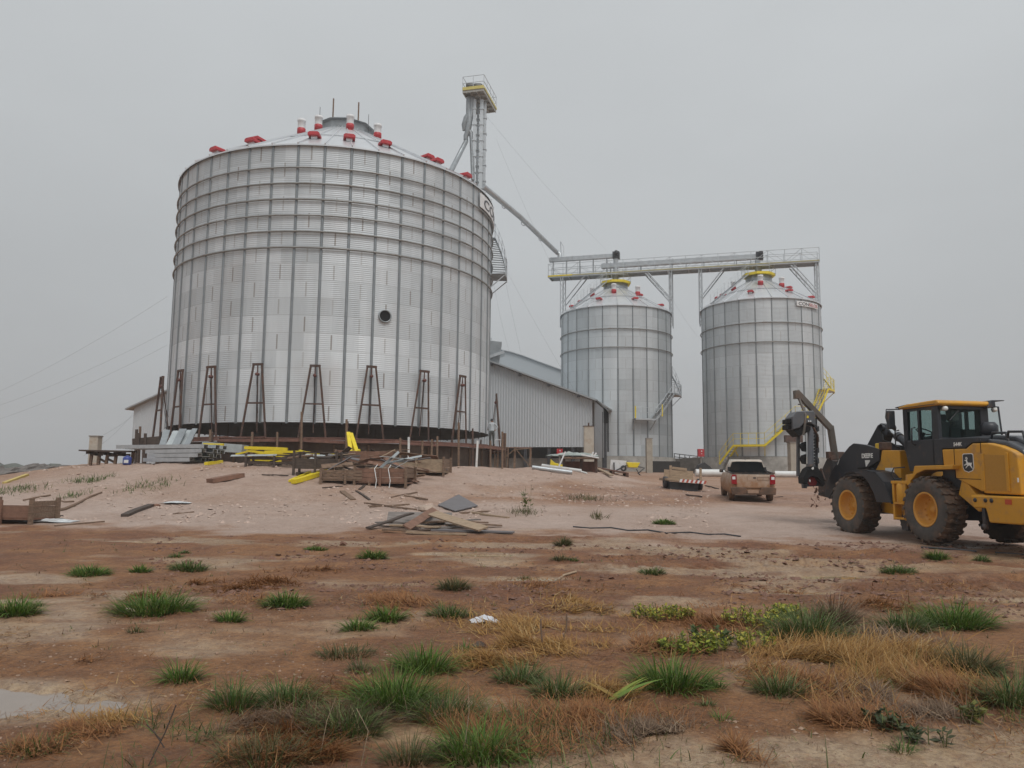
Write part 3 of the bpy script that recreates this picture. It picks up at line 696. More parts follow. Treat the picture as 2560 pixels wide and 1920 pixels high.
# lean-to return at the right end
e1 = at(*C4(1395, 800), 64.5); e2 = at(*C4(1450, 832), 64.2); zl0 = at(*C4(1320, 1215), 65).z
b = MB(); v0 = (B.x, B.y, zl0); v1 = (e1.x, e1.y, zl0)
b.add([(B.x+.02, B.y, 3.4), (e1.x, e1.y, 3.4), (e1.x, e1.y, e1.z), (B.x+.02, B.y, wr.z), (B.x+.02, B.y+.1, 3.4), (e1.x, e1.y+.1, 3.4), (e1.x, e1.y+.1, e1.z), (B.x+.02, B.y+.1, wr.z)],
      [(0, 1, 2, 3), (4, 7, 6, 5), (0, 4, 5, 1), (1, 5, 6, 2), (2, 6, 7, 3)])
b.build('end_panel', shedm, wh)
b = MB(); q1 = at(*C4(1450, 832), 64.0)
vs = [(B.x+.15, B.y-.4, wr.z+.02), (q1.x, q1.y-.3, q1.z), (q1.x+.2, q1.y+3, q1.z), (B.x+.3, B.y+3, wr.z+.02)]; vs += [(x, y, z+.12) for x, y, z in vs]
b.add(vs, [(0, 3, 2, 1), (4, 5, 6, 7), (0, 1, 5, 4), (1, 2, 6, 5), (2, 3, 7, 6), (3, 0, 4, 7)]); b.build('canopy', shedr, wh)
b = MB()
for x, y0, y1 in [(1400, 830, 1440), (1440, 840, 1265)]:
    p = at(*C4(x, y0), 64.8); q = at(*C4(x, y1), 64.8); b.box((p.x, p.y, (p.z+q.z)/2), (.35 if x == 1400 else .12, .3, p.z-q.z))
b.build('post', darkst, wh)
b = MB(); p = at(*C4(1415, 870), 64.6); b.box(p, (.42, .06, 1.2)); fr = b.build('window', black, wh)
# dark plinth, stub posts and far bottom of the warehouse on the right
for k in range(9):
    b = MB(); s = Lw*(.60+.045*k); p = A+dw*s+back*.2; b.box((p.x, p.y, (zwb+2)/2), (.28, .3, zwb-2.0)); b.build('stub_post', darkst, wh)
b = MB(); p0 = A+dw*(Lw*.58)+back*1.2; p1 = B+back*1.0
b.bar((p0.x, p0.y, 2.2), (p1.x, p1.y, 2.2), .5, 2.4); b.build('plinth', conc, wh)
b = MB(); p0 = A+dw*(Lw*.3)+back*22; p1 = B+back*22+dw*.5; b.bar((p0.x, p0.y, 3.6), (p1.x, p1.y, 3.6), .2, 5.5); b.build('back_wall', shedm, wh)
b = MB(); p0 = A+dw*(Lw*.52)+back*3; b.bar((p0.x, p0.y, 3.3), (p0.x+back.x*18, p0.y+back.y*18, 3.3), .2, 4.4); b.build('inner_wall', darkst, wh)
# higher rounded roof further back
rw = thing('warehouse', 'taller plain grey warehouse roof showing behind the ribbed gable', 'warehouse', at(1300, 1000, 104)*1.0)
pts = [(0, 700), (120, 390), (190, 152), (240, 148), (380, 178), (520, 222), (700, 290), (935, 375), (1150, 470), (1300, 560), (1300, 900), (0, 900)]
b = MB(); vs0 = [at(*C4(x, y), 104) for x, y in pts]; off = Vector((.1, 1, 0))*18
n = len(vs0); b.add(vs0+[v+off for v in vs0], [tuple(range(n)), tuple(range(2*n-1, n-1, -1))]+[(i, n+i, n+(i+1) % n, (i+1) % n) for i in range(n)])
b.build('wall', mat('far_shed_sheet', (.40, .435, .46), .55, .1, .04, .2), rw)
b = MB()
for i in range(1, 9): b.bar(vs0[i]+Vector((0, -.1, .03)), vs0[i+1]+Vector((0, -.1, .03)), .3, .10)
b.build('verge', shedr, rw)
# small grey machine housing on the gable roof beside the big silo
mh = thing('rooftop_housing', 'small dented grey machine housing on the warehouse roof beside the very large silo', 'machine', at(*C4(180, 290), 72))
b = MB(); p = at(*C4(170, 190), 71); q = at(*C4(185, 270), 71)
b.box(p, (1.6, 1.5, 2.2), Matrix.Rotation(.12, 3, 'Y')); b.build('casing', galvd, mh, bevel=.05)
b = MB(); b.box(q+Vector((0, -.2, .3)), (2.2, 1.9, .25), Matrix.Rotation(-.35, 3, 'Y')); b.box(q+Vector((0, 0, -1.2)), (1.2, 1.2, 2.4)); b.build('base', galv, mh)
b = MB()
for k, (x, y) in enumerate([(140, 30), (175, 55), (165, 20)]): b.tube([p, at(*C4(x, y), 71)], .035, 5)
b.build('loose_bracket', galvd, mh)

# ------------------------------------------------------------------ gantry over the two smaller silos
gd = Vector((QX-MX, QY-MY, 0)).normalized(); gn = Vector((gd.y, -gd.x, 0))  # gn points to the camera
def online(u, v, off=0):                               # where a pixel meets the upright plane through both silo axes
    d = ray(u, v); o = Vector((MX, MY, 0))+gn*off; t = (o-Vector((0, 0, CZ))).dot(gn)/d.dot(gn); return Vector((0, 0, CZ))+d*t
def G(x, y, off=0): return online(*C3(x, y), off)
gan = thing('conveyor_gantry', 'long galvanised walkway gantry with yellow edge spanning the tops of both smaller silos', 'gantry', Vector((MX, MY, 0)))
gl, gr = G(178, 292, .8), G(1882, 183, .8); s0 = (gl-Vector((MX, MY, 0))).dot(gd); s1 = (gr-Vector((MX, MY, 0))).dot(gd); zg = (gl.z+gr.z)/2+.12
def gp_(s, off, z): q = Vector((MX, MY, 0))+gd*s+gn*off; q.z = z; return q
print('gantry', s0, s1, gl.z, gr.z)
b = MB()
for off in (.8, -.8): b.bar(gp_(s0, off, zg), gp_(s1, off, zg), .08, .24)
for k in range(14): s = s0+(s1-s0)*k/13; b.bar(gp_(s, -.78, zg-.02), gp_(s, .78, zg-.02), .07, .14)
b.build('beam', galv, gan)
b = MB(); b.bar(gp_(s0, 0, zg+.10), gp_(s1, 0, zg+.10), 1.5, .03); b.build('deck', galvd, gan)
b = MB(); b.bar(gp_(s0+2.6, .86, zg+.04), gp_(s1, .86, zg+.04), .03, .10); b.build('kick_plate', mat('dull_yellow_edge', (.42, .38, .20), .6, 0, .2, 1.5), gan)
b = MB(); b.bar(gp_(s0, .86, zg+.04), gp_(s0+2.6, .86, zg+.04), .03, .14); b.bar(gp_(s0-.04, .85, zg+.03), gp_(s0-.04, -.85, zg+.03), .03, .2); b.build('toe_board', yellow, gan)
n = 17
for off in (.82, -.82):
    b = MB()
    for k in range(n+1):
        s = s0+(s1-s0)*k/n; b.tube([gp_(s, off, zg), gp_(s, off, zg+1.35)], .032, 6)
        if k < n:
            s2 = s0+(s1-s0)*(k+1)/n
            for hh in (.7, 1.35): b.tube([gp_(s, off, zg+hh), gp_(s2, off, zg+hh)], .028, 6)
            a_, c_ = ((.1, 1.35) if k % 2 else (1.35, .1)); b.tube([gp_(s, off, zg+a_), gp_(s2, off, zg+c_)], .024, 5)
    b.build('railing', galv, gan)
# conveyors on the gantry (one bucket box each)
def conveyor(label, x0, y0, x1, y1, hgt, drive):
    o = thing('conveyor', label, 'conveyor', gp_(0, 0, zg))
    p, q = G(x0, y0), G(x1, y1); sp_, sq = (p-Vector((MX, MY, 0))).dot(gd), (q-Vector((MX, MY, 0))).dot(gd); z = (p.z+q.z)/2
    b = MB(); b.bar(gp_(sp_, 0, z), gp_(sq, 0, z), .5, hgt)
    for k in range(int((sq-sp_)/2.4)+1): s = sp_+k*2.4+.2; b.bar(gp_(s, 0, z), gp_(s+.08, 0, z), .58, hgt+.08)
    b.build('trough', galv, o)
    b = MB(); d = gp_(sq if drive > 0 else sp_, 0, z); b.bar(gp_(sq-.35, 0, z+.05), gp_(sq+.35, 0, z+.05), .75, hgt+.28)
    M = Matrix((gd, gn, Vector((0, 0, 1)))).transposed()
    b.lathe([(0, -.5), (.22, -.5), (.22, .45), (0, .45)], 14, M @ Matrix.Rotation(math.pi/2, 3, 'X'), gp_(sq+.1, .3, z+.18)); b.build('drive_head', darkst, o)
    b = MB()
    for k in range(5): s = sp_+(sq-sp_)*(k+.3)/5; b.bar(gp_(s, .2, zg+.1), gp_(s, .2, z-hgt/2), .06); b.bar(gp_(s, -.2, zg+.1), gp_(s, -.2, z-hgt/2), .06)
    b.build('support_leg', galvd, o)
    return sp_, sq, z
conveyor('short upper conveyor trough on the left end of the gantry', 185, 178, 605, 150, .42, 1)
conveyor('long conveyor trough running along the middle of the gantry', 512, 212, 1505, 160, .48, 1)
for x, y0, y1, cx, cy in [(603, 155, 0, MX, MY), (1492, 170, 0, QX, QY)]:
    b = MB(); p = G(x, y0); b.tube([p, (cx, cy, ztm+.8)], .26, 12)
    b.lathe([(.34, ztm+1.3), (.34, ztm+1.4), (.27, ztm+1.45)], 12, c=(cx, cy, 0)); b.build('drop_spout', galv, gan)
# lattice legs and braces
def lattice(a, c, w, parent, name, tdir=None):
    a = Vector(a); c = Vector(c); t = tdir or gd; b = MB()
    for s_ in (-1, 1): b.tube([a+t*w*s_, c+t*w*s_], .055, 6)
    n = max(3, int((c-a).length/.55))
    for k in range(n):
        p = a.lerp(c, k/n); q = a.lerp(c, (k+1)/n); s_ = 1 if k % 2 else -1; b.tube([p+t*w*s_, q-t*w*s_], .026, 5)
    return b.build(name, galv, parent)
for x, yb in [(262, 600), (945, 590), (1132, 578), (1872, 530)]:
    for off in (.72, -.72):
        p = G(x, 300, .72); s = (p-Vector((MX, MY, 0))).dot(gd); zb_ = G(x, yb, .72).z
        lattice(gp_(s, off, zb_), gp_(s, off, zg-.1), .13, gan, 'leg')
for x0, y0, x1, y1 in [(275, 440, 405, 275), (940, 415, 790, 250), (1140, 405, 1280, 225), (1865, 375, 1705, 200)]:
    p, q = G(x0, y0, .72), G(x1, y1, .72); sp_, sq = (p-Vector((MX, MY, 0))).dot(gd), (q-Vector((MX, MY, 0))).dot(gd)
    for off in (.72, -.72):
        a = gp_(sp_, off, p.z); c = gp_(sq, off, q.z); lattice(a, c, .13, gan, 'brace', Vector((0, 0, 1)).cross(gn).lerp(Vector((0, 0, 1)), .5).normalized())

# ------------------------------------------------------------------ bucket elevator and its spouts
TY = 66.0; C6 = lambda x, y: (1130+x*.19284, 180+y*.19284)
el = thing('bucket_elevator', 'tall twin bucket elevator tower with a railed yellow platform rising behind the very large silo', 'elevator', (at(1197, 900, TY).x, TY, 2))
tz = at(*C6(340, 360), TY).z
tubes = []
for x0, x1, oy in [(272, 310, 0), (360, 404, 0), (322, 352, .9), (406, 444, .6)]:
    p0, p1 = at(*C6(x0, 700), TY+oy), at(*C6(x1, 700), TY+oy); w = p1.x-p0.x; xc = (p0.x+p1.x)/2
    b = MB(); b.box((xc, TY+oy, (tz+2)/2), (w, .34, tz-2))
    z = tz-.9-(.55 if oy else 0)
    while z > 8: b.box((xc, TY+oy, z), (w+.10, .44, .09)); z -= 1.46
    b.build('casing', galv, el)
xc = at(*C6(336, 900), TY).x
b = MB()
for s_ in (-1, 1): b.tube([(xc+.13*s_, TY+.3, 4), (xc+.13*s_, TY+.3, tz)], .02, 5)
z = 5
while z < tz: b.tube([(xc-.13, TY+.3, z), (xc+.13, TY+.3, z)], .014, 5); z += .3
b.build('ladder', galvd, el)
pa, pb = at(*C6(137, 240), TY-.9), at(*C6(412, 208), TY-.9); zp = (pa.z+pb.z)/2; pc = (pa.x+pb.x)/2
def onz(x, y, z): d = ray(*C6(x, y)); return Vector((0, 0, CZ))+d*((z-CZ)/d.z)
d1 = onz(137, 240, zp); d2 = onz(412, 208, zp); d3 = onz(572, 492, zp); d4 = d1+d3-d2; deckp = [d1, d2, d3, d4]
b = MB(); b.prism([(q.x, q.y) for q in deckp], zp-.05, zp+.05, ax='z')
for k in range(6): t = k/5*.98+.01; b.bar(d1.lerp(d4, t)-Vector((0, 0, .14)), d2.lerp(d3, t)-Vector((0, 0, .14)), .09, .18)
for t in (.02, .35, .65, .98): b.bar(d1.lerp(d2, t)-Vector((0, 0, .16)), d4.lerp(d3, t)-Vector((0, 0, .16)), .08, .2)
plat = b.build('platform', mat('platform_underside', (.42, .42, .39), .6, .2, .15, 2), el)
b = MB(); o_ = Vector((0, -.05, .12)); b.bar(d1+o_, d2+o_, .04, .28); o_ = Vector((.05, 0, .08)); b.bar(d2+o_, d3+o_, .04, .18); b.build('toe_board', mat('faded_yellow', (.60, .52, .16), .5, 0, .15, 3), plat)
b = MB()
for i in range(4):
    p, q = deckp[i], deckp[(i+1) % 4]; m_ = 4 if i % 2 else 2
    for k in range(m_): r_ = p.lerp(q, k/m_); b.tube([r_, r_+Vector((0, 0, 1.25))], .025, 5)
    for hh in (.65, 1.25): b.tube([p+Vector((0, 0, hh)), q+Vector((0, 0, hh))], .025, 5)
b.build('railing', galv, plat)
for k, x in enumerate((240, 335)):
    p = at(*C6(x, 165), TY); M = Matrix.Rotation(math.pi/2, 3, 'X' if k else 'Y')
    b = MB(); b.lathe([(0, -.42), (.30, -.4), (.36, -.2), (.36, .2), (.30, .4), (0, .42)], 16, Matrix.Rotation(math.pi/2, 3, 'Y'), (p.x, TY+.2, zp+.75)); b.box((p.x, TY+.2, zp+.3), (.5, .5, .55)); b.build('drive_motor', mat('dark_motor', (.09, .09, .085), .5, .3, .2, 3) if not k else MATS['dark_motor'], el)
# two-way chutes left of the legs
b = MB()
def px(x, y, Y=TY): return at(*C6(x, y), Y)
b.tube([px(222, 330), px(215, 480), px(225, 620), px(205, 780), px(180, 830), px(178, 880)], [.26, .24, .30, .27, .22, .2], 10)
b.tube([px(262, 335), px(255, 500), px(235, 640)], [.22, .24, .2], 10)
b.tube([px(222, 540), px(185, 600), px(158, 690), px(152, 760)], [.22, .26, .24, .12], 10)
b.tube([px(215, 760), px(243, 790), px(250, 860), px(268, 1400, TY-.3)], [.22, .2, .16, .15], 10)
b.build('two_way_chute', galvd, el)
sp1 = MB(); sp1.tube([px(180, 870), px(182, 900), at(*C1(1800, 590), 57.5), at(*C1(1700, 760), 55)], .2, 12)
tag(sp1.build('spout_pipe', galvd), 'grey spout pipe slanting down left from the elevator towards the very large silo', 'pipe')
sp2 = MB(); e = G(258, 118); sp2.tube([px(405, 1480, TY-.2), at(*C1(2212, 870), 70), G(232, 128)], .25, 14)
for t in (.25, .5, .75):
    p = px(405, 1480, TY-.2).lerp(G(232, 128), t); sp2.lathe([(.25, -.06), (.3, -.06), (.3, .06), (.25, .06)], 14, (G(232, 128)-px(405, 1480, TY-.2)).to_track_quat('Z', 'Y').to_matrix(), p)
sp2.tube([G(232, 128), G(250, 140), G(250, 175)], .27, 12)
tag(sp2.build('spout_pipe', galv), 'long grey spout pipe running down right from the elevator to the gantry', 'pipe')
mp_ = MB(); p = G(255, 60); q = G(258, 150); mp_.tube([p, q], .05, 5); mp_.bar(p, G(275, 95), .05); mp_.bar(G(275, 95), G(275, 150), .05)
mp_.build('spout_bracket', galv, gan)

# ------------------------------------------------------------------ guy wires
wirel = mat('pale_wire', (.22, .23, .24), .6, .2, .1, 4)
wires = [((1050, 250, 66), (1310, 540, 90), 'thin guy wire from the elevator top down towards the gantry'),
 ((1072, 300, 66), (1215, 620, 60), 'thin guy wire falling right of the elevator past the spout pipe'),
 ((1058, 430, 66), (1125, 762, 58), 'thin slack wire dropping from the very large silo eave to the warehouse'),
 ((1064, 600, 66), (1100, 760, 62), 'thin wire hanging straight down beside the side landing of the very large silo'),
 ((1060, 520, 66), (1300, 940, 58), 'thin guy wire crossing the ribbed gable to the pale pillar'),
 ((1062, 800, 66), (1240, 965, 60), 'low thin guy wire across the foot of the ribbed gable'),
 ((362, 640, 60), (0, 845, 70), 'upper thin guy wire stretching left from the very large silo'),
 ((362, 715, 60), (0, 875, 70), 'middle thin guy wire stretching left from the very large silo'),
 ((362, 745, 60), (0, 905, 70), 'lower thin guy wire stretching left from the very large silo'),
 ((345, 845, 62), (212, 945, 50), 'short guy wire running down to the top of the left concrete pillar'),
 ((290, 890, 62), (180, 985, 50), 'short guy wire just left of the one tied to the left concrete pillar'),
 ((1455, 650, 84), (1520, 740, 90), 'thin guy wire in the gap between the two smaller silos')]
for (x0, y0, Y0), (x1, y1, Y1), lab in wires:
    p, q = at(x0*1.1573, y0*1.1573, Y0), at(x1*1.1573, y1*1.1573, Y1)
    pts = [p.lerp(q, t)-Vector((0, 0, 1))*(.35*4*t*(1-t)) for t in np.linspace(0, 1, 12)]
    b = MB(); b.tube(pts, .006, 5); tag(b.build('guy_wire', wirel), lab, 'wire', 'guy wires')
# ------------------------------------------------------------------ works round the foot of the big silo
C2 = lambda x, y: (300+x*.45208, 740+y*.45208)
C5 = lambda x, y: (x*.34358, 1000+y*.34358)
C9 = lambda x, y: (600+x*.34358, 1060+y*.34358)      # debris crop
CA = lambda x, y: (x*.18083, 1040+y*.18083)          # left mound crop
CB = lambda x, y: (1640+x*.18987, 1000+y*.18987)     # truck crop
ZD = 3.52                                              # level of the scaffold deck
b = MB(); b.lathe([(SR+.12, 1.4), (SR+.12, ZD-.12), (SR-.35, ZD-.12), (SR-.35, 1.4)], 88, c=(SX, SY, 0), smooth=False)
fo = tag(b.build('silo_footing', mat('shuttered_concrete', (.135, .105, .085), .9, 0, .3, 1.5, .5, 12, dirt=((.07, .055, .045), .3, .9))), 'dark brown shuttered footing ring under the very large silo', 'foundation')
for k in range(36):
    a = R(10*k+3); b = MB(); M = Matrix.Rotation(a, 3, 'Z'); r = SR+.16
    b.box((SX+r*math.cos(a), SY+r*math.sin(a), (1.5+ZD)/2-.1), (.07, .10, ZD-1.75), M); b.build('shutter_batten', wood, fo)
# the timber deck round it, with posts
sc = thing('scaffold', 'rough red brown timber scaffold ringing the foot of the very large silo', 'scaffold', (SX, SY, 2))
rr = random.Random(11)
nb = 30
for k in range(nb):
    a0, a1 = 2*math.pi*k/nb, 2*math.pi*(k+1)/nb; b = MB()
    for j in range(4):
        r = SR+.28+j*.27+rr.uniform(-.03, .03); dz = rr.uniform(-.04, .05)
        p = (SX+r*math.cos(a0-.02), SY+r*math.sin(a0-.02), ZD+dz); q = (SX+r*math.cos(a1+.02), SY+r*math.sin(a1+.02), ZD+dz+rr.uniform(-.05, .05))
        b.bar(p, q, .22, .05)
    b.bar((SX+(SR+1.3)*math.cos(a0), SY+(SR+1.3)*math.sin(a0), ZD-.12), (SX+(SR+1.3)*math.cos(a1), SY+(SR+1.3)*math.sin(a1), ZD-.12+rr.uniform(-.06, .06)), .05, .14)
    b.build('deck_board', redwood, sc)
    for r in (SR+1.3,):
        a = a0+rr.uniform(-.04, .04); p = Vector((SX+r*math.cos(a), SY+r*math.sin(a), 0)); b = MB()
        top = ZD+rr.choice([.1, .15, .5, .9, .3]); b.bar((p.x, p.y, H(p.x, p.y)-.1), (p.x+rr.uniform(-.08, .08), p.y, top), .10, .10); b.build('post', wood if k % 3 else rusty, sc)
for x, y0, y1 in [(870, 752, 865), (1005, 640, 860), (1253, 682, 850), (1755, 775, 890), (1672, 800, 905), (1873, 700, 910), (2115, 750, 830), (500, 738, 800)]:
    p = at(*C2(x, y1), 39.4); q = at(*C2(x, y0), 39.4); b = MB(); b.tube([(p.x, p.y, H(p.x, p.y)-.1), (q.x, p.y, q.z)], .06, 6); b.build('pole', wood, sc)
for x, y0, x1, y1 in [(1597, 780, 1598, 905), (1978, 800, 1972, 900)]:
    p = at(*C2(x, y0), 39.0); q = at(*C2(x1, y1), 39.0); b = MB(); b.bar(p, (q.x, q.y, H(q.x, q.y)-.05), .10, .10)
    tag(b.build('white_post', pvc), 'short white post against the footing, ' + ('left of the two' if x < 1800 else 'right of the two'), 'post')
# side platform to the right, where the man stands
sp_ = thing('scaffold', 'timber side platform on posts reaching right from the very large silo', 'scaffold', at(*C4(300, 1200), 50))
for j in range(4):
    p, q = at(*C4(30, 1168), 48.6+j*.45), at(*C4(600, 1222), 50.5+j*.45); b = MB(); b.bar((p.x, p.y, ZD+.03*(j % 2)), (q.x, q.y, q.z), .40, .05); b.build('deck_board', redwood, sp_)
for x, yt in [(60, 1190), (155, 1190), (300, 1060), (345, 1215), (420, 1210), (235, 1215), (590, 1235)]:
    p = at(*C4(x, yt), 48.5); b = MB(); b.bar((p.x, p.y, H(p.x, p.y)-.1), (p.x+.04, p.y, p.z), .13 if x != 345 else .07, .12); b.build('post', rusty if x in (300, 155) else wood, sp_)
for (x0, y0, x1, y1) in [(440, 1240, 590, 1425), (430, 1230, 310, 1330), (50, 1180, 10, 1400), (600, 1225, 420, 1240)]:
    b = MB(); p, q = at(*C4(x0, y0), 48.3), at(*C4(x1, y1), 48.3); b.bar(p, q, .06, .05); b.build('brace', wood, sp_)

# lifting jacks: an A-frame of rusty angle with a hoist under its head
ZJ = ZD+.05
def jack(a, half_top, half_foot, ztop, skew, label, lean=.12, rf=.52):
    ca, sa = math.cos(a), math.sin(a); o = thing('lifting_jack', label, 'jack', (SX+(SR+rf)*ca, SY+(SR+rf)*sa, ZJ), 'jacks round the very large silo')
    def P(r, t, z): return Vector((SX+(SR+r)*ca-t*sa, SY+(SR+r)*sa+t*ca, z))
    hd = lambda s: P(rf-lean, s*half_top+skew*.3, ztop); ft = lambda s: P(rf, s*half_foot-skew, ZJ)
    for s in (-1, 1):
        b = MB(); b.bar(ft(s), hd(s), .09, .09); b.build('leg', rusty, o)
    b = MB(); b.bar(hd(-1.25), hd(1.25), .10, .12); b.build('head_beam', rusty, o)
    b = MB(); t = .47; b.bar(ft(-1).lerp(hd(-1), t)+Vector((0, 0, 0)), ft(1).lerp(hd(1), t), .06, .08); b.build('crossbar', rusty, o)
    b = MB(); m = hd(0); b.lathe([(0, -.14), (.085, -.10), (.085, .10), (0, .12)], 12, Matrix.Rotation(a, 3, 'Z') @ Matrix.Rotation(math.pi/2, 3, 'Y'), m-Vector((0, 0, .52))); b.tube([m, m-Vector((0, 0, .42))], .025, 5)
    b.build('hoist', mat('hoist_red', (.13, .05, .04), .6, .2, .3, 5) if 'hoist_red' not in MATS else MATS['hoist_red'], o)
    b = MB(); b.tube([m-Vector((0, 0, .6)), P(.28, skew*.2, ZJ+.7)], .016, 5); b.tube([m-Vector((0.05, 0, .6)), P(.24, skew*.2+.06, ZJ+1.3)], .012, 5); b.build('chain', darkst, o)
    b = MB(); b.bar(hd(0), P(.14, 0, ZJ+.3), .05, .05); b.build('back_leg', rusty, o)
    return o
def jang(x, y): return cyl(*C2(x, y), SX, SY, SR+.45)
labs = ['narrow rusty lifting jack nearest the left edge of the very large silo', 'slanting rusty lifting jack above the grey steel sheets, second from left', 'tall rusty lifting jack above the yellow beams, third from left',
 'rusty lifting jack in the middle of the row, fourth from left', 'rusty lifting jack below and right of the mid wall, near the round opening', 'rusty lifting jack second from right on the silo front', 'narrow rusty lifting jack nearest the right edge of the silo front']
for (xl, xr, y, fl, fr_, sk), lab in zip([(318, 342, 412, 305, 362, .0), (483, 523, 392, 470, 572, -.1), (737, 782, 377, 698, 838, 0), (1055, 1103, 385, 1000, 1152, 0), (1370, 1416, 390, 1303, 1455, 0), (1660, 1702, 415, 1598, 1704, .25), (1880, 1908, 443, 1818, 1902, .3)], labs):
    a, z = jang((xl+xr)/2, y); al_, _ = jang(xl, y); ar_, _ = jang(xr, y); f0, _ = jang(fl, y+380); f1, _ = jang(fr_, y+380)
    jack(a, abs(ar_-al_)*(SR+.45)/2, min(abs(f1-f0)*(SR+.45)/2, .9), z, sk, lab)
for aa, lab in [(cyl(*C2(250, 600), SX, SY, SR+.6)[0]-R(3), 'rusty lifting jack seen edge on at the left edge of the very large silo'), (tang+R(2), 'rusty lifting jack seen edge on behind the man at the right edge')]:
    jack(aa, .25, .75, 7.1, 0, lab, lean=.1 if aa != tang+R(2) else .3, rf=.8)

# ---------- helpers for loose material lying on the mound
def on(x, y, dz=0): return Vector((x, y, H(x, y)+dz))
def plank(name, mat_, p, q, w, t, label, cat, group=None, lift=0, roll=0):
    b = MB(); p = Vector(p); q = Vector(q); d = (q-p).normalized(); up = Vector((0, 0, 1)); x = d.cross(up).normalized(); up2 = (x.cross(d)*math.cos(roll)+x*math.sin(roll))
    m = (p+q)/2; L = (q-p).length; X = d.cross(up2).normalized(); M = Matrix((X, d, up2)).transposed()
    n = 4; vs = []
    for i in range(n+1):
        y_ = -L/2+L*i/n; wob = random.uniform(-.012, .012)
        for (a, c) in ((-w/2, -t/2), (w/2, -t/2), (w/2, t/2), (-w/2, t/2)): vs.append(M @ Vector((a, y_, c+wob))+m+Vector((0, 0, lift+t/2)))
    b.add(vs, [(4*i+j, 4*i+4+j, 4*i+4+(j+1) % 4, 4*i+(j+1) % 4) for i in range(n) for j in range(4)]+[(0, 1, 2, 3), (4*n+3, 4*n+2, 4*n+1, 4*n)])
    return tag(b.build(name, mat_), label, cat, group)
def gplank(C, x0, y0, x1, y1, w, t, mat_, name, label, cat, group=None, lift=0, roll=0):
    return plank(name, mat_, gp(*C(x0, y0)), gp(*C(x1, y1)), w, t, label, cat, group, lift, roll)
CR = random.Random(17)
def crate(c, w, d, h, rot, label, mat_=None, posts=True, slats=0, name='wooden_crate', cat='crate'):
    mat_ = mat_ or wood; c = Vector(c); o = thing(name, label, cat, c); M = Matrix.Rotation(rot, 3, 'Z')
    def P(x, y, z): return c+M @ Vector((x, y, z))
    b = MB(); 
    if not slats: b.box(P(0, 0, .14), (w, d, .05), M)
    else:
        for k in range(5): b.box(P(0, -d/2+.1+(d-.2)*k/4, h), (w, .13, .04), M)
        for k in range(3): b.box(P(-w/2+.1+(w-.2)*k/2, 0, .1), (.12, d, .12), M)
    b.build('floor', mat_, o)
    for nm, cx, cy, lx, ly in [('front', 0, -d/2, w, .03), ('back', 0, d/2, w, .03), ('side', -w/2, 0, .03, d), ('side', w/2, 0, .03, d)]:
        b = MB()
        if slats:
            for k in range(slats): b.box(P(cx, cy, .1+(h-.15)*(k+.5)/slats), (lx, ly, (h-.15)/slats*.5), M)
        else:
            k = 3
            for j in range(k):
                if h > .5 and CR.random() < .22 and j != 1: continue
                b.box(P(cx+random.uniform(-.01, .01), cy, .16+(h-.18)*(j+.5)/k), (lx*random.uniform(.97, 1), ly, (h-.18)/k-.015), M)
        b.build(nm+'_boards', mat_ if nm != 'side' else wood, o)
    if posts:
        for sx in (-1, 1):
            for sy in (-1, 1):
                b = MB(); b.box(P(sx*(w/2+.045), sy*(d/2+.045), (h+.1)/2-.05), (.09, .09, h+.1), M); b.build('corner_post', woodd if mat_ is woodd else wood, o)
        for sx in (0,):
            b = MB(); b.box(P(sx, -d/2-.05, h/2), (.09, .06, h), M); b.build('batten', mat_, o)
    return o
# crates at the crest
brownb = mat('red_brown_crate', (.20, .11, .075), .85, 0, .35, 3, .4, 25)
brownb = brownb
c = gp(*C9(745, 445)); crate(c+Vector((0, .6, .05)), 1.75, 1.1, .55, .16, 'low weathered crate at the left end of the broken crate heap', wood)
c = gp(*C9(1035, 455)); crate(c+Vector((0, .7, .0)), 1.95, 1.3, .72, -.14, 'deep broken crate with grey sheets inside in the middle of the heap', brownb)
c = gp(*C9(890, 320)); crate(c+Vector((0, .9, .05)), 2.5, 1.3, .72, .10, 'red brown crate behind the middle one in the broken crate heap', brownb)
c = gp(*C9(1300, 372)); crate(c+Vector((0, .7, .0)), 2.3, 1.5, .75, -.12, 'shallow tilted crate at the right end of the broken crate heap', woodp)
c = gp(*C9(540, 385)); crate(c+Vector((0, .5, .02)), 1.6, .9, .95, .03, 'dark post framed crate on the crest beside the fallen yellow beams', woodd, slats=1)
c = gp(*C9(240, 318)); crate(c+Vector((0, .6, .0)), 2.3, 1.0, .55, .04, 'dark crate full of yellow beams near the grey sheet stack', woodd, slats=2)
# torn grey sheets in the crates
def crumple(name, c, w, d, h, mat_, label, cat, seed=1, n=12):
    b = MB(); r_ = random.Random(seed); c = Vector(c); vs = []
    for i in range(n+1):
        for j in range(n+1):
            x, y = (i/n-.5), (j/n-.5); e = 1+.25*float(vn(i*.7+seed, j*.7, 3))
            z = h*(max(0, 1-(abs(x*2)**2+abs(y*2)**2)*.8))*(0.45+.55*abs(float(vn(i*.8+seed*7, j*.8, 9))))
            vs.append((c.x+x*w*e, c.y+y*d*e, max(c.z+z+.01, H(c.x+x*w*e, c.y+y*d*e)+.012+z*.5)))
    b.add(vs, [(i*(n+1)+j, (i+1)*(n+1)+j, (i+1)*(n+1)+j+1, i*(n+1)+j+1) for i in range(n) for j in range(n)])
    return tag(b.build(name, mat_), label, cat)
p = gp(*C9(1035, 455))
sheetm = mat('scrap_sheet', (.46, .50, .51), .4, .3, .15, 2)
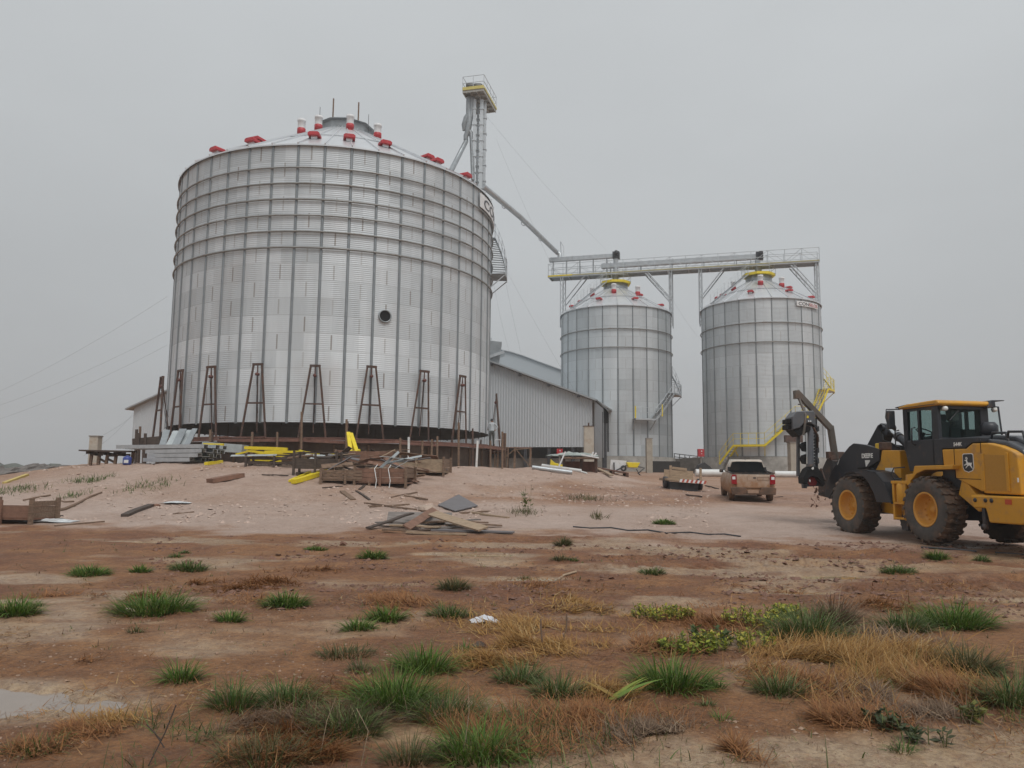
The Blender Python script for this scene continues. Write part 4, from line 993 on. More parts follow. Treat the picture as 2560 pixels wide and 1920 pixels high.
for k, (x0, y0, z0, x1, y1, z1, w) in enumerate([(-.2, .5, 1.15, 1.1, .6, 1.05, .5), (-.4, .6, .5, .5, .7, 1.35, .35), (.3, .3, .6, .9, .4, 1.0, .6), (.0, .8, .9, 1.4, .8, 1.2, .25)]):
    plank('scrap_sheet', sheetm, p+Vector((x0, y0, z0)), p+Vector((x1, y1, z1)), w, .02, ['bent pale sheet lying flat on top of the middle broken crate', 'torn grey sheet standing up out of the middle broken crate', 'wide grey sheet sagging inside the middle broken crate', 'long thin pale sheet poking right from the middle broken crate'][k], 'metal sheet', roll=.3*(k % 2))
for k, x in enumerate((985, 1085)):
    p0 = gp(*C9(x, 470)); b = MB(); b.tube([p0+Vector((0, .3, .9)), p0+Vector((-.06, .02, .75)), p0+Vector((.05, -.1, .3)), p0+Vector((.02, -.15, .02))], .016, 5)
    tag(b.build('strap', pvc), 'loose white strap hanging over the ' + ('left' if k == 0 else 'right') + ' part of the middle broken crate', 'strap')
# yellow beams: some in the dark crates, some fallen over
yb = [((462, 828), (572, 832), .16, .5, 'short yellow beam on top of the grey sheets behind the crate'),
      ((690, 848), (925, 855), .18, .95, 'thick yellow beam lying along the top of the yellow pile'),
      ((700, 862), (960, 890), .12, .75, 'thin yellow beam slanting right across the yellow pile'),
      ((690, 890), (900, 868), .12, .6, 'yellow beam crossing under the thick one in the yellow pile'),
      ((640, 880), (780, 845), .10, .8, 'thin yellow beam sticking up left from the yellow pile'),
      ((475, 938), (560, 925), .16, .08, 'yellow beam end lying on the ground below the grey sheets'),
      ((700, 918), (770, 908), .14, .1, 'yellow beam end on the ground under the dark crate'),
      ((1165, 885), (1300, 868), .16, .35, 'yellow beam lying level behind the standing pair'),
      ((1180, 925), (1322, 862), .16, .2, 'yellow beam slanting up to the foot of the standing pair'),
      ((958, 1030), (1160, 962), .20, .12, 'wide yellow beam fallen down the slope beside the dark crate'),
      ((985, 1018), (1175, 938), .16, .22, 'yellow beam fallen just above the wide one beside the dark crate'),
      ((1060, 985), (1320, 870), .12, .25, 'long thin yellow beam joining the fallen beams to the standing pair'),
      ((938, 1022), (1050, 960), .10, .25, 'thin yellow beam fallen down the slope left of the wide one')]
for (x0, y0), (x1, y1), w, lift, lab in yb:
    u0, v0 = C2(x0, y0); u1, v1 = C2(x1, y1)
    Y = 36.6 if lift < .7 else 37.2
    if lift <= .25: a, c = gp(u0, v0+(5 if 'fallen' in lab else 0)), gp(u1, v1+(9 if 'fallen' in lab else 0)); a.z += .03
    else: a, c = at(u0, v0, Y), at(u1, v1, Y)
    if lab.startswith('yellow beam slanting') : a, c = at(u0, v0, 36.0), at(u1, v1, 37.6)
    plank('yellow_beam', yellow, a, c, w, w*.8, lab, 'beam', 'yellow beams')
for k, (x0, y0, x1, y1) in enumerate([(1275, 865, 1262, 757), (1308, 860, 1276, 762)]):
    p0, p1 = at(*C2(x0, y0), 37.6), at(*C2(x1, y1), 38.6); b = MB(); b.bar(p0, p1, .18, .14)
    tag(b.build('yellow_beam', yellow), ['left one of two yellow beams standing against the footing', 'right one of two yellow beams standing against the footing'][k], 'beam', 'yellow beams')
# broken boards thrown over the crate heap
rb_ = random.Random(21)
for k in range(38):
    x, y = rb_.uniform(640, 1420), rb_.uniform(300, 440); c = gp(*C9(x, y)); an = rb_.uniform(-.7, .7)+(math.pi if k % 2 else 0); L_ = rb_.uniform(.7, 2.1); z0_, z1_ = rb_.uniform(.05, .75), rb_.uniform(.05, .95)
    p = c+Vector((-math.cos(an)*L_/2, .3-math.sin(an)*L_/2, z0_)); q = c+Vector((math.cos(an)*L_/2, .3+math.sin(an)*L_/2, z1_))
    plank('broken_board', [wood, woodp, brownb, woodd, greyb][k % 5], p, q, rb_.uniform(.08, .26), .03, 'splintered board lying among others over the broken crate heap', 'board', 'broken boards in the crate heap', roll=rb_.uniform(-.8, .8))
for k in range(30):
    x, y = rb_.uniform(60, 700), rb_.uniform(235, 330); c = gp(*C9(x, y)); an = rb_.uniform(-.3, .3); L_ = rb_.uniform(.8, 2.2)
    p = c+Vector((-L_/2, .2, rb_.uniform(.05, .6))); q = c+Vector((L_/2, .2+math.sin(an), rb_.uniform(.05, .7)))
    m_ = [yellow, woodd, sheetm, yellow, wood, pvc][k % 6]
    if m_ is yellow: plank('yellow_beam', m_, p, q, .13, .10, 'slim yellow bar jumbled in the pile between the dark crates', 'beam', 'slim yellow bars in the pile')
    elif m_ in (sheetm, pvc): plank('pale_strip', m_, p, q, .18, .02, 'pale strip jumbled in the pile between the dark crates', 'strip', 'pale strips in the yellow pile', roll=.4)
    else: plank('dark_board', m_, p, q, .14, .05, 'dark board jumbled in the pile between the dark crates', 'board', 'dark boards in the yellow pile', roll=.3)
# galvanised profiles: the flat stack, and plates leaning behind it
def profile(p, q, w, h, label, mat_=galv, grp='galvanised profiles in the stack'):
    p, q = Vector(p), Vector(q); d = (q-p).normalized(); x = d.cross(Vector((0, 0, 1))).normalized(); up = x.cross(d); b = MB()
    pr = [(-w/2, 0), (-w/2, h), (-w/4, h), (-w/4, .02), (w/4, .02), (w/4, h), (w/2, h), (w/2, 0), (w/2+.03, 0), (w/2+.03, h+.02), (w/4-.02, h+.02), (w/4-.02, .04), (-w/4+.02, .04), (-w/4+.02, h+.02), (-w/2-.03, h+.02), (-w/2-.03, 0)]
    n = len(pr); vs = [p+x*a+up*c for a, c in pr]+[q+x*a+up*c for a, c in pr]
    b.add(vs, [(i, (i+1) % n, n+(i+1) % n, n+i) for i in range(n)]+[tuple(range(n)), tuple(range(2*n-1, n-1, -1))])
    return tag(b.build('steel_profile', mat_), label, 'steel profile', grp)
g0, g1 = gp(*C2(165, 930)), gp(*C2(455, 930))
dirx = (g1-g0).normalized()
for k in range(4):
    for j in range(2):
        ext0 = [-.1, .2, .05, -2.4][k]; ext1 = [-.5, .05, .3, .45][k]
        p0 = g0+dirx*ext0+Vector((0, .25+j*.85, .06+k*.19+(.05 if k == 3 else 0))); p1 = g1+dirx*ext1+Vector((0, .25+j*.85, .06+k*.19)); 
        zf = .06+k*.19; p0.z = min(H(g0.x, g0.y), H(g1.x, g1.y))+zf+.05+(0.06 if k == 3 else 0); p1.z = p0.z-(.06 if k == 3 else 0)
        profile(p0, p1, .78, .15, ['bottom', 'second', 'third', 'long overhanging top'][k]+' galvanised profile in the '+('front' if j == 0 else 'back')+' half of the stack on the mound')
for k, (x0, y0, x1, y1, w) in enumerate([(228, 850, 270, 745, .5), (262, 850, 318, 742, .55), (296, 850, 350, 740, .6), (322, 848, 384, 738, .6), (360, 848, 405, 738, .45)]):
    p0, p1 = at(*C2(x0, y0), 39.2-.12*(k % 3)), at(*C2(x1+(k-2)*5, y1+(k % 2)*9), 40.2-.15*(k % 3)); w *= .62
    plank('steel_sheet', sheetm if k % 2 else galvd, p0, p1, w, .06, ['leftmost', 'second from left', 'middle', 'fourth from left', 'rightmost'][k]+' of five grey steel sheets leaning behind the profile stack', 'steel sheet', 'leaning steel sheets', roll=1.2 if False else 0)
p0, p1 = at(*C2(470, 855), 38.3), at(*C2(690, 868), 38.3); plank('steel_sheet', sheetm, p0, p1, .9, .4, 'flat bundle of pale grey sheets between the profile stack and the yellow pile', 'steel sheet')
# left: slatted bins, a trestle, drum, pillar
c = gp(*CA(945, 655)); crate(c+Vector((0, .5, 0)), 2.0, 1.0, .62, .0, 'slatted dark timber bin standing alone at the left end of the crest', woodd, slats=3)
c = gp(*CA(1195, 650)); crate(c+Vector((-.0, .7, 0)), .45, .8, .72, .0, 'narrow dark timber bin beside the slatted one on the crest', woodd)
tr = thing('trestle', 'long rickety timber trestle with a thin top behind the blue drum', 'trestle', gp(*CA(1500, 640)))
p, q = at(*CA(1140, 478), 38.6), at(*CA(1850, 492), 38.6); b = MB(); b.bar(p, q, .7, .07); b.build('top', woodd, tr)
for x in (1260, 1370, 1480, 1600, 1830):
    t = (x-1140)/710; m = p.lerp(q, t); b = MB(); b.bar((m.x, m.y, H(m.x, m.y)-.05), (m.x+.05, m.y, m.z), .12, .12); b.build('leg', wood, tr)
b = MB()
for k in range(9): t = .17+.8*k/9; m = p.lerp(q, t); b.box(m+Vector((0, -.1, -.10-.04*(k % 3))), (.35, .1, .12+.06*(k % 2)))
for x0, x1 in ((1370, 1480), (1480, 1600)): b.bar(p.lerp(q, (x0-1140)/710)-Vector((0, 0, .35)), p.lerp(q, (x1-1140)/710)-Vector((0, 0, .55)), .06, .1)
b.build('under_frame', woodd, tr)
c = gp(*CA(1910, 640)); crate(c+Vector((0, .3, 0)), 1.0, .7, .6, .0, 'small dark open crate between the blue drum and the profile stack', woodd)
d0 = gp(*CA(1755, 675)); dr = thing('plastic_drum', 'small blue plastic drum standing on the crest', 'drum', d0)
b = MB(); b.lathe([(0, 0), (.17, 0), (.19, .03), (.19, .30), (.15, .37), (.08, .38)], 20, c=d0); b.build('body', bluep, dr)
b = MB(); b.lathe([(.07, .37), (.07, .42), (0, .42)], 12, c=d0); b.build('cap', bluep, dr)
b = MB(); b.lathe([(.193, .08), (.193, .22)], 6, c=d0, a0=R(250), a1=R(310)); b.build('label', pvc, dr)
pb_ = at(*CA(1315, 470), 44); pt = at(*CA(1315, 285), 44); pil = thing('guy_anchor', 'short pale concrete pillar on the left crest holding guy wires', 'pillar', (pb_.x, 44, 1.6))
wv = (at(*CA(1375, 300), 44)-at(*CA(1255, 300), 44)).x
b = MB(); b.box((pb_.x, 44, (pt.z+1.3)/2), (wv, .5, pt.z-1.3)); b.build('shaft', concl, pil, bevel=.02); b = MB(); b.box((pb_.x, 44, pt.z+.02), (wv+.06, .56, .06)); b.build('cap', conc, pil)
dk = thing('timber_stage', 'dark timber stage with two short stakes in front of the left warehouse wall', 'stage', at(*CA(2000, 380), 41))
b = MB(); b.bar(at(*CA(1865, 375), 42), at(*C2(230, 800), 42), .6, .45); b.build('beam', woodd, dk)
for x, y0, y1 in [(1890, 185, 440), (1915, 235, 440), (2010, 240, 440), (2200, 330, 440)]:
    b = MB(); p = at(*CA(x, y0), 41.6); q = at(*CA(x, y1), 41.6); b.bar((q.x, q.y, H(q.x, q.y)-.1), p, .12, .1); b.build('stake', woodd, dk)
b = MB(); b.bar(gp(*CA(60, 930)), gp(*CA(375, 830))+Vector((0, 0, .05)), .14, .1); tag(b.build('yellow_beam', mat('straw_yellow', (.52, .40, .12), .6, 0, .15, 3)), 'pale yellow beam lying alone on the far left slope', 'beam')
crumple('rubble_heap', at(*CA(230, 830), 43)-Vector((0, 0, .4)), 5.5, 2.5, 1.2, mat('grey_rubble', (.15, .135, .125), .9, 0, .4, 3, .6, 10), 'grey rubble heap at the far left edge behind the slope', 'rubble', 4, 18)
# big open crate near the left edge with plastic film beside it
c = gp(*C5(150, 905)); crate(c+Vector((-.5, .5, 0)), 1.65, .9, .62, -.12, 'old red brown open box cut by the left edge of the photo', brownb)
crumple('plastic_film', gp(*C5(370, 888)), 1.3, .5, .12, plastic, 'crumpled clear plastic film lying beside the open box on the left', 'plastic film', 2)
crumple('plastic_film', gp(*C5(1290, 750)), .9, .5, .07, plastic, 'flat scrap of clear plastic lying in the middle of the mound slope', 'plastic film', 5)
# loose boards on the slopes
lb = [(C5, 905, 850, 1100, 772, .20, .08, woodd, 'short thick dark board lying alone in the middle of the left slope'),
      (C5, 400, 920, 755, 888, .09, .04, wood, 'long thin stick lying below the plastic film on the left'),
      (C5, 265, 855, 460, 848, .12, .04, woodd, 'thin dark board just above the plastic film on the left'),
      (C5, 1525, 605, 1755, 560, .40, .16, brownb, 'broken brown crate side lying on the slope under the grey profiles'),
      (C5, 1260, 832, 1410, 818, .06, .03, wood, 'small loop of bark lying right of the thick dark board'),
      (C9, 745, 495, 825, 555, .20, .05, wood, 'short grey board pointing downhill under the broken crates'),
      (C9, 845, 490, 945, 555, .08, .04, woodd, 'thin dark stick pointing downhill right of the short grey board'),
      (C9, 1090, 540, 1285, 503, .09, .05, wood, 'thin board pointing right uphill between heap and crates'),
      (C9, 1200, 525, 1360, 555, .12, .05, wood, 'thin board crossing under the one that points uphill'),
      (C9, 935, 606, 1230, 590, .10, .05, wood, 'upper of two long thin boards just above the plank heap'),
      (C9, 910, 580, 1280, 628, .10, .04, wood, 'lower of two long thin boards just above the plank heap'),
      (C9, 1600, 655, 1815, 640, .10, .05, wood, 'thin board lying under the dark grey plate'),
      (C9, 1680, 650, 1950, 686, .12, .05, woodp, 'long pale thin board pointing right from under the dark grey plate'),
      (C9, 870, 480, 905, 450, .10, .04, woodd, 'tiny dark board end right under the middle broken crate'),
      (C9, 600, 468, 745, 455, .08, .04, woodd, 'short dark stick left of the middle broken crate'),
      (C9, 160, 372, 350, 380, .06, .04, woodd, 'thin stick lying on the mound under the yellow pile'),
      (CB, 400, 1255, 600, 1283, .09, .05, woodd, 'thin dark stick lying on the track left of the pickup'),
      (CB, 1560, 1285, 1670, 1278, .06, .03, woodd, 'thin stick lying on the track right of the pickup'),
      (CB, 650, 1130, 820, 1172, .08, .04, woodd, 'dark stick poking out right under the flatbed trailer')]
for C_, x0, y0, x1, y1, w, t, m_, lab in lb: gplank(C_, x0, y0, x1, y1, w, t, m_, 'loose_board', lab, 'board', lift=.0)
b = MB(); pts = [gp(*C5(x, y))+Vector((0, 0, .03)) for x, y in [(290, 830), (350, 822), (400, 815), (470, 800), (540, 772), (600, 740), (660, 708), (740, 678)]]
b.tube(pts, [.05, .05, .045, .05, .05, .04, .04, .03], 6); tag(b.build('fallen_branch', wood), 'long crooked branch lying up the slope right of the open box', 'branch')
b = MB(); b.tube([gp(*C5(x, y))+Vector((0, 0, .02)) for x, y in [(425, 735), (470, 746), (540, 742)]], .03, 5); tag(b.build('fallen_branch', wood), 'short curved twig above the long crooked branch', 'branch')
b = MB(); b.tube([gp(*C5(x, y))+Vector((0, 0, .02)) for x, y in [(170, 735), (260, 715), (365, 697)]], .035, 5); tag(b.build('fallen_branch', wood), 'thin straight branch above the open box on the left', 'branch')
# the plank heap on the pale track
hb = gp(*C9(1400, 800)); hp = 'planks in the heap'
def hpl(x0, y0, x1, y1, w, z0, z1, m_, lab=None, roll=0, t=.04):
    a, c = gp(*C9(x0, y0)), gp(*C9(x1, y1)); a.z += z0; c.z += z1
    plank('plank', m_, a, c, w, t, lab or 'weathered plank lying among others in the heap on the pale track', 'plank', hp, roll=roll)
greyw = mat('grey_wood', (.20, .175, .16), .85, 0, .3, 3, .4, 30, stretch=(1, 6, 6))
hpl(1070, 720, 1540, 728, .62, .10, .10, greyw, 'wide grey board tilted along the back of the plank heap', .55)
hpl(930, 770, 1250, 730, .16, .02, .28, woodd, 'dark plank slanting up from the left tip of the heap')
hpl(1210, 790, 1420, 712, .22, .10, .32, brownb, 'brown plank propped upright in the middle of the heap', .5)
hpl(1400, 740, 1770, 805, .30, .30, .12, woodp, 'wide pale plank lying diagonally across the right of the heap', .3)
hpl(1040, 785, 1560, 808, .16, .03, .03, wood, 'long plank along the front edge of the heap')
hpl(1210, 800, 1650, 812, .14, .02, .02, woodp, 'lowest long plank at the very front of the heap')
for q in [(1000, 740, 1300, 760, .3, .06, .12, greyw), (1310, 775, 1800, 770, .3, .05, .05, greyw), (1400, 782, 1990, 795, .34, .02, .01, greyb), (1500, 760, 1900, 750, .2, .08, .03, wood), (1530, 745, 1740, 715, .12, .12, .05, greyw), (1560, 735, 1805, 730, .12, .1, .02, wood), (1100, 762, 1450, 778, .25, .08, .08, woodp), (1180, 745, 1500, 735, .35, .05, .1, wood)]: hpl(*q)
# dark grey plate
q = [gp(*C9(x, y)) for x, y in [(1440, 600), (1590, 535), (1730, 605), (1565, 645)]]; b = MB(); b.add([v+Vector((0, 0, .06 if i != 1 else .12)) for i, v in enumerate(q)]+[v+Vector((0, 0, .03 if i != 1 else .09)) for i, v in enumerate(q)], [(0, 1, 2, 3), (7, 6, 5, 4), (0, 4, 5, 1), (1, 5, 6, 2), (2, 6, 7, 3), (3, 7, 4, 0)])
tag(b.build('grey_plate', greyb), 'large dark grey plate lying on the slope behind the plank heap', 'plate')
# stones
def rock(p, s, label, m_, seed):
    bm = bmesh.new(); bmesh.ops.create_icosphere(bm, subdivisions=2, radius=1)
    for v in bm.verts:
        k = 1+.35*float(vn(v.co.x*1.7+seed*3, v.co.y*1.7+v.co.z*2.1, seed)); v.co = Vector((v.co.x*s*k*1.2, v.co.y*s*k, v.co.z*s*k*.7))
    me = bpy.data.meshes.new('rock'); bm.to_mesh(me); bm.free(); me.materials.append(m_); o = bpy.data.objects.new('rock', me); COL.objects.link(o); o.location = Vector(p)+Vector((0, 0, s*.3)); return tag(o, label, 'rock')
stone = mat('pale_stone', (.40, .31, .25), .85, 0, .2, 6, .4, 20)
rock(gp(*C9(1360, 640)), .24, 'pale boulder between the plank heap and the dark grey plate', stone, 1)
rock(gp(*C9(1420, 650)), .15, 'smaller pale stone just right of the boulder near the plank heap', stone, 2)
rock(gp(*C5(1140, 775)), .09, 'small red brown stone at the upper end of the thick dark board', brownb, 3)
rock(gp(800/2212*900, 1300+570*.4069), .06, 'stone', stone, 4)['label'] = 'small pale stone lying on bare ground in the left foreground'
crumple('bark_litter', gp(*C9(1220, 425))+Vector((0, 0, .0)), .9, .6, .3, brownb, 'heap of torn brown bark at the right foot of the middle crate', 'bark', 8)
# right of the silo: bench with sheet, white gutters, barrow, sheet, trailer, pillar, red boxes, fence, pipes
wp = at(*C4(1230, 985), 58); wq = at(*C4(1230, 1300), 58); ww = (at(*C4(1283, 1000), 58)-at(*C4(1177, 1000), 58)).x
ga = thing('guy_anchor', 'tall pale rust streaked concrete pillar before the ribbed gable end', 'pillar', (wp.x, 58, 1.8))
b = MB(); b.box((wp.x, 58, (wp.z+1.6)/2), (ww, .55, wp.z-1.6)); b.build('shaft', concl, ga, bevel=.02); b = MB(); b.box((wp.x, 58, wp.z), (ww+.06, .6, .05)); b.tube([(wp.x, 58, wp.z), (wp.x, 58, wp.z+.25)], .06, 6); b.build('anchor_cap', rusty, ga)
def pillar(C_, x, yt, yb_, half, Y, label, m_=conc):
    t, bt = at(*C_(x, yt), Y), at(*C_(x, yb_), Y); w = (at(*C_(x+half, yt), Y)-at(*C_(x-half, yt), Y)).x
    o = thing('concrete_post', label, 'post', (t.x, Y, bt.z-.2)); b = MB(); b.box((t.x, Y, (t.z+bt.z-.4)/2), (w, w, t.z-bt.z+.4)); b.build('shaft', m_, o, bevel=.015); b = MB(); b.box((t.x, Y, t.z+.03), (w*1.12, w*1.12, .06)); b.build('cap', conc, o); return o
cpm = mat('post_concrete', (.37, .335, .28), .85, 0, .15, 2, .3, 20, dirt=((.24, .2, .16), .25, 1.5))
pillar(C3, 810, 1300, 1535, 19, 70, 'slim concrete post in front of the silo with grey stairs', cpm)
pillar(C3, 1718, 1325, 1545, 30, 68, 'slim concrete post behind the loader attachment before the silo with yellow stairs', cpm)
t = at(*C3(1718, 1300), 67.8); b = MB(); b.box(t, (1.5, .4, .6)); tag(b.build('steel_bracket', rusty), 'dark rusty bracket box on the slim post by the yellow stairs', 'bracket')
be = thing('work_bench', 'timber bench under a bent grey sheet in front of the warehouse end', 'bench', gp(*C4(1150, 1480)))
Yb = gp(*C4(1150, 1475)).y
p, q = at(*C4(950, 1330), Yb), at(*C4(1330, 1335), Yb); b = MB(); b.bar(p, q, .9, .1); b.build('top', wood, be)
for x in (960, 1150, 1310):
    t = at(*C4(x, 1335), Yb); b = MB(); b.bar((t.x, t.y, H(t.x, t.y)-.05), t, .14, .14); b.build('leg', rusty, be)
b = MB(); b.box((p+q)/2+Vector((0, .35, -.55)), ((q-p).length*.98, .06, .75)); b.build('back_board', redwood, be)
crumple('bent_sheet', (p+q)/2+Vector((-.4, 0, .08)), 2.6, .9, .28, mat('green_grey_sheet', (.30, .34, .32), .5, .15, .15, 2), 'bent pale grey sheet lying on the timber bench', 'metal sheet', 3)
for x0, y0, x1, y1, lab in [(905, 1425, 975, 1262, 'white batten leaning on the left end of the timber bench'), (1260, 1315, 1280, 1265, 'short white batten standing on the right of the bench'), (1280, 1320, 1315, 1275, 'second short white batten crossing on the right of the bench'), (1150, 1295, 1340, 1330, 'long white batten lying along the right half of the bench')]:
    b = MB(); b.bar(at(*C4(x0, y0), Yb-.6), at(*C4(x1, y1), Yb-.6), .11, .07); tag(b.build('white_batten', whitem), lab, 'batten')
for x0, y0, x1, y1, r_, m_, lab in [(720, 1432, 1150, 1492, .09, pvc, 'thick white pipe lying on the crest before the timber bench'), (1140, 1490, 1210, 1510, .05, pvc, 'thin white pipe end beyond the thick white pipe'), (615, 1455, 1050, 1512, .10, galv, 'grey steel pipe lying in front of the thick white pipe')]:
    b = MB(); b.tube([gp(*C4(x0, y0))+Vector((0, 0, r_)), gp(*C4(x1, y1))+Vector((0, 0, r_))], r_, 12); tag(b.build('pipe', m_), lab, 'pipe')
pl_ = thing('pallet', 'low reddish timber pallet lying right of the bench', 'pallet', gp(*C4(1500, 1540)))
p0, p1 = gp(*C4(1340, 1480)), gp(*C4(1660, 1540))
for k in range(5): b = MB(); o_ = Vector((0, .28*k, .22)); b.bar(p0+o_, p1+o_, .2, .05); b.build('slat', woodp if k % 2 else redwood, pl_)
for t_ in (.03, .5, .97): b = MB(); m = p0.lerp(p1, t_); b.box(m+Vector((0, .55, .1)), (.15, 1.3, .22)); b.build('runner', rusty, pl_)
gplank(C4, 1330, 1470, 1480, 1548, .2, .06, woodp, 'loose_board', 'pale board lying against the front of the reddish pallet', 'board', lift=.1)
bw = thing('wheelbarrow', 'yellow wheelbarrow tipped up before the silo with grey stairs', 'wheelbarrow', gp(*C4(1760, 1520)))
Yw = gp(*C4(1760, 1520)).y; c = at(*C4(1715, 1410), Yw)
b = MB(); pr = [(-.55, .22), (-.40, -.18), (.30, -.2), (.52, .2)]; b.prism(pr, -.32, .32, None, c); b.build('tray', yellow, bw, bevel=.04)
b = MB(); 
for s_ in (-.25, .25): b.tube([c+Vector((.3, s_, -.1)), at(*C4(1840, 1440), Yw)+Vector((0, s_, 0)), at(*C4(1770, 1500), Yw)+Vector((0, s_, 0)), at(*C4(1800, 1525), Yw)+Vector((0, s_, 0))], .03, 5)
b.bar(at(*C4(1750, 1450), Yw), at(*C4(1790, 1525), Yw), .06); b.build('frame', darkst, bw)
b = MB(); b.lathe([(.10, -.06), (.22, -.06), (.24, 0), (.22, .06), (.10, .06)], 16, Matrix.Rotation(math.pi/2, 3, 'X'), c+Vector((-.75, 0, -.25)), close=True); b.build('wheel', darkst, bw)
p = at(*C4(890, 1400), 56); b = MB(); b.prism([(-.55, -.2), (-.5, .35), (-.2, .1), (.6, -.1), (.5, -.3), (-.1, -.28)], -.2, .2, None, p); tag(b.build('yellow_scrap', yellow, bevel=.03), 'bent yellow steel offcut lying left of the timber bench', 'scrap')
p = at(*C4(1553, 1425), 62); b = MB(); b.box(p, (1.25, .04, 1.0), Matrix.Rotation(.06, 3, 'Y')); tag(b.build('white_sheet', whitem), 'square white sheet standing against the footing of the silo with grey stairs', 'sheet')
b = MB(); b.bar(at(*C4(1505, 1480), 61.8), at(*C4(1640, 1415), 61.8), .1); b.bar(at(*C4(1505, 1380), 61.8), at(*C4(1510, 1480), 61.8), .1); tag(b.build('steel_prop', darkst), 'dark steel prop across the front of the square white sheet', 'prop')
# red hydrant boxes
def redbox(C_, x0, y0, x1, y1, Y, label):
    p, q = at(*C_(x0, y0), Y), at(*C_(x1, y1), Y); o = thing('hydrant_box', label, 'hydrant box', ((p.x+q.x)/2, Y, q.z)); c = (p+q)/2; w, h_ = q.x-p.x, p.z-q.z
    b = MB(); b.box(c, (w, .35, h_)); b.build('cabinet', redp, o, bevel=.02)
    b = MB(); b.box(c+Vector((0, -.185, 0)), (w*.9, .02, h_*.92)); d_ = b.build('door', redp, o)
    b = MB(); b.box(c+Vector((w*.05, -.2, h_*.22)), (w*.2, .012, h_*.14)); b.box(c+Vector((w*.05, -.2, -h_*.12)), (w*.14, .012, h_*.08)); b.build('sticker', whitem, d_)
    b = MB(); b.box(Vector((c.x, Y, q.z-.45)), (.12, .12, .9)); b.build('stand', conc, o)
redbox(C4, 880, 1232, 945, 1308, 64, 'red hydrant box under the lower edge of the ribbed gable')
redbox(CB, 547, 645, 633, 748, 74, 'red hydrant box in the gap left of the silo with yellow stairs')
fe = thing('railing_fence', 'low dark tube railing in the gap between the two smaller silos', 'railing', at(*CB(380, 800), 86))
for k, (x, y0, y1) in enumerate([(240, 705, 800), (310, 712, 812), (380, 720, 822), (395, 750, 826), (440, 738, 828), (545, 742, 835)]): b = MB(); b.bar(at(*CB(x, y0), 86), at(*CB(x, y1), 86)-Vector((0, 0, .3)), .07); b.build('post', darkst, fe)
for dy in (0, 42, 85): b = MB(); b.tube([at(*CB(235, 705+dy), 86), at(*CB(550, 742+dy), 86)], .04, 5); b.build('rail', darkst, fe)
b = MB(); p, q = at(*CB(240, 820), 82), at(*CB(640, 850), 82); b.bar((p.x-1, 82, 2.7), (q.x, 80, 2.9), .6, 2.2); b.bar((at(*CB(470, 800), 80).x, 79.5, 3.4), (at(*CB(640, 800), 80).x, 79, 3.4), .5, 1.1)
tag(b.build('retaining_wall', conc), 'low grey concrete wall joining the footings of the two smaller silos', 'wall')
for x0, y0, x1, y1, r_, Y, lab in [(520, 965, 900, 985, .28, 60, 'thick pale pipe lying behind the flatbed trailer and pickup'), (1560, 1020, 1890, 1030, .24, 60, 'pale pipe lying right of the pickup behind the loader attachment'), (2050, 1060, 2212, 1085, .2, 55, 'grey pipe lying behind the lower end of the loader attachment')]:
    p, q = at(*CB(x0, y0), Y), at(*CB(x1, y1), Y); p.z = max(p.z, H(p.x, p.y)+r_); q.z = max(q.z, H(q.x, q.y)+r_); b = MB(); b.tube([p, p.lerp(q, .9), q], [r_, r_, r_*.75], 14); tag(b.build('pipe', pvc if Y == 60 else galv), lab, 'pipe')
# black bins / opening under the footing
p = at(*CB(110, 930), 72); b = MB(); b.box(p, (2.8, .5, 1.7)); tag(b.build('access_pit', mat('pit_dark', (.03, .028, .026), .9)), 'dark square pit opening in the footing by the flatbed trailer', 'pit')
p = at(*CB(640, 890), 70); b = MB(); b.prism([(-1.0, -.6), (-.6, .2), (-.1, .45), (.4, .1), (.9, -.6)], -.4, .4, None, p); tag(b.build('tarpaulin', mat('dark_tarp', (.03, .03, .032), .6, 0, .4, 3)), 'dark crumpled tarpaulin heap left of the pickup at the footing', 'tarpaulin')

# flatbed trailer with striped tail board
Yt = gp(*CB(390, 1190)).y; fl = thing('flatbed_trailer', 'old pale timber flatbed trailer with a red and white striped tail board', 'trailer', gp(*CB(390, 1190)))
p, q = at(*CB(140, 1040), Yt), at(*CB(645, 1080), Yt); dd = (q-p).normalized(); bk = Vector((-dd.y, dd.x, 0)); L_ = (q-p).length
b = MB(); b.bar(p+bk*.9, q+bk*.9, 1.9, .12); b.build('bed', woodp, fl)
b = MB(); p2, q2 = at(*CB(200, 985), Yt), at(*CB(600, 1010), Yt); b.bar(p2+bk*1.75, q2+bk*1.75, .05, .55); b.bar(p2+bk*1.72+Vector((.4, 0, .35)), q2+bk*1.72+Vector((-.3, 0, .35)), .04, .12); b.build('load_boards', woodp, fl)
for x, y0, y1 in [(195, 860, 1045), (590, 895, 1060)]: b = MB(); b.bar(at(*CB(x, y0), Yt)+bk*.05, at(*CB(x, y1), Yt)+bk*.05, .1, .08); b.build('stake', woodp, fl)
ts = MB(); n = 12
for k in range(n):
    ts.cur = k % 2; a0_ = .32+.68*k/n; a1_ = .32+.68*(k+1)/n; p_, q_ = p.lerp(q, a0_)-bk*.08, p.lerp(q, a1_)-bk*.08; ts.prism([(0, -.07), ((q_-p_).length, -.07), ((q_-p_).length+.06, .07), (.06, .07)], -.02, .02, Matrix((dd, -bk, Vector((0, 0, 1)))).transposed(), p_-Vector((0, 0, .02)))
ts.build('striped_board', [whitem, mat('faded_red', (.45, .09, .06), .5)], fl)
b = MB(); b.bar(p.lerp(q, .1)+bk*.4-Vector((0, 0, .3)), q-dd*.3+bk*.4-Vector((0, 0, .3)), .5, .4); b.build('chassis', darkst, fl)
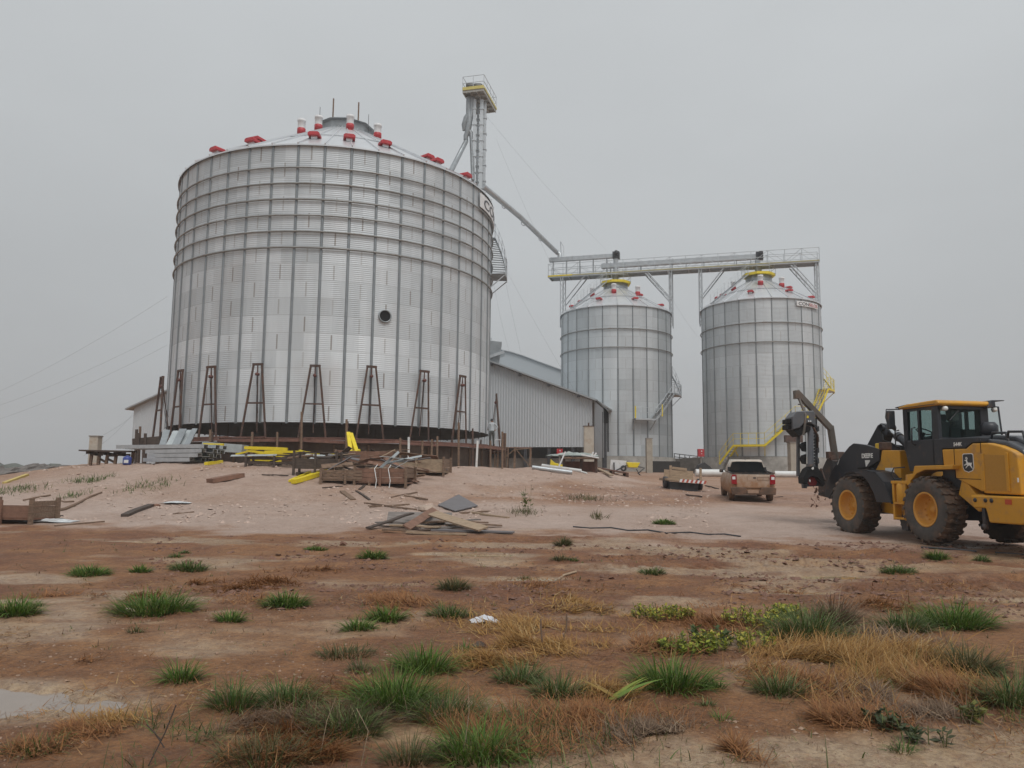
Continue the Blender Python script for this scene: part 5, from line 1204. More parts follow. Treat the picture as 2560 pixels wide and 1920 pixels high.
for t_ in (.05, .95): 
    b = MB(); m = p.lerp(q, t_)+bk*.7; b.lathe([(.12, -.1), (.26, -.1), (.28, 0), (.26, .1), (.12, .1)], 16, Matrix((Vector((0, 0, 1)), bk, dd)).transposed(), (m.x, m.y, H(m.x, m.y)+.27), close=True); b.build('wheel', darkst, fl)
b = MB(); b.bar(at(*CB(310, 1175), Yt)-bk*.4, at(*CB(630, 1215), Yt)-bk*.4, .08, .07); b.build('drawbar', darkst, fl)
# ------------------------------------------------------------------ wheel loader (x forward, y left, z up from the ground under its rear axle)
C4L = lambda x, y: (1900+x*.29837, 940+y*.29837)
jd = mat('loader_yellow', (.60, .29, .018), .34, 0, .07, 2, dirt=((.34, .20, .10), .27, 3.5))
jdk = mat('loader_black', (.022, .025, .032), .42, 0, .2, 3, dirt=((.14, .09, .06), .14, 3))
glass = bpy.data.materials.new('cab_glass'); glass.use_nodes = True
_t = glass.node_tree; _p = _t.nodes['Principled BSDF']; _tr = _t.nodes.new('ShaderNodeBsdfTransparent'); _tr.inputs[0].default_value = (.80, .88, .87, 1)
_p.inputs['Base Color'].default_value = (.02, .035, .035, 1); _p.inputs['Roughness'].default_value = .06
_mx = _t.nodes.new('ShaderNodeMixShader'); _mx.inputs[0].default_value = .13; _t.links.new(_tr.outputs[0], _mx.inputs[1]); _t.links.new(_p.outputs[0], _mx.inputs[2])
_t.links.new(_mx.outputs[0], _t.nodes['Material Output'].inputs['Surface'])
tyrem = mat('tyre_rubber', (.055, .045, .038), .85, 0, .3, 6, .3, 25, dirt=((.20, .12, .075), .5, 2.2))
sidew = mat('tyre_sidewall', (.075, .068, .062), .8, 0, .25, 5, .2, 20, dirt=((.16, .10, .07), .32, 2.5))
rimm = mat('rim_yellow', (.62, .29, .04), .45, 0, .1, 4, dirt=((.34, .18, .08), .2, 4))
chrome = mat('piston_chrome', (.65, .67, .68), .2, .9, .05, 4)
whitel = mat('white_lettering', (.75, .75, .72), .5)
redl = mat('red_lens', (.30, .012, .02), .25, 0, .1, 5)
LT = (10.590, 18.224, .262)
LD = thing('wheel_loader', 'big yellow and black wheel loader standing at the right edge of the photo', 'loader', (0, 0, 0))
def lb_(name, par=None, m=jd, bevel=.015, **k):
    b = MB(); return b
def part(b, name, m, par=None, bevel=.012): return b.build(name, m, par or LD, bevel=bevel)
def wheel(x, y, label=None):
    o = thing('wheel', None, None); o.parent = LD
    sgn = 1 if y > 0 else -1; M = Matrix.Rotation(math.pi/2, 3, 'X'); c = (x, y, .745)
    b = MB(); b.cur = 0
    pr = [(.385, -.22), (.43, -.25), (.55, -.265), (.64, -.255), (.70, -.235), (.715, -.2), (.715, .2), (.70, .235), (.64, .255), (.55, .265), (.43, .25), (.385, .22)]
    b.cur = 1; b.lathe(pr[:5], 48, M, c); b.cur = 0; b.lathe(pr[4:8], 48, M, c); b.cur = 1; b.lathe(pr[7:], 48, M, c); b.cur = 0
    nl = 22
    for k in range(nl):                                # chunky wavy lugs from each shoulder to the middle
        for s_ in (-1, 1):
            a0 = 2*math.pi*(k+(.5 if s_ > 0 else 0))/nl; vs = []
            for t_, da, w in ((.262, .00, .055), (.20, .04, .062), (.12, .015, .06), (.05, .06, .055), (-.02, .04, .05)):
                for rr_ in (.66 if t_ > .25 else .70, .735 if t_ > .25 else .758):
                    for e in (-1, 1):
                        a = a0+s_*0+da*1.0+e*w*.75; vs.append(M @ Vector((rr_*math.cos(a), rr_*math.sin(a), t_*s_))+Vector(c))
            fs = []
            for i in range(4):
                o4 = 4*i; n4 = o4+4; fs += [(o4, n4, n4+1, o4+1), (o4+2, o4+3, n4+3, n4+2), (o4, o4+2, n4+2, n4), (o4+1, n4+1, n4+3, o4+3)]
            fs += [(0, 1, 3, 2), (16, 18, 19, 17)]; b.add(vs, fs)
    b.build('tyre', [tyrem, sidew], o)
    b = MB(); s = sgn
    pr = [(.39, .225), (.40, .235), (.385, .24), (.355, .235), (.345, .21), (.335, .05), (.20, .0), (.17, .02), (.10, .03), (.09, .06), (0, .065)]
    b.lathe([(r, -z*s) for r, z in pr], 36, M, c)
    for k in range(12): a = 2*math.pi*k/12; b.lathe([(0, -.06*s), (.018, -.055*s), (.018, -.02*s)], 6, M, Vector(c)+Vector((.25*math.cos(a), 0, .25*math.sin(a)))+Vector((0, 0, 0)))
    b.build('rim', rimm, o)
    return o
for x, y in [(0, .965), (0, -.965), (2.93, .965), (2.93, -.965)]: wheel(x, y)
# rear frame and axles
b = MB(); b.prism([(-1.6, .75), (-1.6, 1.25), (1.0, 1.3), (1.15, 1.1), (1.15, .55), (.3, .5), (-1.2, .55)], -.48, .48); b.lathe([(.16, -.75), (.22, -.4), (.22, .4), (.16, .75)], 12, Matrix.Rotation(math.pi/2, 3, 'X'), (0, 0, .72)); part(b, 'rear_frame', jdk)
b = MB(); b.lathe([(.16, -.75), (.22, -.4), (.22, .4), (.16, .75)], 12, Matrix.Rotation(math.pi/2, 3, 'X'), (2.93, 0, .74)); b.box((1.5, 0, .85), (.9, .4, .5)); part(b, 'front_axle', jdk)
# engine hood: yellow flanks, dark spine
hp_ = [(-.36, 2.10), (-1.08, 2.09), (-1.27, 2.20), (-1.70, 2.185), (-2.0, 2.12), (-2.27, 2.02), (-2.43, 1.93), (-2.48, 1.12), (-1.55, 1.14), (-.74, 1.45), (-.72, 1.63), (-.38, 1.74)]
b = MB(); b.prism(hp_, .80, .98); hood = part(b, 'engine_hood', jd, bevel=.03)
b = MB(); b.prism(hp_, -.98, -.80); part(b, 'hood_flank', jd, hood, .03)
b = MB(); b.prism([(-.1, 2.32), (-1.5, 2.28), (-2.0, 2.21), (-2.38, 2.03), (-2.47, 1.9), (-2.47, 1.15), (-.1, 1.2)], -.80, .80); b.prism([(-.2, 2.37), (-1.4, 2.38), (-1.9, 2.33), (-2.3, 2.16), (-2.3, 2.0), (-.2, 2.2)], -.52, .52); part(b, 'hood_top', mat('hood_dark_grey', (.05, .054, .062), .35, 0, .12, 2, dirt=((.2, .15, .11), .15, 3)), hood, .05)
b = MB(); b.prism([(-.10, 2.34), (-.10, 1.75), (-.36, 1.75), (-.36, 2.12), (-1.07, 2.105), (-1.26, 2.215), (-1.5, 2.215), (-1.5, 2.31)], .75, .972); band = part(b, 'side_band', jdk, hood)
for pts in [[(-.735, 1.46), (-.735, 2.09)], [(-1.50, 1.15), (-1.505, 2.19)], [(-.74, 1.45), (-1.46, 1.43)]]:
    b = MB(); b.bar((pts[0][0], .979, pts[0][1]), (pts[1][0], .979, pts[1][1]), .012, .014, up=(0, 1, 0)); part(b, 'panel_gap', black, hood, 0)
b = MB(); b.prism([(-1.56, 1.95), (-2.16, 1.92), (-2.16, 1.20), (-1.56, 1.20)], .975, .99); grp_ = part(b, 'cooling_screen', mat('screen_yellow', (.47, .235, .03), .6, 0, .12, 60, .5, 120), hood, .004)
for x0, x1 in [(-1.50, -1.58), (-2.14, -2.22)]:
    b = MB(); b.prism([(x0, 1.97), (x1, 1.97), (x1, 1.19), (x0, 1.19)], .975, 1.005); part(b, 'screen_rib', jd, hood, .012)
for x in (-1.62, -2.05):                               # grab rails on the hood
    for y in (.62, -.62):
        b = MB(); b.tube([(x+.22, y, 2.27), (x+.18, y, 2.42), (x-.18, y, 2.40), (x-.24, y, 2.2)], .028, 8); part(b, 'grab_rail', jdk, hood, 0)
# leaping deer badge: shield with rim, deer silhouette
def badge():
    def P(x, z, e=0): return (-1.10+x, .981+e, 1.78+z)
    sh = [(.155, .18), (.12, .205), (-.12, .205), (-.155, .18), (-.16, -.10), (-.12, -.17), (0, -.205), (.12, -.17), (.16, -.10)]
    b = MB(); b.prism([(-1.13+x, 1.78+z) for x, z in sh], .975, .984); bo = part(b, 'badge', whitel, hood, 0)
    b = MB(); b.prism([(-1.13+x*.90, 1.78+z*.92) for x, z in sh], .976, .987); part(b, 'badge_field', jdk, bo, 0)
    deer = [(.055, .135), (.075, .10), (.05, .095), (.045, .12), (.03, .10), (.045, .075), (.10, .07), (.09, .05), (.055, .045), (.05, -.01), (.10, -.03), (.125, -.055), (.105, -.06), (.055, -.04), (.02, -.05), (.06, -.085), (.085, -.12), (.065, -.115), (.00, -.065), (-.05, -.055), (-.09, -.10), (-.135, -.145), (-.12, -.10), (-.095, -.06), (-.11, -.02), (-.125, .01), (-.10, .0), (-.06, .005), (.0, .01), (.02, .04), (.02, .075), (.005, .10), (.01, .12), (.03, .125), (.035, .14)]
    b = MB(); b.prism([(-1.13+x*.95, 1.78+z*.95) for x, z in deer], .977, .990); part(b, 'badge_deer', whitel, bo, 0)
badge()
FR = lambda x, y, z: Matrix.Translation((x, y, z)) @ Matrix(((-1, 0, 0, 0), (0, 0, 1, 0), (0, 1, 0, 0), (0, 0, 0, 1)))
text_mb('544K', .115, FR(-.72, .974, 2.155), .004, 'lettering', whitel, band, .003)
text_mb('-II', .07, FR(-1.03, .974, 2.155), .004, 'lettering', MATS['hood_dark_grey'], band, .003)
# rear end: grille, lamps, counterweight
b = MB(); b.box((-2.50, 0, 1.52), (.06, 1.5, .8))
for k in range(9): b.box((-2.54, 0, 1.2+k*.08), (.03, 1.3, .02))
gr_ = part(b, 'rear_grille', jdk, hood)
for y in (.62, -.62):
    b = MB(); b.box((-2.56, y, 1.83), (.06, .22, .10)); b.box((-2.56, y, 1.70), (.06, .22, .08)); part(b, 'tail_light', redl, gr_, .015)
cw_ = [(-1.32, 1.10), (-2.80, 1.09), (-2.92, .95), (-2.92, .62), (-2.6, .55), (-1.80, .55), (-1.76, .72), (-1.72, .84), (-1.40, .83)]
b = MB(); b.prism(cw_, -1.15, 1.15); cwt = part(b, 'counterweight', jd, None, .03)
for x in (-1.46, -1.74, -1.90): b = MB(); b.lathe([(.045, .01), (.045, -.012), (0, -.012)], 14, Matrix.Rotation(math.pi/2, 3, 'X'), (x, 1.15, 1.0)); part(b, 'bolt_hole', jdk, cwt, 0)
b = MB(); b.box((-2.33, 1.155, .985), (.16, .012, .10)); part(b, 'reflector', mat('reflector_orange', (.5, .07, .02), .3), cwt, 0)
b = MB(); b.tube([(-1.62, 1.08, .92), (-1.62, 1.08, .45)], .05, 8); b.lathe([(0, -.05), (.07, -.04), (.07, .04), (0, .05)], 10, Matrix.Rotation(math.pi/2, 3, 'X'), (-1.62, 1.1, .45)); part(b, 'hitch_pin', jdk, cwt, 0)
b = MB(); b.prism([(-.9, 1.5), (-1.25, 1.12), (-1.5, 1.12), (-1.5, .8), (-1.3, .75), (-.75, 1.1)], .5, .95); part(b, 'frame_skirt', jd, cwt, .02)
b = MB(); b.box((-2.0, 1.145, 1.2), (.4, .0, .0)) if False else b.box((-2.42, .985, 1.42), (.03, .012, .09)); part(b, 'decal', whitel, hood, 0)
# cab: short, its rear window looks back over the hood
cab = thing('cab', None, None); cab.parent = LD
YL, YR = .80, -.56
b = MB(); b.prism([(1.10, 2.36), (1.10, 2.1), (.98, 1.62), (-.12, 1.62), (-.12, 2.36)], YR, YL); part(b, 'cab_base', jdk, cab, .02)
for nm, q in [('f', [(1.13, 2.1), (1.00, 2.1), (.98, 3.14), (1.14, 3.14)]), ('r', [(.17, 1.75), (-.08, 1.75), (-.05, 3.14), (.14, 3.14)])]:
    for y0, y1 in ((YL, YL-.10), (YR, YR+(.10 if nm == 'f' else .22))): b = MB(); b.prism(q, y0, y1); part(b, 'pillar', jdk, cab, .02)
for y0, y1 in ((YL-.01, YL-.07), (YR+.01, YR+.07)):
    b = MB(); b.prism([(.98, 3.14), (.98, 3.06), (.1, 3.06), (.1, 3.14)], y0, y1); part(b, 'top_rail', jdk, cab, 0)
    b = MB(); b.prism([(.63, 2.30), (.56, 2.30), (.56, 3.1), (.63, 3.1)], y0, y1); part(b, 'door_frame', jdk, cab, 0)
    ym = (y0+y1)/2; b = MB(); b.prism([(1.0, 2.34), (.15, 2.34), (.13, 3.07), (.98, 3.07)], ym, ym+.006); part(b, 'side_window', glass, cab, 0)
for z_, h_ in ((3.10, .09), (2.36, .06)): b = MB(); b.box((-.03, (YL+YR)/2, z_), (.11, YL-YR-.1, h_)); part(b, 'rear_rail', jdk, cab, 0)
b = MB(); b.box((1.08, (YL+YR)/2, 2.72), (.006, YL-YR-.15, .8)); part(b, 'windscreen', glass, cab, 0)
b = MB(); b.box((-.03, (YL+YR)/2, 2.73), (.006, YL-YR-.2, .70)); part(b, 'rear_window', glass, cab, 0)
b = MB(); b.prism([(1.18, 3.13), (1.22, 3.19), (.9, 3.235), (.2, 3.25), (-.12, 3.25), (-.20, 3.18), (-.16, 3.12)], YR-.05, YL+.07); roof = part(b, 'cab_roof', jd, cab, .035)
b = MB(); b.prism([(1.32, 3.17), (1.34, 3.20), (.85, 3.24), (.8, 3.2)], YR, YL+.05); part(b, 'roof_visor', jdk, roof, .01)
b = MB(); b.box((.55, YL+.075, 3.155), (1.25, .012, .014)); part(b, 'roof_seam', jdk, roof, 0)
b = MB(); b.prism([(YR-.06, 3.10), (YR+.16, 3.10), (YR+.04, 3.27), (YR-.30, 3.28), (YR-.30, 3.26), (YR-.05, 3.24)], -.22, .3, ax='x'); part(b, 'roof_corner', jdk, roof, .01)
seatm = mat('seat_cloth', (.035, .036, .04), .8)
b = MB(); b.prism([(.18, 2.36), (.10, 2.75), (.20, 2.80), (.30, 2.45), (.75, 2.42), (.75, 2.34)], .33, .72); b.prism([(.12, 2.76), (.10, 2.92), (.18, 2.96), (.22, 2.8)], .40, .64); part(b, 'driver_seat', seatm, cab, .05)
b = MB(); b.tube([(1.0, .45, 2.3), (.88, .45, 2.55)], .05, 8); b.lathe([(.17, -.015), (.19, 0), (.17, .015)], 20, Matrix.Rotation(-.5, 3, 'Y'), (.85, .45, 2.58)); part(b, 'steering_column', jdk, cab, 0)
b = MB(); b.box((.35, .12, 2.5), (.3, .26, .3)); b.box((.3, -.28, 2.48), (.25, .3, .26)); b.tube([(.25, .2, 2.62), (.25, .14, 2.68), (.25, .02, 2.66), (.25, 0, 2.4)], .04, 6); part(b, 'cab_console', seatm, cab, .04)
b = MB(); b.prism([(.14, 3.06), (.34, 3.06), (.34, 2.82), (.28, 2.78), (.14, 2.80)], .05, .25, ax='x'); part(b, 'cab_monitor', mat('monitor_grey', (.16, .17, .16), .5), cab, .02)
for y in (1.02, -.86):
    s_ = 1 if y > 0 else -1; ya = YL if y > 0 else YR; mo = thing('mirror', None, None); mo.parent = LD
    b = MB(); b.box((1.28, y, 2.88), (.09, .20, .46)); part(b, 'mirror_shell', jdk, mo, .03)
    b = MB(); b.tube([(1.2, ya, 3.14), (1.34, y+.07*s_, 3.14), (1.36, y+.08*s_, 2.95), (1.33, y+.05*s_, 2.75)], .016, 6); part(b, 'mirror_arm', jdk, mo, 0)
ow = thing('open_window', None, None); ow.parent = LD
b = MB(); b.tube([(.12, YR-.04, 3.16), (.0, YR-.32, 3.14), (-.02, YR-.36, 2.45), (.10, YR-.04, 2.42)], .022, 6); part(b, 'window_frame', jdk, ow, 0)
b = MB(); b.add([(.12, YR-.04, 3.15), (.0, YR-.32, 3.13), (-.02, YR-.35, 2.47), (.10, YR-.04, 2.44)], [(0, 1, 2, 3)]); part(b, 'window_glass', glass, ow, 0)
b = MB(); b.lathe([(.06, 2.25), (.06, 2.42), (.17, 2.46), (.19, 2.52), (.19, 2.64), (.13, 2.72), (0, 2.73)], 18, None, (-.55, -.10, 0)); part(b, 'air_precleaner', jdk, hood, 0)
for x, y, z in [(-.14, .66, 3.05), (-.10, YR-.12, 3.06)]:
    b = MB(); b.lathe([(0, -.05), (.05, -.045), (.06, .03), (0, .04)], 14, Matrix.Rotation(math.pi/2, 3, 'Y'), (x, y, z)); part(b, 'work_lamp', whitel, cab, 0)
for pts in [[(1.16, .9, 2.62), (1.28, .92, 2.6), (1.28, .92, 2.24), (1.16, .9, 2.22)], [(.70, .81, 2.66), (.70, .90, 2.64), (.72, .90, 2.28), (.72, .81, 2.24)], [(1.2, .75, 1.72), (1.35, .95, 1.70), (1.42, .98, 1.55), (1.35, .95, 1.42), (1.15, .9, 1.45)]]:
    b = MB(); b.tube(pts, .017, 6); part(b, 'grab_handle', jdk, cab, 0)
b = MB(); b.tube([(-.06, .18, 3.08), (-.07, .50, 2.78)], .014, 5); part(b, 'wiper', jdk, cab, 0)
# rear fender with steps
fen = thing('rear_fender', None, None); fen.parent = LD
out = [(-.90, 1.74), (.34, 1.735), (.40, 1.56), (.66, 1.53), (.68, 1.34)]; inn = [(.52, 1.22), (.50, 1.38), (.28, 1.56), (.0, 1.64), (-.86, 1.645)]
b = MB(); b.prism(out+inn, .72, 1.16); part(b, 'fender_arch', jd, fen, .015)
b = MB(); b.prism([(-.86, 1.64), (0, 1.62), (.35, 1.45), (.55, 1.1), (.40, .9), (.0, 1.2), (-.8, 1.2)], .45, .55); part(b, 'inner_guard', jdk, fen, .01)
b = MB(); b.prism([(1.19, 1.39), (.62, 1.39), (.62, 1.32), (1.19, 1.32)], .62, 1.17); part(b, 'step', jd, fen, .008)
for z_ in (.86, .50): b = MB(); b.box((.93, 1.08, z_), (.38, .20, .05)); part(b, 'step', jd, fen, .008)
for x in (1.13, .72): b = MB(); b.prism([(x-.035, 1.33), (x+.035, 1.33), (x+.035, .46), (x-.035, .46)], .98, 1.16); part(b, 'step_rail', jd, fen, .006)
b = MB(); b.box((.90, .80, .92), (.5, .25, .75)); b.lathe([(.17, -.25), (.2, -.2), (.2, .2), (.17, .25)], 16, None, (.90, 1.0, 1.08)); part(b, 'tank', jd, fen, .02)
b = MB(); b.prism([(1.12, .46), (.78, .46), (.85, .22), (1.05, .22)], .99, 1.02); part(b, 'rubber_step', jdk, fen, 0)
# front frame, boom, linkage
b = MB(); b.prism([(2.24, 2.17), (1.54, 2.15), (1.54, .62), (1.9, .55), (2.5, .6), (2.58, 1.2), (2.52, 1.67), (2.31, 1.91)], -.62, .62); ff = part(b, 'front_frame', jd, None, .02)
b = MB(); b.box((1.95, .625, 1.62), (.34, .008, .19)); part(b, 'paper_notice', whitem, ff, 0)
b = MB(); b.box((2.42, .5, 2.28), (.20, .22, .16)); part(b, 'work_lamp', mat('amber_lamp', (.62, .42, .03), .35), ff, .02)
b = MB(); b.box((2.25, .5, 2.28), (.14, .3, .20)); part(b, 'rust_bracket', rusty, ff, .02)
bp_ = [(2.30, 2.20), (2.9, 2.34), (3.42, 2.40), (3.62, 2.32), (4.06, 2.02), (4.50, 1.66), (4.80, 1.25), (4.86, .95), (4.66, .86), (4.50, 1.05), (4.10, 1.45), (3.6, 1.62), (3.12, 1.68), (2.7, 1.72), (2.34, 1.92)]
for s_ in (1, -1):
    b = MB(); b.prism(bp_, s_*.50, s_*.63); bo_ = part(b, 'boom_arm', jdk, None, .015)
    if s_ == 1:
        text_mb('DEERE', .165, FR(3.06, .636, 1.99), .004, 'lettering', whitel, bo_, .006)
        b = MB(); b.prism([(2.93, 1.93), (2.72, 1.93), (2.72, 1.90), (2.90, 1.74)], .63, .635); part(b, 'decal', whitel, bo_, 0)
        b = MB(); b.prism([(4.10, 1.97), (4.06, 2.0), (4.16, 1.84), (4.2, 1.82)], .63, .635); part(b, 'decal', whitel, bo_, 0)
b = MB(); b.prism([(3.30, 2.0), (3.55, 2.36), (3.05, 2.88), (2.92, 2.93), (2.74, 2.90), (2.72, 2.62), (2.85, 2.45), (2.95, 2.1)], -.14, .14); part(b, 'bell_crank', jdk, None, .03)
b = MB(); b.lathe([(.09, -.2), (.10, .2)], 12, Matrix.Rotation(math.pi/2, 3, 'X'), (2.82, 0, 2.80)); b.box((3.3, 0, 2.1), (.3, 1.0, .25)); part(b, 'cross_tube', jdk, None, .01)
b = MB(); b.tube([(2.80, 0, 2.78), (2.42, 0, 2.56)], .055, 12); cyl_ = part(b, 'tilt_rod', chrome, None, 0)
b = MB(); b.tube([(2.44, 0, 2.57), (2.34, 0, 2.51)], .12, 12); b.tube([(2.36, 0, 2.52), (1.75, 0, 2.12)], .095, 12); part(b, 'tilt_cylinder', jdk, cyl_, 0)
for y in (.42, -.42):
    b = MB(); b.tube([(3.35, y*1.1, 1.78), (2.9, y*1.1, 1.62)], .045, 10); lr = part(b, 'lift_rod', chrome, None, 0)
    b = MB(); b.tube([(2.95, y*1.1, 1.64), (2.86, y*1.1, 1.6)], .10, 12); b.tube([(2.9, y*1.1, 1.62), (2.2, y*1.1, 1.3)], .085, 12); part(b, 'lift_cylinder', jdk, lr, 0)
b = MB(); b.tube([(2.9, .12, 2.7), (2.6, .3, 2.45), (2.2, .35, 2.35), (1.9, .3, 2.2)], .025, 6); b.tube([(2.75, -.12, 2.66), (2.4, -.1, 2.4), (1.8, .1, 2.25)], .022, 6); b.tube([(2.3, .66, 1.9), (2.7, .67, 1.75), (3.2, .66, 1.72)], .02, 6); part(b, 'hydraulic_hose', black, None, 0)
for s_ in (1, -1):
    o1 = [(2.98, 1.60), (2.55, 1.66), (2.1, 1.66), (1.72, 1.60), (1.40, 1.36), (1.20, 1.02), (1.14, .86)]; i1 = [(1.70, .86), (1.78, 1.05), (2.0, 1.35), (2.25, 1.53), (2.6, 1.60), (2.98, 1.57)]
    b = MB(); b.prism(o1+i1, s_*1.17, s_*1.22)
    ob_ = [o1[i] for i in range(len(o1))]; b.prism(ob_+[(x*.985+.03, z-.035) for x, z in ob_[::-1]], s_*.66, s_*1.22); part(b, 'front_fender', jdk, None, .012)
# tool carrier / bucket
b = MB()
for s_ in (.40, -1.2): b.prism([(4.75, .95), (4.75, 1.95), (5.0, 2.0), (5.45, 1.5), (5.5, 1.05), (5.2, .92)], s_, s_+.05)
b.prism([(4.72, .85), (4.70, 1.95), (4.78, 2.02), (5.0, 2.02), (5.0, 1.95), (4.80, 1.92), (4.84, 1.05), (5.5, 1.03), (5.5, .95)], -1.2, .45); part(b, 'bucket', mat('bucket_steel', (.045, .043, .045), .5, .3, .3, 3, dirt=((.16, .09, .055), .3, 2)), None, .01)
b = MB(); b.bar((4.75, .5, 2.02), (4.8, -.2, 2.2), .08, .12); b.box((4.8, .3, 2.12), (.15, .5, .2)); b.box((4.75, .75, 1.55), (.1, .03, .4), Matrix.Rotation(.5, 3, 'Y')); part(b, 'carrier_bracket', rusty, None, .01)
LD.location = LT; LD.rotation_euler = (0, 0, R(100.5))
# ------------------------------------------------------------------ trencher boom hung from a jib on the loader (built facing the camera at its own distance)
YT = 22.7
def T(x, y, dy=0.): return at(*C4L(x, y), YT)+Vector((0, dy, 0))
tr_ = thing('trencher_boom', 'dark upright trencher boom with chain and teeth hung from a jib before the loader', 'trencher', T(410, 900))
jibm = mat('jib_steel', (.13, .115, .10), .5, .3, .2, 3, dirt=((.16, .09, .06), .25, 3)); trm = mat('trencher_grey', (.11, .115, .125), .45, .2, .2, 3, dirt=((.2, .13, .09), .2, 4))
b = MB(); b.bar(T(655, 700, .2), T(600, 415, .1), .16, .15); b.bar(T(606, 440, .1), T(300, 130, 0), .15, .16); b.prism([(-.05, -.14), (.09, -.14), (.09, .10), (-.05, .10)], -.1, .1, None, T(300, 150)); part(b, 'jib_arm', jibm, tr_, .01)
b = MB(); b.tube([T(318, 180, -.05), T(335, 240, -.1), T(348, 330, -.32), T(340, 430, -.32), T(330, 500, -.3)], .038, 6); b.tube([T(335, 240, -.1), T(308, 240, -.1)], .02, 5); part(b, 'hanger_strap', jibm, tr_, 0)
def TP(pts): return [((T(x, y)-T(410, 900)).x, (T(x, y)-T(410, 900)).z) for x, y in pts]
c0 = T(410, 900); c0 = Vector((c0.x, c0.y, c0.z))
b = MB(); b.prism(TP([(240, 350), (278, 302), (415, 298), (430, 325), (432, 425), (395, 405), (335, 400), (300, 440), (242, 455)]), -.32, .32, None, c0); hd_ = part(b, 'head_hood', trm, tr_, .02)
b = MB(); b.prism(TP([(243, 455), (300, 440), (335, 400), (395, 405), (430, 425), (380, 470), (300, 510)]), -.28, .28, None, c0); part(b, 'hood_inside', black, hd_, 0)
b = MB(); b.prism(TP([(348, 340), (372, 340), (372, 360), (348, 360)]), -.33, -.30, None, c0); part(b, 'sticker', yellow, hd_, 0)
b = MB(); b.prism(TP([(205, 365), (242, 362), (242, 402), (205, 402)]), -.2, .2, None, c0); b.prism(TP([(205, 410), (242, 410), (242, 452), (205, 450)]), -.2, .2, None, c0); part(b, 'motor_block', black, tr_, .01)
for x in (372, 388): b = MB(); b.lathe([(.025, .0), (.025, -.03), (0, -.03)], 10, Matrix.Rotation(-math.pi/2, 3, 'X'), T(x, 388, -.32)); part(b, 'bolt', chrome, hd_, 0)
b = MB(); b.tube([T(400, 430, -.2), T(402, 745, -.2)], .085, 14); tb_ = part(b, 'boom_tube', mat('boom_tube_grey', (.15, .16, .18), .4, .4, .12, 3), tr_, 0)
b = MB(); b.tube([T(402, 738, -.2), T(402, 760, -.2)], .12, 14); part(b, 'tube_collar', trm, tb_, 0)
for y in (560, 665): 
    b = MB(); b.prism(TP([(328, y+25), (345, y), (378, y-10), (378, y+75), (350, y+70)]), -.10, .02, None, c0); part(b, 'digging_tooth', black, tr_, .005)
b = MB()
for x in (428, 478): b.bar(T(x, 350, .12), T(x+12, 840, .12), .07, .06)
for k in range(18): y = 370+k*26; b.bar(T(430, y, .1), T(484, y+8, .1), .05, .07); b.box(T(455, y+12, .05), (.10, .12, .03))
part(b, 'digging_chain', darkst, tr_, 0)
for k in range(5): b = MB(); y = 430+k*90; b.prism(TP([(480, y), (497, y-12), (500, y+30), (484, y+38)]), .02, .14, None, c0); part(b, 'digging_tooth', darkst, tr_, 0)
b = MB(); b.tube([T(345, 410, -.25), T(420, 440, -.25), T(470, 500, -.1), T(492, 600, .1)], .035, 6); part(b, 'guard_bar', rusty, tr_, 0)
b = MB(); b.bar(T(335, 500, .15), T(335, 840, .15), .08, .1); part(b, 'side_rail', trm, tr_, .005)
sho = TP([(330, 850), (365, 780), (405, 752), (450, 772), (490, 830), (508, 905), (490, 925), (470, 880), (440, 850), (405, 838), (372, 855), (360, 905), (335, 900)])
b = MB(); b.prism(sho, -.34, .12, None, c0); part(b, 'nose_guard', black, tr_, .01)
b = MB(); b.prism(TP([(376, 855), (405, 840), (440, 852), (462, 890), (450, 918), (400, 918), (378, 890)]), -.16, .04, None, c0); part(b, 'nose_plate', mat('dull_red', (.24, .03, .035), .5, 0, .2, 4), tr_, .01)
b = MB(); b.bar(T(340, 915, -.1), T(508, 905, -.1), .09, .10); b.box(T(350, 922, -.2), (.11, .15, .12)); part(b, 'nose_bar', darkst, tr_, .01)
b = MB(); b.prism(TP([(392, 775), (408, 762), (412, 782), (398, 786)]), -.36, -.33, None, c0); b.prism(TP([(376, 865), (384, 872), (382, 890), (374, 880)]), -.36, -.33, None, c0); part(b, 'decal', whitel, tr_, 0)
b = MB(); rr = random.Random(5)
for k in range(60):
    p = T(rr.uniform(425, 518), rr.uniform(925, 1090)-0*k, rr.uniform(-.25, .1)); s = rr.choice([.012, .02, .03, .045]); q = [Vector((rr.uniform(-1, 1), rr.uniform(-1, 1), rr.uniform(-1.4, 1.4)))*s for _ in range(4)]
    b.add([p+v for v in q], [(0, 1, 2), (0, 3, 1), (1, 3, 2), (2, 3, 0)])
tag(b.build('falling_soil', brownb), 'clods of brown soil dropping from the trencher nose', 'soil', kind='stuff')

# ------------------------------------------------------------------ pickup (x forward, y left), seen from behind, muddy white
pk = bpy.data.materials.new('muddy_white_paint'); pk.use_nodes = True
t = pk.node_tree; L = t.links.new; p = t.nodes['Principled BSDF']; p.inputs['Roughness'].default_value = .35
tcn = t.nodes.new('ShaderNodeTexCoord'); spn = t.nodes.new('ShaderNodeSeparateXYZ'); L(tcn.outputs['Object'], spn.inputs[0])
nn = t.nodes.new('ShaderNodeTexNoise'); nn.inputs['Scale'].default_value = 3.5; nn.inputs['Detail'].default_value = 8; nn.inputs['Roughness'].default_value = .7; L(tcn.outputs['Object'], nn.inputs['Vector'])
mr = t.nodes.new('ShaderNodeMapRange'); mr.inputs[1].default_value = 1.30; mr.inputs[2].default_value = .35; L(spn.outputs['Z'], mr.inputs[0])
ad = t.nodes.new('ShaderNodeMath'); ad.operation = 'MULTIPLY_ADD'; L(nn.outputs[0], ad.inputs[0]); ad.inputs[1].default_value = 1.6; ad.inputs[2].default_value = -.60
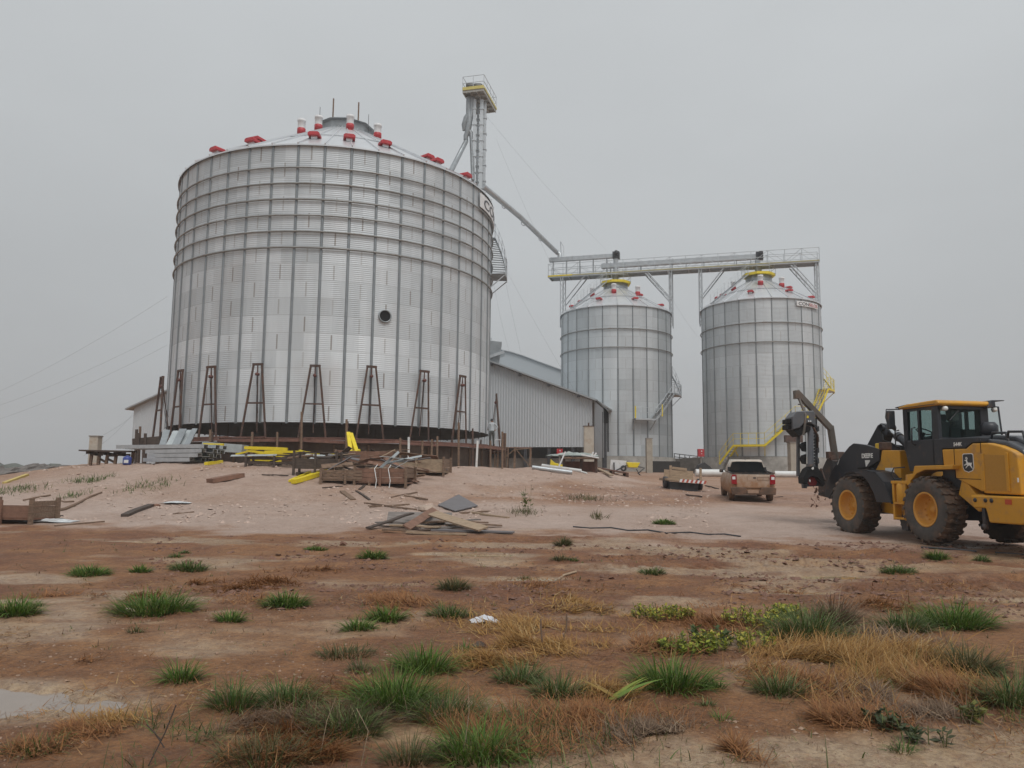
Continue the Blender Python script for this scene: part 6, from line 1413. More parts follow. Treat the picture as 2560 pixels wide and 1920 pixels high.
a2 = t.nodes.new('ShaderNodeMath'); a2.operation = 'ADD'; a2.use_clamp = True; L(mr.outputs[0], a2.inputs[0]); L(ad.outputs[0], a2.inputs[1])
mm = t.nodes.new('ShaderNodeMix'); mm.data_type = 'RGBA'; L(a2.outputs[0], mm.inputs[0]); mm.inputs[6].default_value = (.58, .53, .46, 1); mm.inputs[7].default_value = (.33, .175, .09, 1); L(mm.outputs[2], p.inputs['Base Color'])
r3 = t.nodes.new('ShaderNodeMapRange'); r3.inputs[3].default_value = .28; r3.inputs[4].default_value = .8; L(a2.outputs[0], r3.inputs[0]); L(r3.outputs[0], p.inputs['Roughness'])
pkd = mat('truck_dark', (.03, .03, .032), .5, 0, .2, 3, dirt=((.26, .15, .09), .3, 3)); pkg = mat('truck_glass', (.015, .018, .02), .08, 0, .1, 3)
mudm = mat('muddy_rubber', (.11, .07, .045), .85, 0, .3, 4, dirt=((.27, .15, .085), .5, 3))
PK = thing('pickup_truck', 'mud splashed white pickup truck seen from behind below the yellow stairs', 'pickup')
# body as cross-sections along x: (x, half width at sill, at belt, sill z, belt z)
b = MB(); secs = [(-.86, .74, .76, .42, 1.06), (-.80, .80, .81, .34, 1.09), (-.4, .83, .82, .30, 1.10), (.9, .83, .82, .30, 1.08), (2.2, .83, .80, .30, 1.02), (3.1, .82, .76, .30, .98), (3.45, .74, .66, .32, .86), (3.52, .66, .6, .36, .75)]
ring = []
for x, ws, wb, zs, zb_ in secs:
    ring.append([(x, s*w, z) for s in (1, -1) for w, z in ([(ws*.96, zs), (ws, zs+.12), (ws+.015, (zs+zb_)/2+.08), (wb, zb_-.05), (wb-.03, zb_)] if s == 1 else [(wb-.03, zb_), (wb, zb_-.05), (ws+.015, (zs+zb_)/2+.08), (ws, zs+.12), (ws*.96, zs)])])
n = len(ring[0]); vs = [q for r_ in ring for q in r_]
b.smooth = True; b.add(vs, [(i*n+j, (i+1)*n+j, (i+1)*n+(j+1) % n, i*n+(j+1) % n) for i in range(len(ring)-1) for j in range(n) if j != 4 or i >= 3]); b.smooth = False
b.add(vs[:n], [tuple(range(n))]); b.add(vs[-n:], [tuple(range(n))[::-1]])
body = b.build('body', pk, PK)
b = MB(); b.box((0.05, 0, .62), (1.7, 1.45, .04)); b.box((.92, 0, .95), (.05, 1.5, .66)); 
for s_ in (1, -1): b.box((.05, s_*.74, .85), (1.75, .04, .45))
b.build('load_bed', pkd, PK)
b = MB()
for s_ in (1, -1): b.bar((-.82, s_*.78, 1.105), (.95, s_*.785, 1.115), .07, .03)
b.bar((-.845, -.78, 1.095), (-.845, .78, 1.095), .06, .035); b.build('bed_rail', pkd, body)
# cab with dark rear window
b = MB(); cs = [(.90, .72, 1.08, .60, 1.50), (1.05, .74, 1.08, .60, 1.55), (1.6, .74, 1.06, .60, 1.57), (2.0, .73, 1.04, .57, 1.53), (2.65, .70, 1.0, .60, 1.03)]
ring = [[(x, w0, z0), (x, (w0+w1)/2+.03, (z0+z1)/2), (x-.0, w1, z1), (x, -w1, z1), (x, -(w0+w1)/2-.03, (z0+z1)/2), (x, -w0, z0)] for x, w0, z0, w1, z1 in cs]
vs = [q for r_ in ring for q in r_]; b.smooth = True; b.add(vs, [(i*6+j, (i+1)*6+j, (i+1)*6+(j+1) % 6, i*6+(j+1) % 6) for i in range(4) for j in range(5)]); b.smooth = False; b.add(vs[:6], [tuple(range(6))]); cabp = b.build('cab', pk, PK)
b = MB(); b.prism([(-.70, 1.10), (.70, 1.10), (.58, 1.47), (.4, 1.505), (-.4, 1.505), (-.58, 1.47)], .86, .895, ax='x'); b.build('rear_window', pkg, cabp)
for s_ in (1, -1): b = MB(); b.add([(1.05, s_*.735, 1.12), (2.3, s_*.725, 1.08), (1.95, s_*.625, 1.44), (1.1, s_*.640, 1.46)], [(0, 1, 2, 3)]); b.build('side_window', pkg, cabp)
for s_ in (1, -1): b = MB(); b.bar((.93, s_*.68, 1.1), (1.1, s_*.56, 1.53), .05, .05); b.box((1.4, 0, 1.585), (.5, .02, .02)) if s_ == 1 else None; b.build('roll_bar', pkd, cabp)
for s_ in (1, -1): b = MB(); b.box((2.1, s_*.88, 1.08), (.10, .16, .13)); b.build('mirror', pkd, cabp, bevel=.02)
# tailgate and lamps
b = MB(); b.box((-.875, 0, .80), (.05, 1.22, .50)); tg = b.build('tailgate', pk, PK, bevel=.015)
b = MB(); b.box((-.903, -.05, .93), (.012, .10, .05)); b.build('tailgate_handle', pkd, tg)
b = MB()
for (y, z, w, h_) in [(-.36, .955, .44, .012), (-.36, .845, .44, .012), (-.58, .90, .012, .12), (-.36, .90, .012, .12), (-.15, .90, .012, .12), (.22, .92, .012, .16)]: b.box((-.903, y, z), (.008, w, h_))
b.build('badge', mat('badge_brown', (.18, .11, .07), .6), tg)
for s_ in (1, -1):
    b = MB(); b.cur = 0; b.prism([(s_*.60, .68), (s_*.80, .70), (s_*.805, .97), (s_*.77, 1.05), (s_*.62, 1.04)], -.93, -.86, ax='x'); lm = b.build('tail_light', redl, PK, bevel=.012)
    b = MB(); b.prism([(s_*.655, .87), (s_*.77, .87), (s_*.77, .97), (s_*.66, .98)], -.94, -.925, ax='x'); b.build('reverse_lens', whitem, lm)
b = MB(); b.prism([(-.80, .30), (.80, .30), (.83, .55), (.66, .58), (.3, .58), (.24, .46), (-.24, .46), (-.3, .58), (-.66, .58), (-.83, .55)], -.99, -.84, ax='x'); bump_ = b.build('rear_bumper', mat('muddy_bumper', (.10, .062, .042), .7, 0, .25, 4, dirt=((.24, .13, .08), .4, 3)), PK, bevel=.02)
b = MB(); b.box((-1.0, .02, .42), (.02, .40, .13)); b.build('number_plate', mat('dirty_plate', (.36, .24, .17), .6, 0, .12, 6), bump_)
for x in (0, 2.72):
    for y in (.72, -.72):
        b = MB(); b.lathe([(.17, -.1), (.26, -.11), (.30, -.08), (.305, 0), (.30, .08), (.26, .11), (.17, .1)], 28, Matrix.Rotation(math.pi/2, 3, 'X'), (x, y, .305), close=True); wl_ = b.build('wheel', mudm, PK)
        b = MB(); s_ = 1 if y > 0 else -1; b.lathe([(.18, -.07*s_), (.17, -.09*s_), (.06, -.07*s_), (0, -.07*s_)], 20, Matrix.Rotation(math.pi/2, 3, 'X'), (x, y, .305)); b.build('hubcap', mudm, wl_)
b = MB(); b.box((1.3, 0, .34), (3.4, 1.2, .12)); b.bar((0, -.7, .3), (0, .7, .3), .1); b.build('underbody', pkd, PK)
pu = gp(*CB(1270, 1325)); a_ = R(9.5)
uL, uR = at(*CB(1000, 1300), 30.0), at(*CB(1570, 1340), 30.0)
cen = (uL+uR)/2; fwv = Vector((math.sin(a_), math.cos(a_), 0)); pos = Vector((cen.x, 30, 0))+fwv*.9
z0, z1 = H(pos.x, pos.y), H(pos.x+fwv.x*2.72, pos.y+fwv.y*2.72)
PK.location = (pos.x, pos.y, z0); PK.rotation_euler = (0, -math.atan2(z1-z0, 2.72), math.pi/2-a_)

# ------------------------------------------------------------------ the man on the side platform (seen from behind, right hand on hip)
fx = at(*C4(172, 1165), 48.9); fx.z = ZD+.06
def person():
    me = bpy.data.meshes.new('person'); V = []; E = []; RD = []
    def n(p, r, par=None):
        V.append(p); RD.append(r)
        if par is not None: E.append((par, len(V)-1))
        return len(V)-1
    pel = n((0, 0, .95), .135); wa = n((0, .0, 1.12), .125, pel); ch = n((0, .01, 1.32), .155, wa); sh = n((0, .0, 1.44), .11, ch); nk = n((0, .01, 1.51), .055, sh); hd = n((0, .02, 1.60), .085, nk); n((0, .02, 1.69), .075, hd)
    for s in (-1, 1):
        hp = n((s*.09, 0, .90), .10, pel); kn = n((s*.11, .02, .50), .068, hp); an = n((s*.12, -.01, .10), .05, kn); n((s*.13, .12, .045), .04, an)
        s1 = n((s*.18, 0, 1.42), .06, sh)
        if s == 1: el = n((.36, -.06, 1.20), .043, s1); wr = n((.20, -.02, 1.02), .033, el); hc = (.17, .0, .99)
        else: el = n((-.24, .08, 1.17), .043, s1); wr = n((-.20, .26, 1.05), .033, el); hc = (-.19, .32, 1.04)
        pm = n(hc, .036, wr)
        for k in range(4): n((hc[0]+(-.02 if s == 1 else .012*(k-1.5)), hc[1]+.012*(k-1.5) if s == 1 else hc[1]+.07-.006*abs(k-1.5), hc[2]-.07+.008*abs(k-1.5) if s == 1 else hc[2]+.004*k), .009, pm)
        n((hc[0]-.03*s, hc[1]+.04, hc[2]+.02), .010, pm)
    me.from_pydata(V, E, []); o = bpy.data.objects.new('person', me); COL.objects.link(o)
    md = o.modifiers.new('skin', 'SKIN'); 
    for i, r in enumerate(RD): me.skin_vertices[0].data[i].radius = (r, r*(.72 if i in (0, 1, 2, 3) else 1))
    me.skin_vertices[0].data[0].use_root = True
    o.modifiers.new('sub', 'SUBSURF').levels = 2; o.modifiers['sub'].render_levels = 2
    bpy.context.view_layer.update(); m2 = bpy.data.meshes.new_from_object(o.evaluated_get(bpy.context.evaluated_depsgraph_get())); bpy.data.objects.remove(o)
    ms = [mat('shirt_cloth', (.46, .50, .53), .85), mat('trouser_cloth', (.075, .08, .075), .9), mat('skin', (.28, .15, .10), .6), mat('boot_leather', (.04, .03, .025), .7)]
    m2.materials.clear()
    for m in ms: m2.materials.append(m)
    for pgn in m2.polygons:
        c = pgn.center; z = c.z
        arm = abs(c.x) > .16 and z < 1.3
        pgn.material_index = 3 if z < .13 else 2 if (z > 1.5 or (abs(c.x) > .16 and z < 1.07 and z > .86 and (c.y > .2 or abs(c.x) < .23))) else 1 if z < 1.0 and not (abs(c.x) > .22) else 0
        pgn.use_smooth = True
    m2.name = 'person'; o = bpy.data.objects.new('person', m2); COL.objects.link(o); o.location = fx; o.rotation_euler = (0, 0, R(15))
    tag(o, 'man in a pale shirt and dark trousers standing on the side platform, hand on hip', 'person')
    b = MB(); b.lathe([(.098, .06), (.10, .10), (.085, .17), (.05, .195), (0, .20)], 16, None, (0, .02, 1.545)); b.box((0, .13, 1.625), (.13, .09, .012)); h_ = b.build('cap', mat('dark_cap', (.05, .05, .055), .8)); h_.parent = o
person()
# low white bench he stands by
b = MB(); p = fx+Vector((.22, -.5, 0)); b.tube([p, p+Vector((0, 0, .38)), p+Vector((.3, 0, .42)), p+Vector((.34, 0, 0))], .022, 6); b.box(p+Vector((.16, .1, .42)), (.36, .24, .03)); tag(b.build('stool', whitem), 'small white stool on the side platform in front of the man', 'stool')
# ------------------------------------------------------------------ grass, weeds, dry straw, stones
def leafmat(name, rough=.6):
    m = bpy.data.materials.new(name); m.use_nodes = True; t = m.node_tree; p = t.nodes['Principled BSDF']; p.inputs['Roughness'].default_value = rough; p.inputs['Specular IOR Level'].default_value = .3
    a = t.nodes.new('ShaderNodeVertexColor'); a.layer_name = 'tint'; t.links.new(a.outputs[0], p.inputs['Base Color'])
    p.inputs['Subsurface Weight'].default_value = 0
    tr = t.nodes.new('ShaderNodeBsdfTranslucent'); t.links.new(a.outputs[0], tr.inputs[0]); mx = t.nodes.new('ShaderNodeMixShader'); mx.inputs[0].default_value = .25
    t.links.new(p.outputs[0], mx.inputs[1]); t.links.new(tr.outputs[0], mx.inputs[2]); t.links.new(mx.outputs[0], t.nodes['Material Output'].inputs['Surface'])
    return m
LEAF = leafmat('grass_blade')
rg = np.random.default_rng(12)
def blades(P, D, Ln, Wd, droop, colr, nseg=4):
    """P roots (n,3), D lean directions (n,2), lengths, widths, droop, colours (n,3)"""
    n = len(P); t = np.linspace(0, 1, nseg+1)
    lean = np.hypot(D[:, 0], D[:, 1])+1e-6; dx, dy = D[:, 0]/lean, D[:, 1]/lean
    a0 = np.clip(lean, 0, 1.52)
    ang = a0[:, None]+droop[:, None]*t[None]**1.3                       # angle from the vertical along the blade
    ds = Ln[:, None]/nseg
    hx = np.cumsum(np.sin(ang[:, :-1])*ds, 1); hz = np.cumsum(np.cos(ang[:, :-1])*ds, 1)
    hx = np.concatenate([np.zeros((n, 1)), hx], 1); hz = np.concatenate([np.zeros((n, 1)), hz], 1)
    w = Wd[:, None]*(1-t[None]**1.6)*.5+.0004
    roll = rg.uniform(-.9, .9, n); sx, sy = -dy*np.cos(roll), dx*np.cos(roll); sz = np.sin(roll)*.5
    C = np.stack([P[:, 0:1]+dx[:, None]*hx, P[:, 1:2]+dy[:, None]*hx, P[:, 2:3]+hz], -1)
    S = np.stack([sx[:, None]*w, sy[:, None]*w, sz[:, None]*w], -1)
    V = np.stack([C-S, C+S], 2).reshape(-1, 3)
    base = (np.arange(n)*2*(nseg+1))[:, None]; k = np.arange(nseg)[None]*2
    Q = np.stack([base+k, base+k+1, base+k+3, base+k+2], -1).reshape(-1, 4)
    cols = np.repeat(colr, 2*(nseg+1), 0)
    return V, Q, cols
def blade_obj(name, parts, origin=None):
    Vs, Qs, Cs, o = [], [], [], 0
    for V, Q, c in parts: Vs.append(V); Qs.append(Q+o); Cs.append(c); o += len(V)
    V = np.concatenate(Vs); Q = np.concatenate(Qs); Cc = np.concatenate(Cs)
    org = np.array(origin if origin is not None else (0, 0, 0), float)
    me = bpy.data.meshes.new(name); me.vertices.add(len(V)); me.vertices.foreach_set('co', (V-org).ravel())
    me.loops.add(Q.size); me.loops.foreach_set('vertex_index', Q.ravel().astype(np.int32)); me.polygons.add(len(Q)); me.polygons.foreach_set('loop_start', (np.arange(len(Q))*4).astype(np.int32))
    me.polygons.foreach_set('use_smooth', np.ones(len(Q), bool)); me.update(calc_edges=True)
    ca = me.color_attributes.new('tint', 'FLOAT_COLOR', 'POINT'); ca.data.foreach_set('color', np.concatenate([Cc, np.ones((len(Cc), 1))], 1).astype(np.float32).ravel())
    me.materials.append(LEAF); ob = bpy.data.objects.new(name, me); COL.objects.link(ob); ob.location = tuple(org); return ob
PAL = {'green': [(.085, .155, .022), (.12, .21, .034), (.055, .105, .02), (.22, .26, .08)],
       'dark': [(.075, .125, .028), (.105, .165, .042), (.048, .085, .02), (.20, .20, .08)],
       'blue': [(.085, .13, .036), (.12, .165, .05), (.055, .09, .026), (.25, .24, .11)],
       'olive': [(.085, .095, .035), (.12, .12, .05), (.16, .125, .055), (.055, .07, .025)],
       'straw': [(.34, .185, .055), (.41, .24, .08), (.25, .125, .04), (.46, .32, .15)],
       'rust': [(.26, .115, .042), (.33, .155, .06), (.19, .085, .036), (.37, .21, .09)],
       'dull': [(.19, .125, .08), (.25, .17, .11), (.14, .09, .06), (.30, .22, .15)]}
def pick(pal, n):
    A = np.array(PAL[pal]); i = rg.choice(len(A), n, p=[.35, .3, .25, .10]); return A[i]*rg.uniform(.8, 1.2, (n, 1))
def tuft_blades(c, w, h, pal, n, spread=.75, flat=1.0, width=.007):
    r = np.sqrt(rg.random(n)); a = rg.uniform(0, 2*math.pi, n)
    x = c[0]+r*np.cos(a)*w*.42; y = c[1]+r*np.sin(a)*w*.42*flat; z = Hn(x, y)-.01
    D = np.stack([np.cos(a)*r*spread+rg.normal(0, .22, n), np.sin(a)*r*spread+rg.normal(0, .22, n)], 1)
    Ln = h*rg.uniform(.45, 1.45, n)*(1.1-.2*r); 
    return blades(np.stack([x, y, z], 1), D, Ln, width*rg.uniform(.6, 1.4, n), rg.uniform(.25, 1.9, n), pick(pal, n))
GT = [ # displayed px: centre x, base y, width, height, palette, label
 (185, 1246, 88, 26, 'green', 'low green grass tuft above the large tuft on the left, widest of that row'), (300, 1239, 42, 22, 'green', 'small green grass tuft between two wider ones in the left middle distance'),
 (402, 1236, 80, 26, 'dark', 'flat dark green grass tuft right of the small one in the left middle distance'), (378, 1206, 34, 12, 'dark', 'tiny green tuft just left behind the flat dark tuft'), (397, 1198, 22, 11, 'dark', 'tiny green tuft nearest the pale track on the left'),
 (680, 1191, 52, 12, 'green', 'thin flat green tuft at the edge of the pale track, below the plank heap'), (803, 1210, 56, 26, 'green', 'rounded green tuft below the plank heap, right of the thin flat one'),
 (318, 1332, 180, 58, 'green', 'wide bushy green grass tuft, the largest in the left middle ground'), (495, 1345, 56, 36, 'green', 'small bushy green tuft right below the wide one on the left'), (290, 1370, 36, 22, 'olive', 'little green sprig below the wide bushy tuft on the left'),
 (612, 1312, 96, 40, 'green', 'bright round green tuft standing alone in the middle left'), (20, 1332, 95, 46, 'green', 'green tuft cut by the left edge of the photo'), (75, 1311, 40, 14, 'dark', 'small dark tuft beside the one cut by the left edge'),
 (385, 1476, 78, 58, 'green', 'upright spiky green tuft just right of the large puddle'), (500, 1535, 110, 72, 'dark', 'left half of the long dark green clump below the spiky tuft'), (610, 1532, 150, 66, 'dark', 'right half of the long dark green clump below the spiky tuft'),
 (772, 1364, 66, 36, 'green', 'left one of two joined bright tufts in the centre'), (832, 1344, 78, 40, 'green', 'right one of two joined bright tufts in the centre'), (980, 1276, 66, 32, 'olive', 'olive green tuft behind the white plastic bag'), (968, 1336, 98, 32, 'dark', 'dark ragged tuft left of the white plastic bag'),
 (915, 1456, 124, 68, 'green', 'dense bright green tuft in front of the dry yellow grass'), (1005, 1410, 36, 30, 'dark', 'small dark tuft inside the dry yellow grass'), (850, 1540, 170, 105, 'green', 'tall green tuft in the middle of the bottom centre clump'), (965, 1568, 150, 80, 'blue', 'grey green tuft leaning right in the bottom centre clump'), (745, 1600, 150, 75, 'blue', 'grey green tuft at the left side of the bottom centre clump'),
 (1030, 1650, 190, 92, 'green', 'green tuft at the bottom edge just right of centre'), (880, 1655, 120, 70, 'olive', 'olive tuft at the bottom edge in the centre'), (560, 1662, 220, 66, 'olive', 'low olive tuft at the bottom edge left of centre'),
 (1120, 1480, 100, 58, 'blue', 'grey green tuft left of the broad pale leaves'), (1205, 1512, 110, 66, 'blue', 'darker grey green tuft touching the broad pale leaves'), (1455, 1496, 165, 82, 'green', 'big dark green tuft right of the broad pale leaves'), (1552, 1490, 42, 30, 'green', 'tiny green tuft at the right foot of the big dark one'),
 (1560, 1560, 42, 28, 'green', 'single small bright tuft on the wet sand at lower right'), (1530, 1528, 30, 26, 'blue', 'faint small tuft above the single bright one on the wet sand'), (1412, 1243, 56, 20, 'dark', 'dark low tuft on the mud, middle right'), (1437, 1135, 46, 14, 'green', 'flat green tuft on the pale track right of the plank heap'),
 (1217, 1181, 32, 22, 'olive', 'small upright tuft at the track edge right of centre'), (1210, 1213, 40, 15, 'olive', 'flat olive tuft just below the small upright one'), (1238, 1214, 26, 10, 'dark', 'thin dark sprout beside the flat olive tuft'), (1133, 1255, 26, 15, 'olive', 'tiny sprout beside the curved stick'),
 (1755, 1388, 170, 84, 'blue', 'tall ragged blue green tuft right of the yellow green weeds'), (1810, 1360, 90, 80, 'dull', 'pale dried tuft standing behind the blue green one'), (2080, 1360, 165, 62, 'green', 'wide dense green tuft on the right below the loader'), (1965, 1368, 120, 55, 'blue', 'thin greyish tuft left of the wide dense one on the right'), (1950, 1240, 78, 20, 'dark', 'flat dark tuft on the mud left below the loader'),
 (2030, 1211, 46, 24, 'green', 'small green tuft on the mud below the loader rear wheel'), (2125, 1215, 32, 16, 'dark', 'tiny dark tuft farthest right on the mud'), (2105, 1458, 150, 72, 'olive', 'green brown tuft in the straw at the right'), (2200, 1530, 90, 95, 'blue', 'dark green tuft cut by the right edge of the photo'),
 (1690, 1505, 105, 62, 'blue', 'dark tuft growing at the left end of the big straw patch'), (1955, 1630, 54, 40, 'dark', 'small dark green tuft on the wet ground at bottom right'), (740, 1425, 140, 32, 'olive', 'low olive sprawl left of the dense bright tuft'), (70, 1632, 130, 44, 'dark', 'low dark tuft in the bottom left corner'), (780, 1455, 60, 34, 'olive', 'olive sprout between the low sprawl and the dense bright tuft')]
for (dx, dy, dw, dh, pal, lab) in GT:
    u, v = dx*1.1573, (dy-2)*1.1573; c = gp(u, v); sc = c.y/F*1.1573
    w = dw*sc*1.05; h = dh*sc*.84; fl = min(1.0, .75)
    c = c+Vector((0, w*.18, 0))
    n = int(np.clip(w*h*4300, 60, 760)); wd = max(.006, .0011*c.y)*(1.2 if pal == 'green' else 1)
    parts = [tuft_blades(c, w, h, pal, n, .85, .7, wd), tuft_blades(c, w*1.12, h*.65, 'dull' if pal in ('blue', 'olive', 'dark') else 'olive', n//4, 1.1, .7, wd), tuft_blades(c, w*1.5, h*.42, 'rust' if dx % 3 else 'straw', n//3, 1.45, .7, wd)]
    o = blade_obj('grass_tuft', parts, c); tag(o, lab, 'grass tuft', 'grass tufts on the wet ground')
# green streaks on the mound: each a small patch
for (dx, dy, dw, dh, lab) in [(35, 1060, 120, 16, 'green grass strip on the far left flank of the mound'), (330, 1048, 90, 20, 'green grass patch in the middle of the mound slope on the left'), (185, 1040, 60, 8, 'thin green strip above the open box on the left'), (218, 1037, 36, 10, 'short green strip just right of the thin one on the mound'), (160, 1072, 40, 8, 'small green patch beside the long crooked branch'), (1265, 1078, 90, 12, 'thin green patch on the slope left of the flatbed trailer'), (1130, 1108, 58, 12, 'low green patch at the foot of the tall weed'), (1290, 1118, 36, 8, 'tiny green patch on the track right of the tall weed')]:
    c = gp(dx*1.1573, dy*1.1573); sc = c.y/F*1.1573; w = dw*sc; n = int(w*150)
    x = c.x+rg.normal(0, w*.26, n); y = c.y+rg.normal(0, dh*sc*1.8+.15, n)+(x-c.x)*(.25 if dx < 400 else -.2); P_ = np.stack([x, y, Hn(x, y)-.01], 1)
    V = blades(P_, rg.normal(0, .55, (n, 2)), rg.uniform(.10, .30, n), np.full(n, .022), rg.uniform(0, 1, n), pick('dark' if dx < 1000 else 'olive', n), 3)
    tag(blade_obj('grass_patch', [V], c), lab, 'grass patch', kind='stuff')
# tall weed with stalks on the mound
def broadleaf(name, c, w, h, nst, leaf, pal, label, seed=0, cat='weed'):
    b = MB(); r_ = np.random.default_rng(seed); cols = []; V = []; Q = []
    for k in range(nst):
        a = r_.uniform(0, 2*math.pi); rr_ = math.sqrt(r_.random())*w*.5; x, y = c[0]+rr_*math.cos(a), c[1]+rr_*math.sin(a)*.7; z = H(x, y); hh = h*r_.uniform(.5, 1.15); lx, ly = r_.normal(0, .25, 2)
        st = [(x+lx*hh*t, y+ly*hh*t, z+hh*t*(1-.15*t)) for t in np.linspace(0, 1, 6)]
        cst = np.array([.12, .14, .05])*r_.uniform(.8, 1.2)
        for p, q in zip(st[:-1], st[1:]):
            o = len(V); V += [(p[0]-.004, p[1], p[2]), (p[0]+.004, p[1], p[2]), (q[0]+.003, q[1], q[2]), (q[0]-.003, q[1], q[2])]; Q.append((o, o+1, o+2, o+3)); cols += [cst]*4
        for j in range(int(5+6*r_.random())):
            t = r_.uniform(.2, 1); i = min(int(t*5), 4); p = np.array(st[i]); a2 = r_.uniform(0, 2*math.pi); up = r_.uniform(-.2, .9); L_ = leaf*r_.uniform(.6, 1.3); d = np.array([math.cos(a2), math.sin(a2), up]); d /= np.linalg.norm(d); s = np.array([-math.sin(a2), math.cos(a2), r_.uniform(-.3, .3)])*L_*.26
            o = len(V); V += [tuple(p), tuple(p+d*L_*.45+s), tuple(p+d*L_), tuple(p+d*L_*.45-s)]; Q.append((o, o+1, o+2, o+3))
            A = np.array(pal[r_.integers(len(pal))])*r_.uniform(.75, 1.25); cols += [A]*4
    ob = blade_obj(name, [(np.array(V), np.array(Q), np.array(cols))], c); return tag(ob, label, cat)
YG = [(.38, .36, .045), (.28, .31, .04), (.17, .21, .03), (.44, .37, .07)]
for i, (dx, dy, dw, dh, lab) in enumerate([(1430, 1335, 95, 52, 'yellow green leafy weed at the left end of the weed patch'), (1640, 1350, 120, 58, 'yellow green leafy weed beside the blue green tuft'), (1590, 1395, 130, 55, 'yellow green leafy weed in the middle of the weed patch'), (1490, 1405, 110, 45, 'darker green leafy weed at the front of the weed patch'), (1700, 1330, 60, 45, 'yellow green leafy weed behind the blue green tuft')]):
    c = gp(dx*1.1573, dy*1.1573); sc = c.y/F*1.1573; broadleaf('leafy_weed', c, dw*sc*1.35, dh*sc*.62, 75, .055, YG if i != 3 else YG[1:3], lab, 20+i)
c = gp(1135*1.1573, 1106*1.1573); broadleaf('tall_weed', c, .5, .9, 9, .14, [(.10, .14, .04), (.2, .2, .08), (.14, .17, .05)], 'tall stalky weed growing on the slope right of the dark grey plate', 31)
c = gp(1540*1.1573, 1390*1.1573); broadleaf('leafy_weed', c, .5, .2, 12, .09, [(.06, .09, .03), (.09, .12, .04)], 'dark low leafy weed inside the yellow green patch', 33)
for (dx, dy, lab) in [(2000, 1600, 'small dark leafy sprout on the wet ground at bottom right'), (1900, 1570, 'small dark leafy sprout at the edge of the straw at bottom right'), (2080, 1560, 'yellowish leafy sprout near the right edge at the bottom')]:
    c = gp(dx*1.1573, dy*1.1573); broadleaf('leafy_sprout', c, .28, .14, 12, .06, [(.05, .07, .03), (.09, .10, .05)] if 'dark' in lab else [(.16, .16, .04), (.1, .11, .04)], lab, dx)
# broad pale corn-like leaves
c = gp(1330*1.1573, 1515*1.1573); n = 9
A_ = np.array([.25, .1, -.2, 2.9, .5, .35, 3.3, 2.6, -.5]); P_ = np.tile(np.array([[c.x, c.y, c.z+.02]]), (n, 1))+rg.normal(0, .03, (n, 3))*[1, 1, 0]
V = blades(P_, np.stack([np.cos(A_)*1.1, np.sin(A_)*1.1], 1), np.array([.34, .42, .40, .30, .36, .25, .26, .22, .3]), np.array([.05, .055, .05, .04, .05, .03, .03, .03, .03]), rg.uniform(.1, .5, n), np.array([(.22, .30, .05), (.16, .25, .05), (.14, .22, .05), (.3, .2, .06), (.25, .30, .06), (.3, .17, .05), (.28, .15, .05), (.3, .2, .07), (.26, .14, .04)]), 6)
tag(blade_obj('broad_leaf_plant', [V], c), 'sprawling plant with broad pale green leaves low in the centre right', 'plant')
# dry straw lying in mats (uncountable): regions in displayed px
DG = [(1170, 1395, 330, 95, 'straw', 2600, .17), (1050, 1430, 180, 50, 'straw', 900, .16), (1260, 1330, 260, 60, 'straw', 900, .14), (1230, 1300, 120, 30, 'straw', 300, .16), (850, 1305, 190, 50, 'rust', 900, .15), (590, 1258, 160, 38, 'rust', 500, .15), (510, 1275, 200, 40, 'rust', 450, .13), (300, 1290, 260, 44, 'rust', 500, .11), (420, 1262, 100, 24, 'rust', 200, .12),
      (1850, 1445, 380, 130, 'straw', 3600, .24), (1960, 1430, 300, 100, 'straw', 1400, .24), (2060, 1510, 330, 110, 'rust', 2000, .2), (1750, 1480, 260, 110, 'rust', 1500, .17), (1850, 1560, 260, 50, 'rust', 900, .15), (1900, 1510, 200, 60, 'dull', 500, .18), (1780, 1560, 120, 36, 'rust', 450, .16),
      (620, 1590, 260, 90, 'rust', 1100, .13), (150, 1585, 330, 36, 'rust', 1000, .09), (240, 1562, 150, 24, 'straw', 250, .10), (60, 1620, 200, 40, 'rust', 500, .10), (1260, 1560, 360, 90, 'rust', 1400, .14), (1300, 1500, 160, 50, 'straw', 450, .15), (1400, 1590, 240, 70, 'dull', 900, .11), (1590, 1625, 190, 50, 'rust', 1300, .14), (1480, 1620, 140, 50, 'dull', 600, .1),
      (860, 1600, 300, 110, 'dull', 1000, .18), (960, 1640, 260, 60, 'rust', 700, .14), (760, 1560, 260, 90, 'dull', 500, .2), (1400, 1400, 200, 60, 'rust', 800, .13), (1550, 1350, 240, 70, 'rust', 800, .14), (1900, 1310, 240, 40, 'rust', 600, .15), (2000, 1260, 260, 30, 'rust', 250, .12), (560, 1300, 200, 30, 'rust', 180, .11), (1900, 1380, 200, 50, 'dull', 500, .18), (700, 1232, 260, 16, 'rust', 200, .1), (1150, 1265, 420, 40, 'rust', 350, .11), (1700, 1275, 380, 30, 'rust', 250, .1), (100, 1290, 240, 30, 'rust', 200, .1), (180, 1430, 260, 30, 'rust', 90, .09),
      (800, 1625, 760, 80, 'rust', 2600, .16), (640, 1570, 420, 90, 'dull', 1300, .15), (980, 1590, 400, 90, 'rust', 1500, .15), (800, 1500, 420, 70, 'rust', 900, .13), (1900, 1480, 520, 140, 'straw', 2600, .2), (1800, 1430, 330, 70, 'straw', 1200, .22), (2050, 1550, 330, 80, 'dull', 900, .15), (1500, 1330, 330, 80, 'rust', 900, .13), (1150, 1360, 420, 90, 'straw', 900, .15)]
parts = []
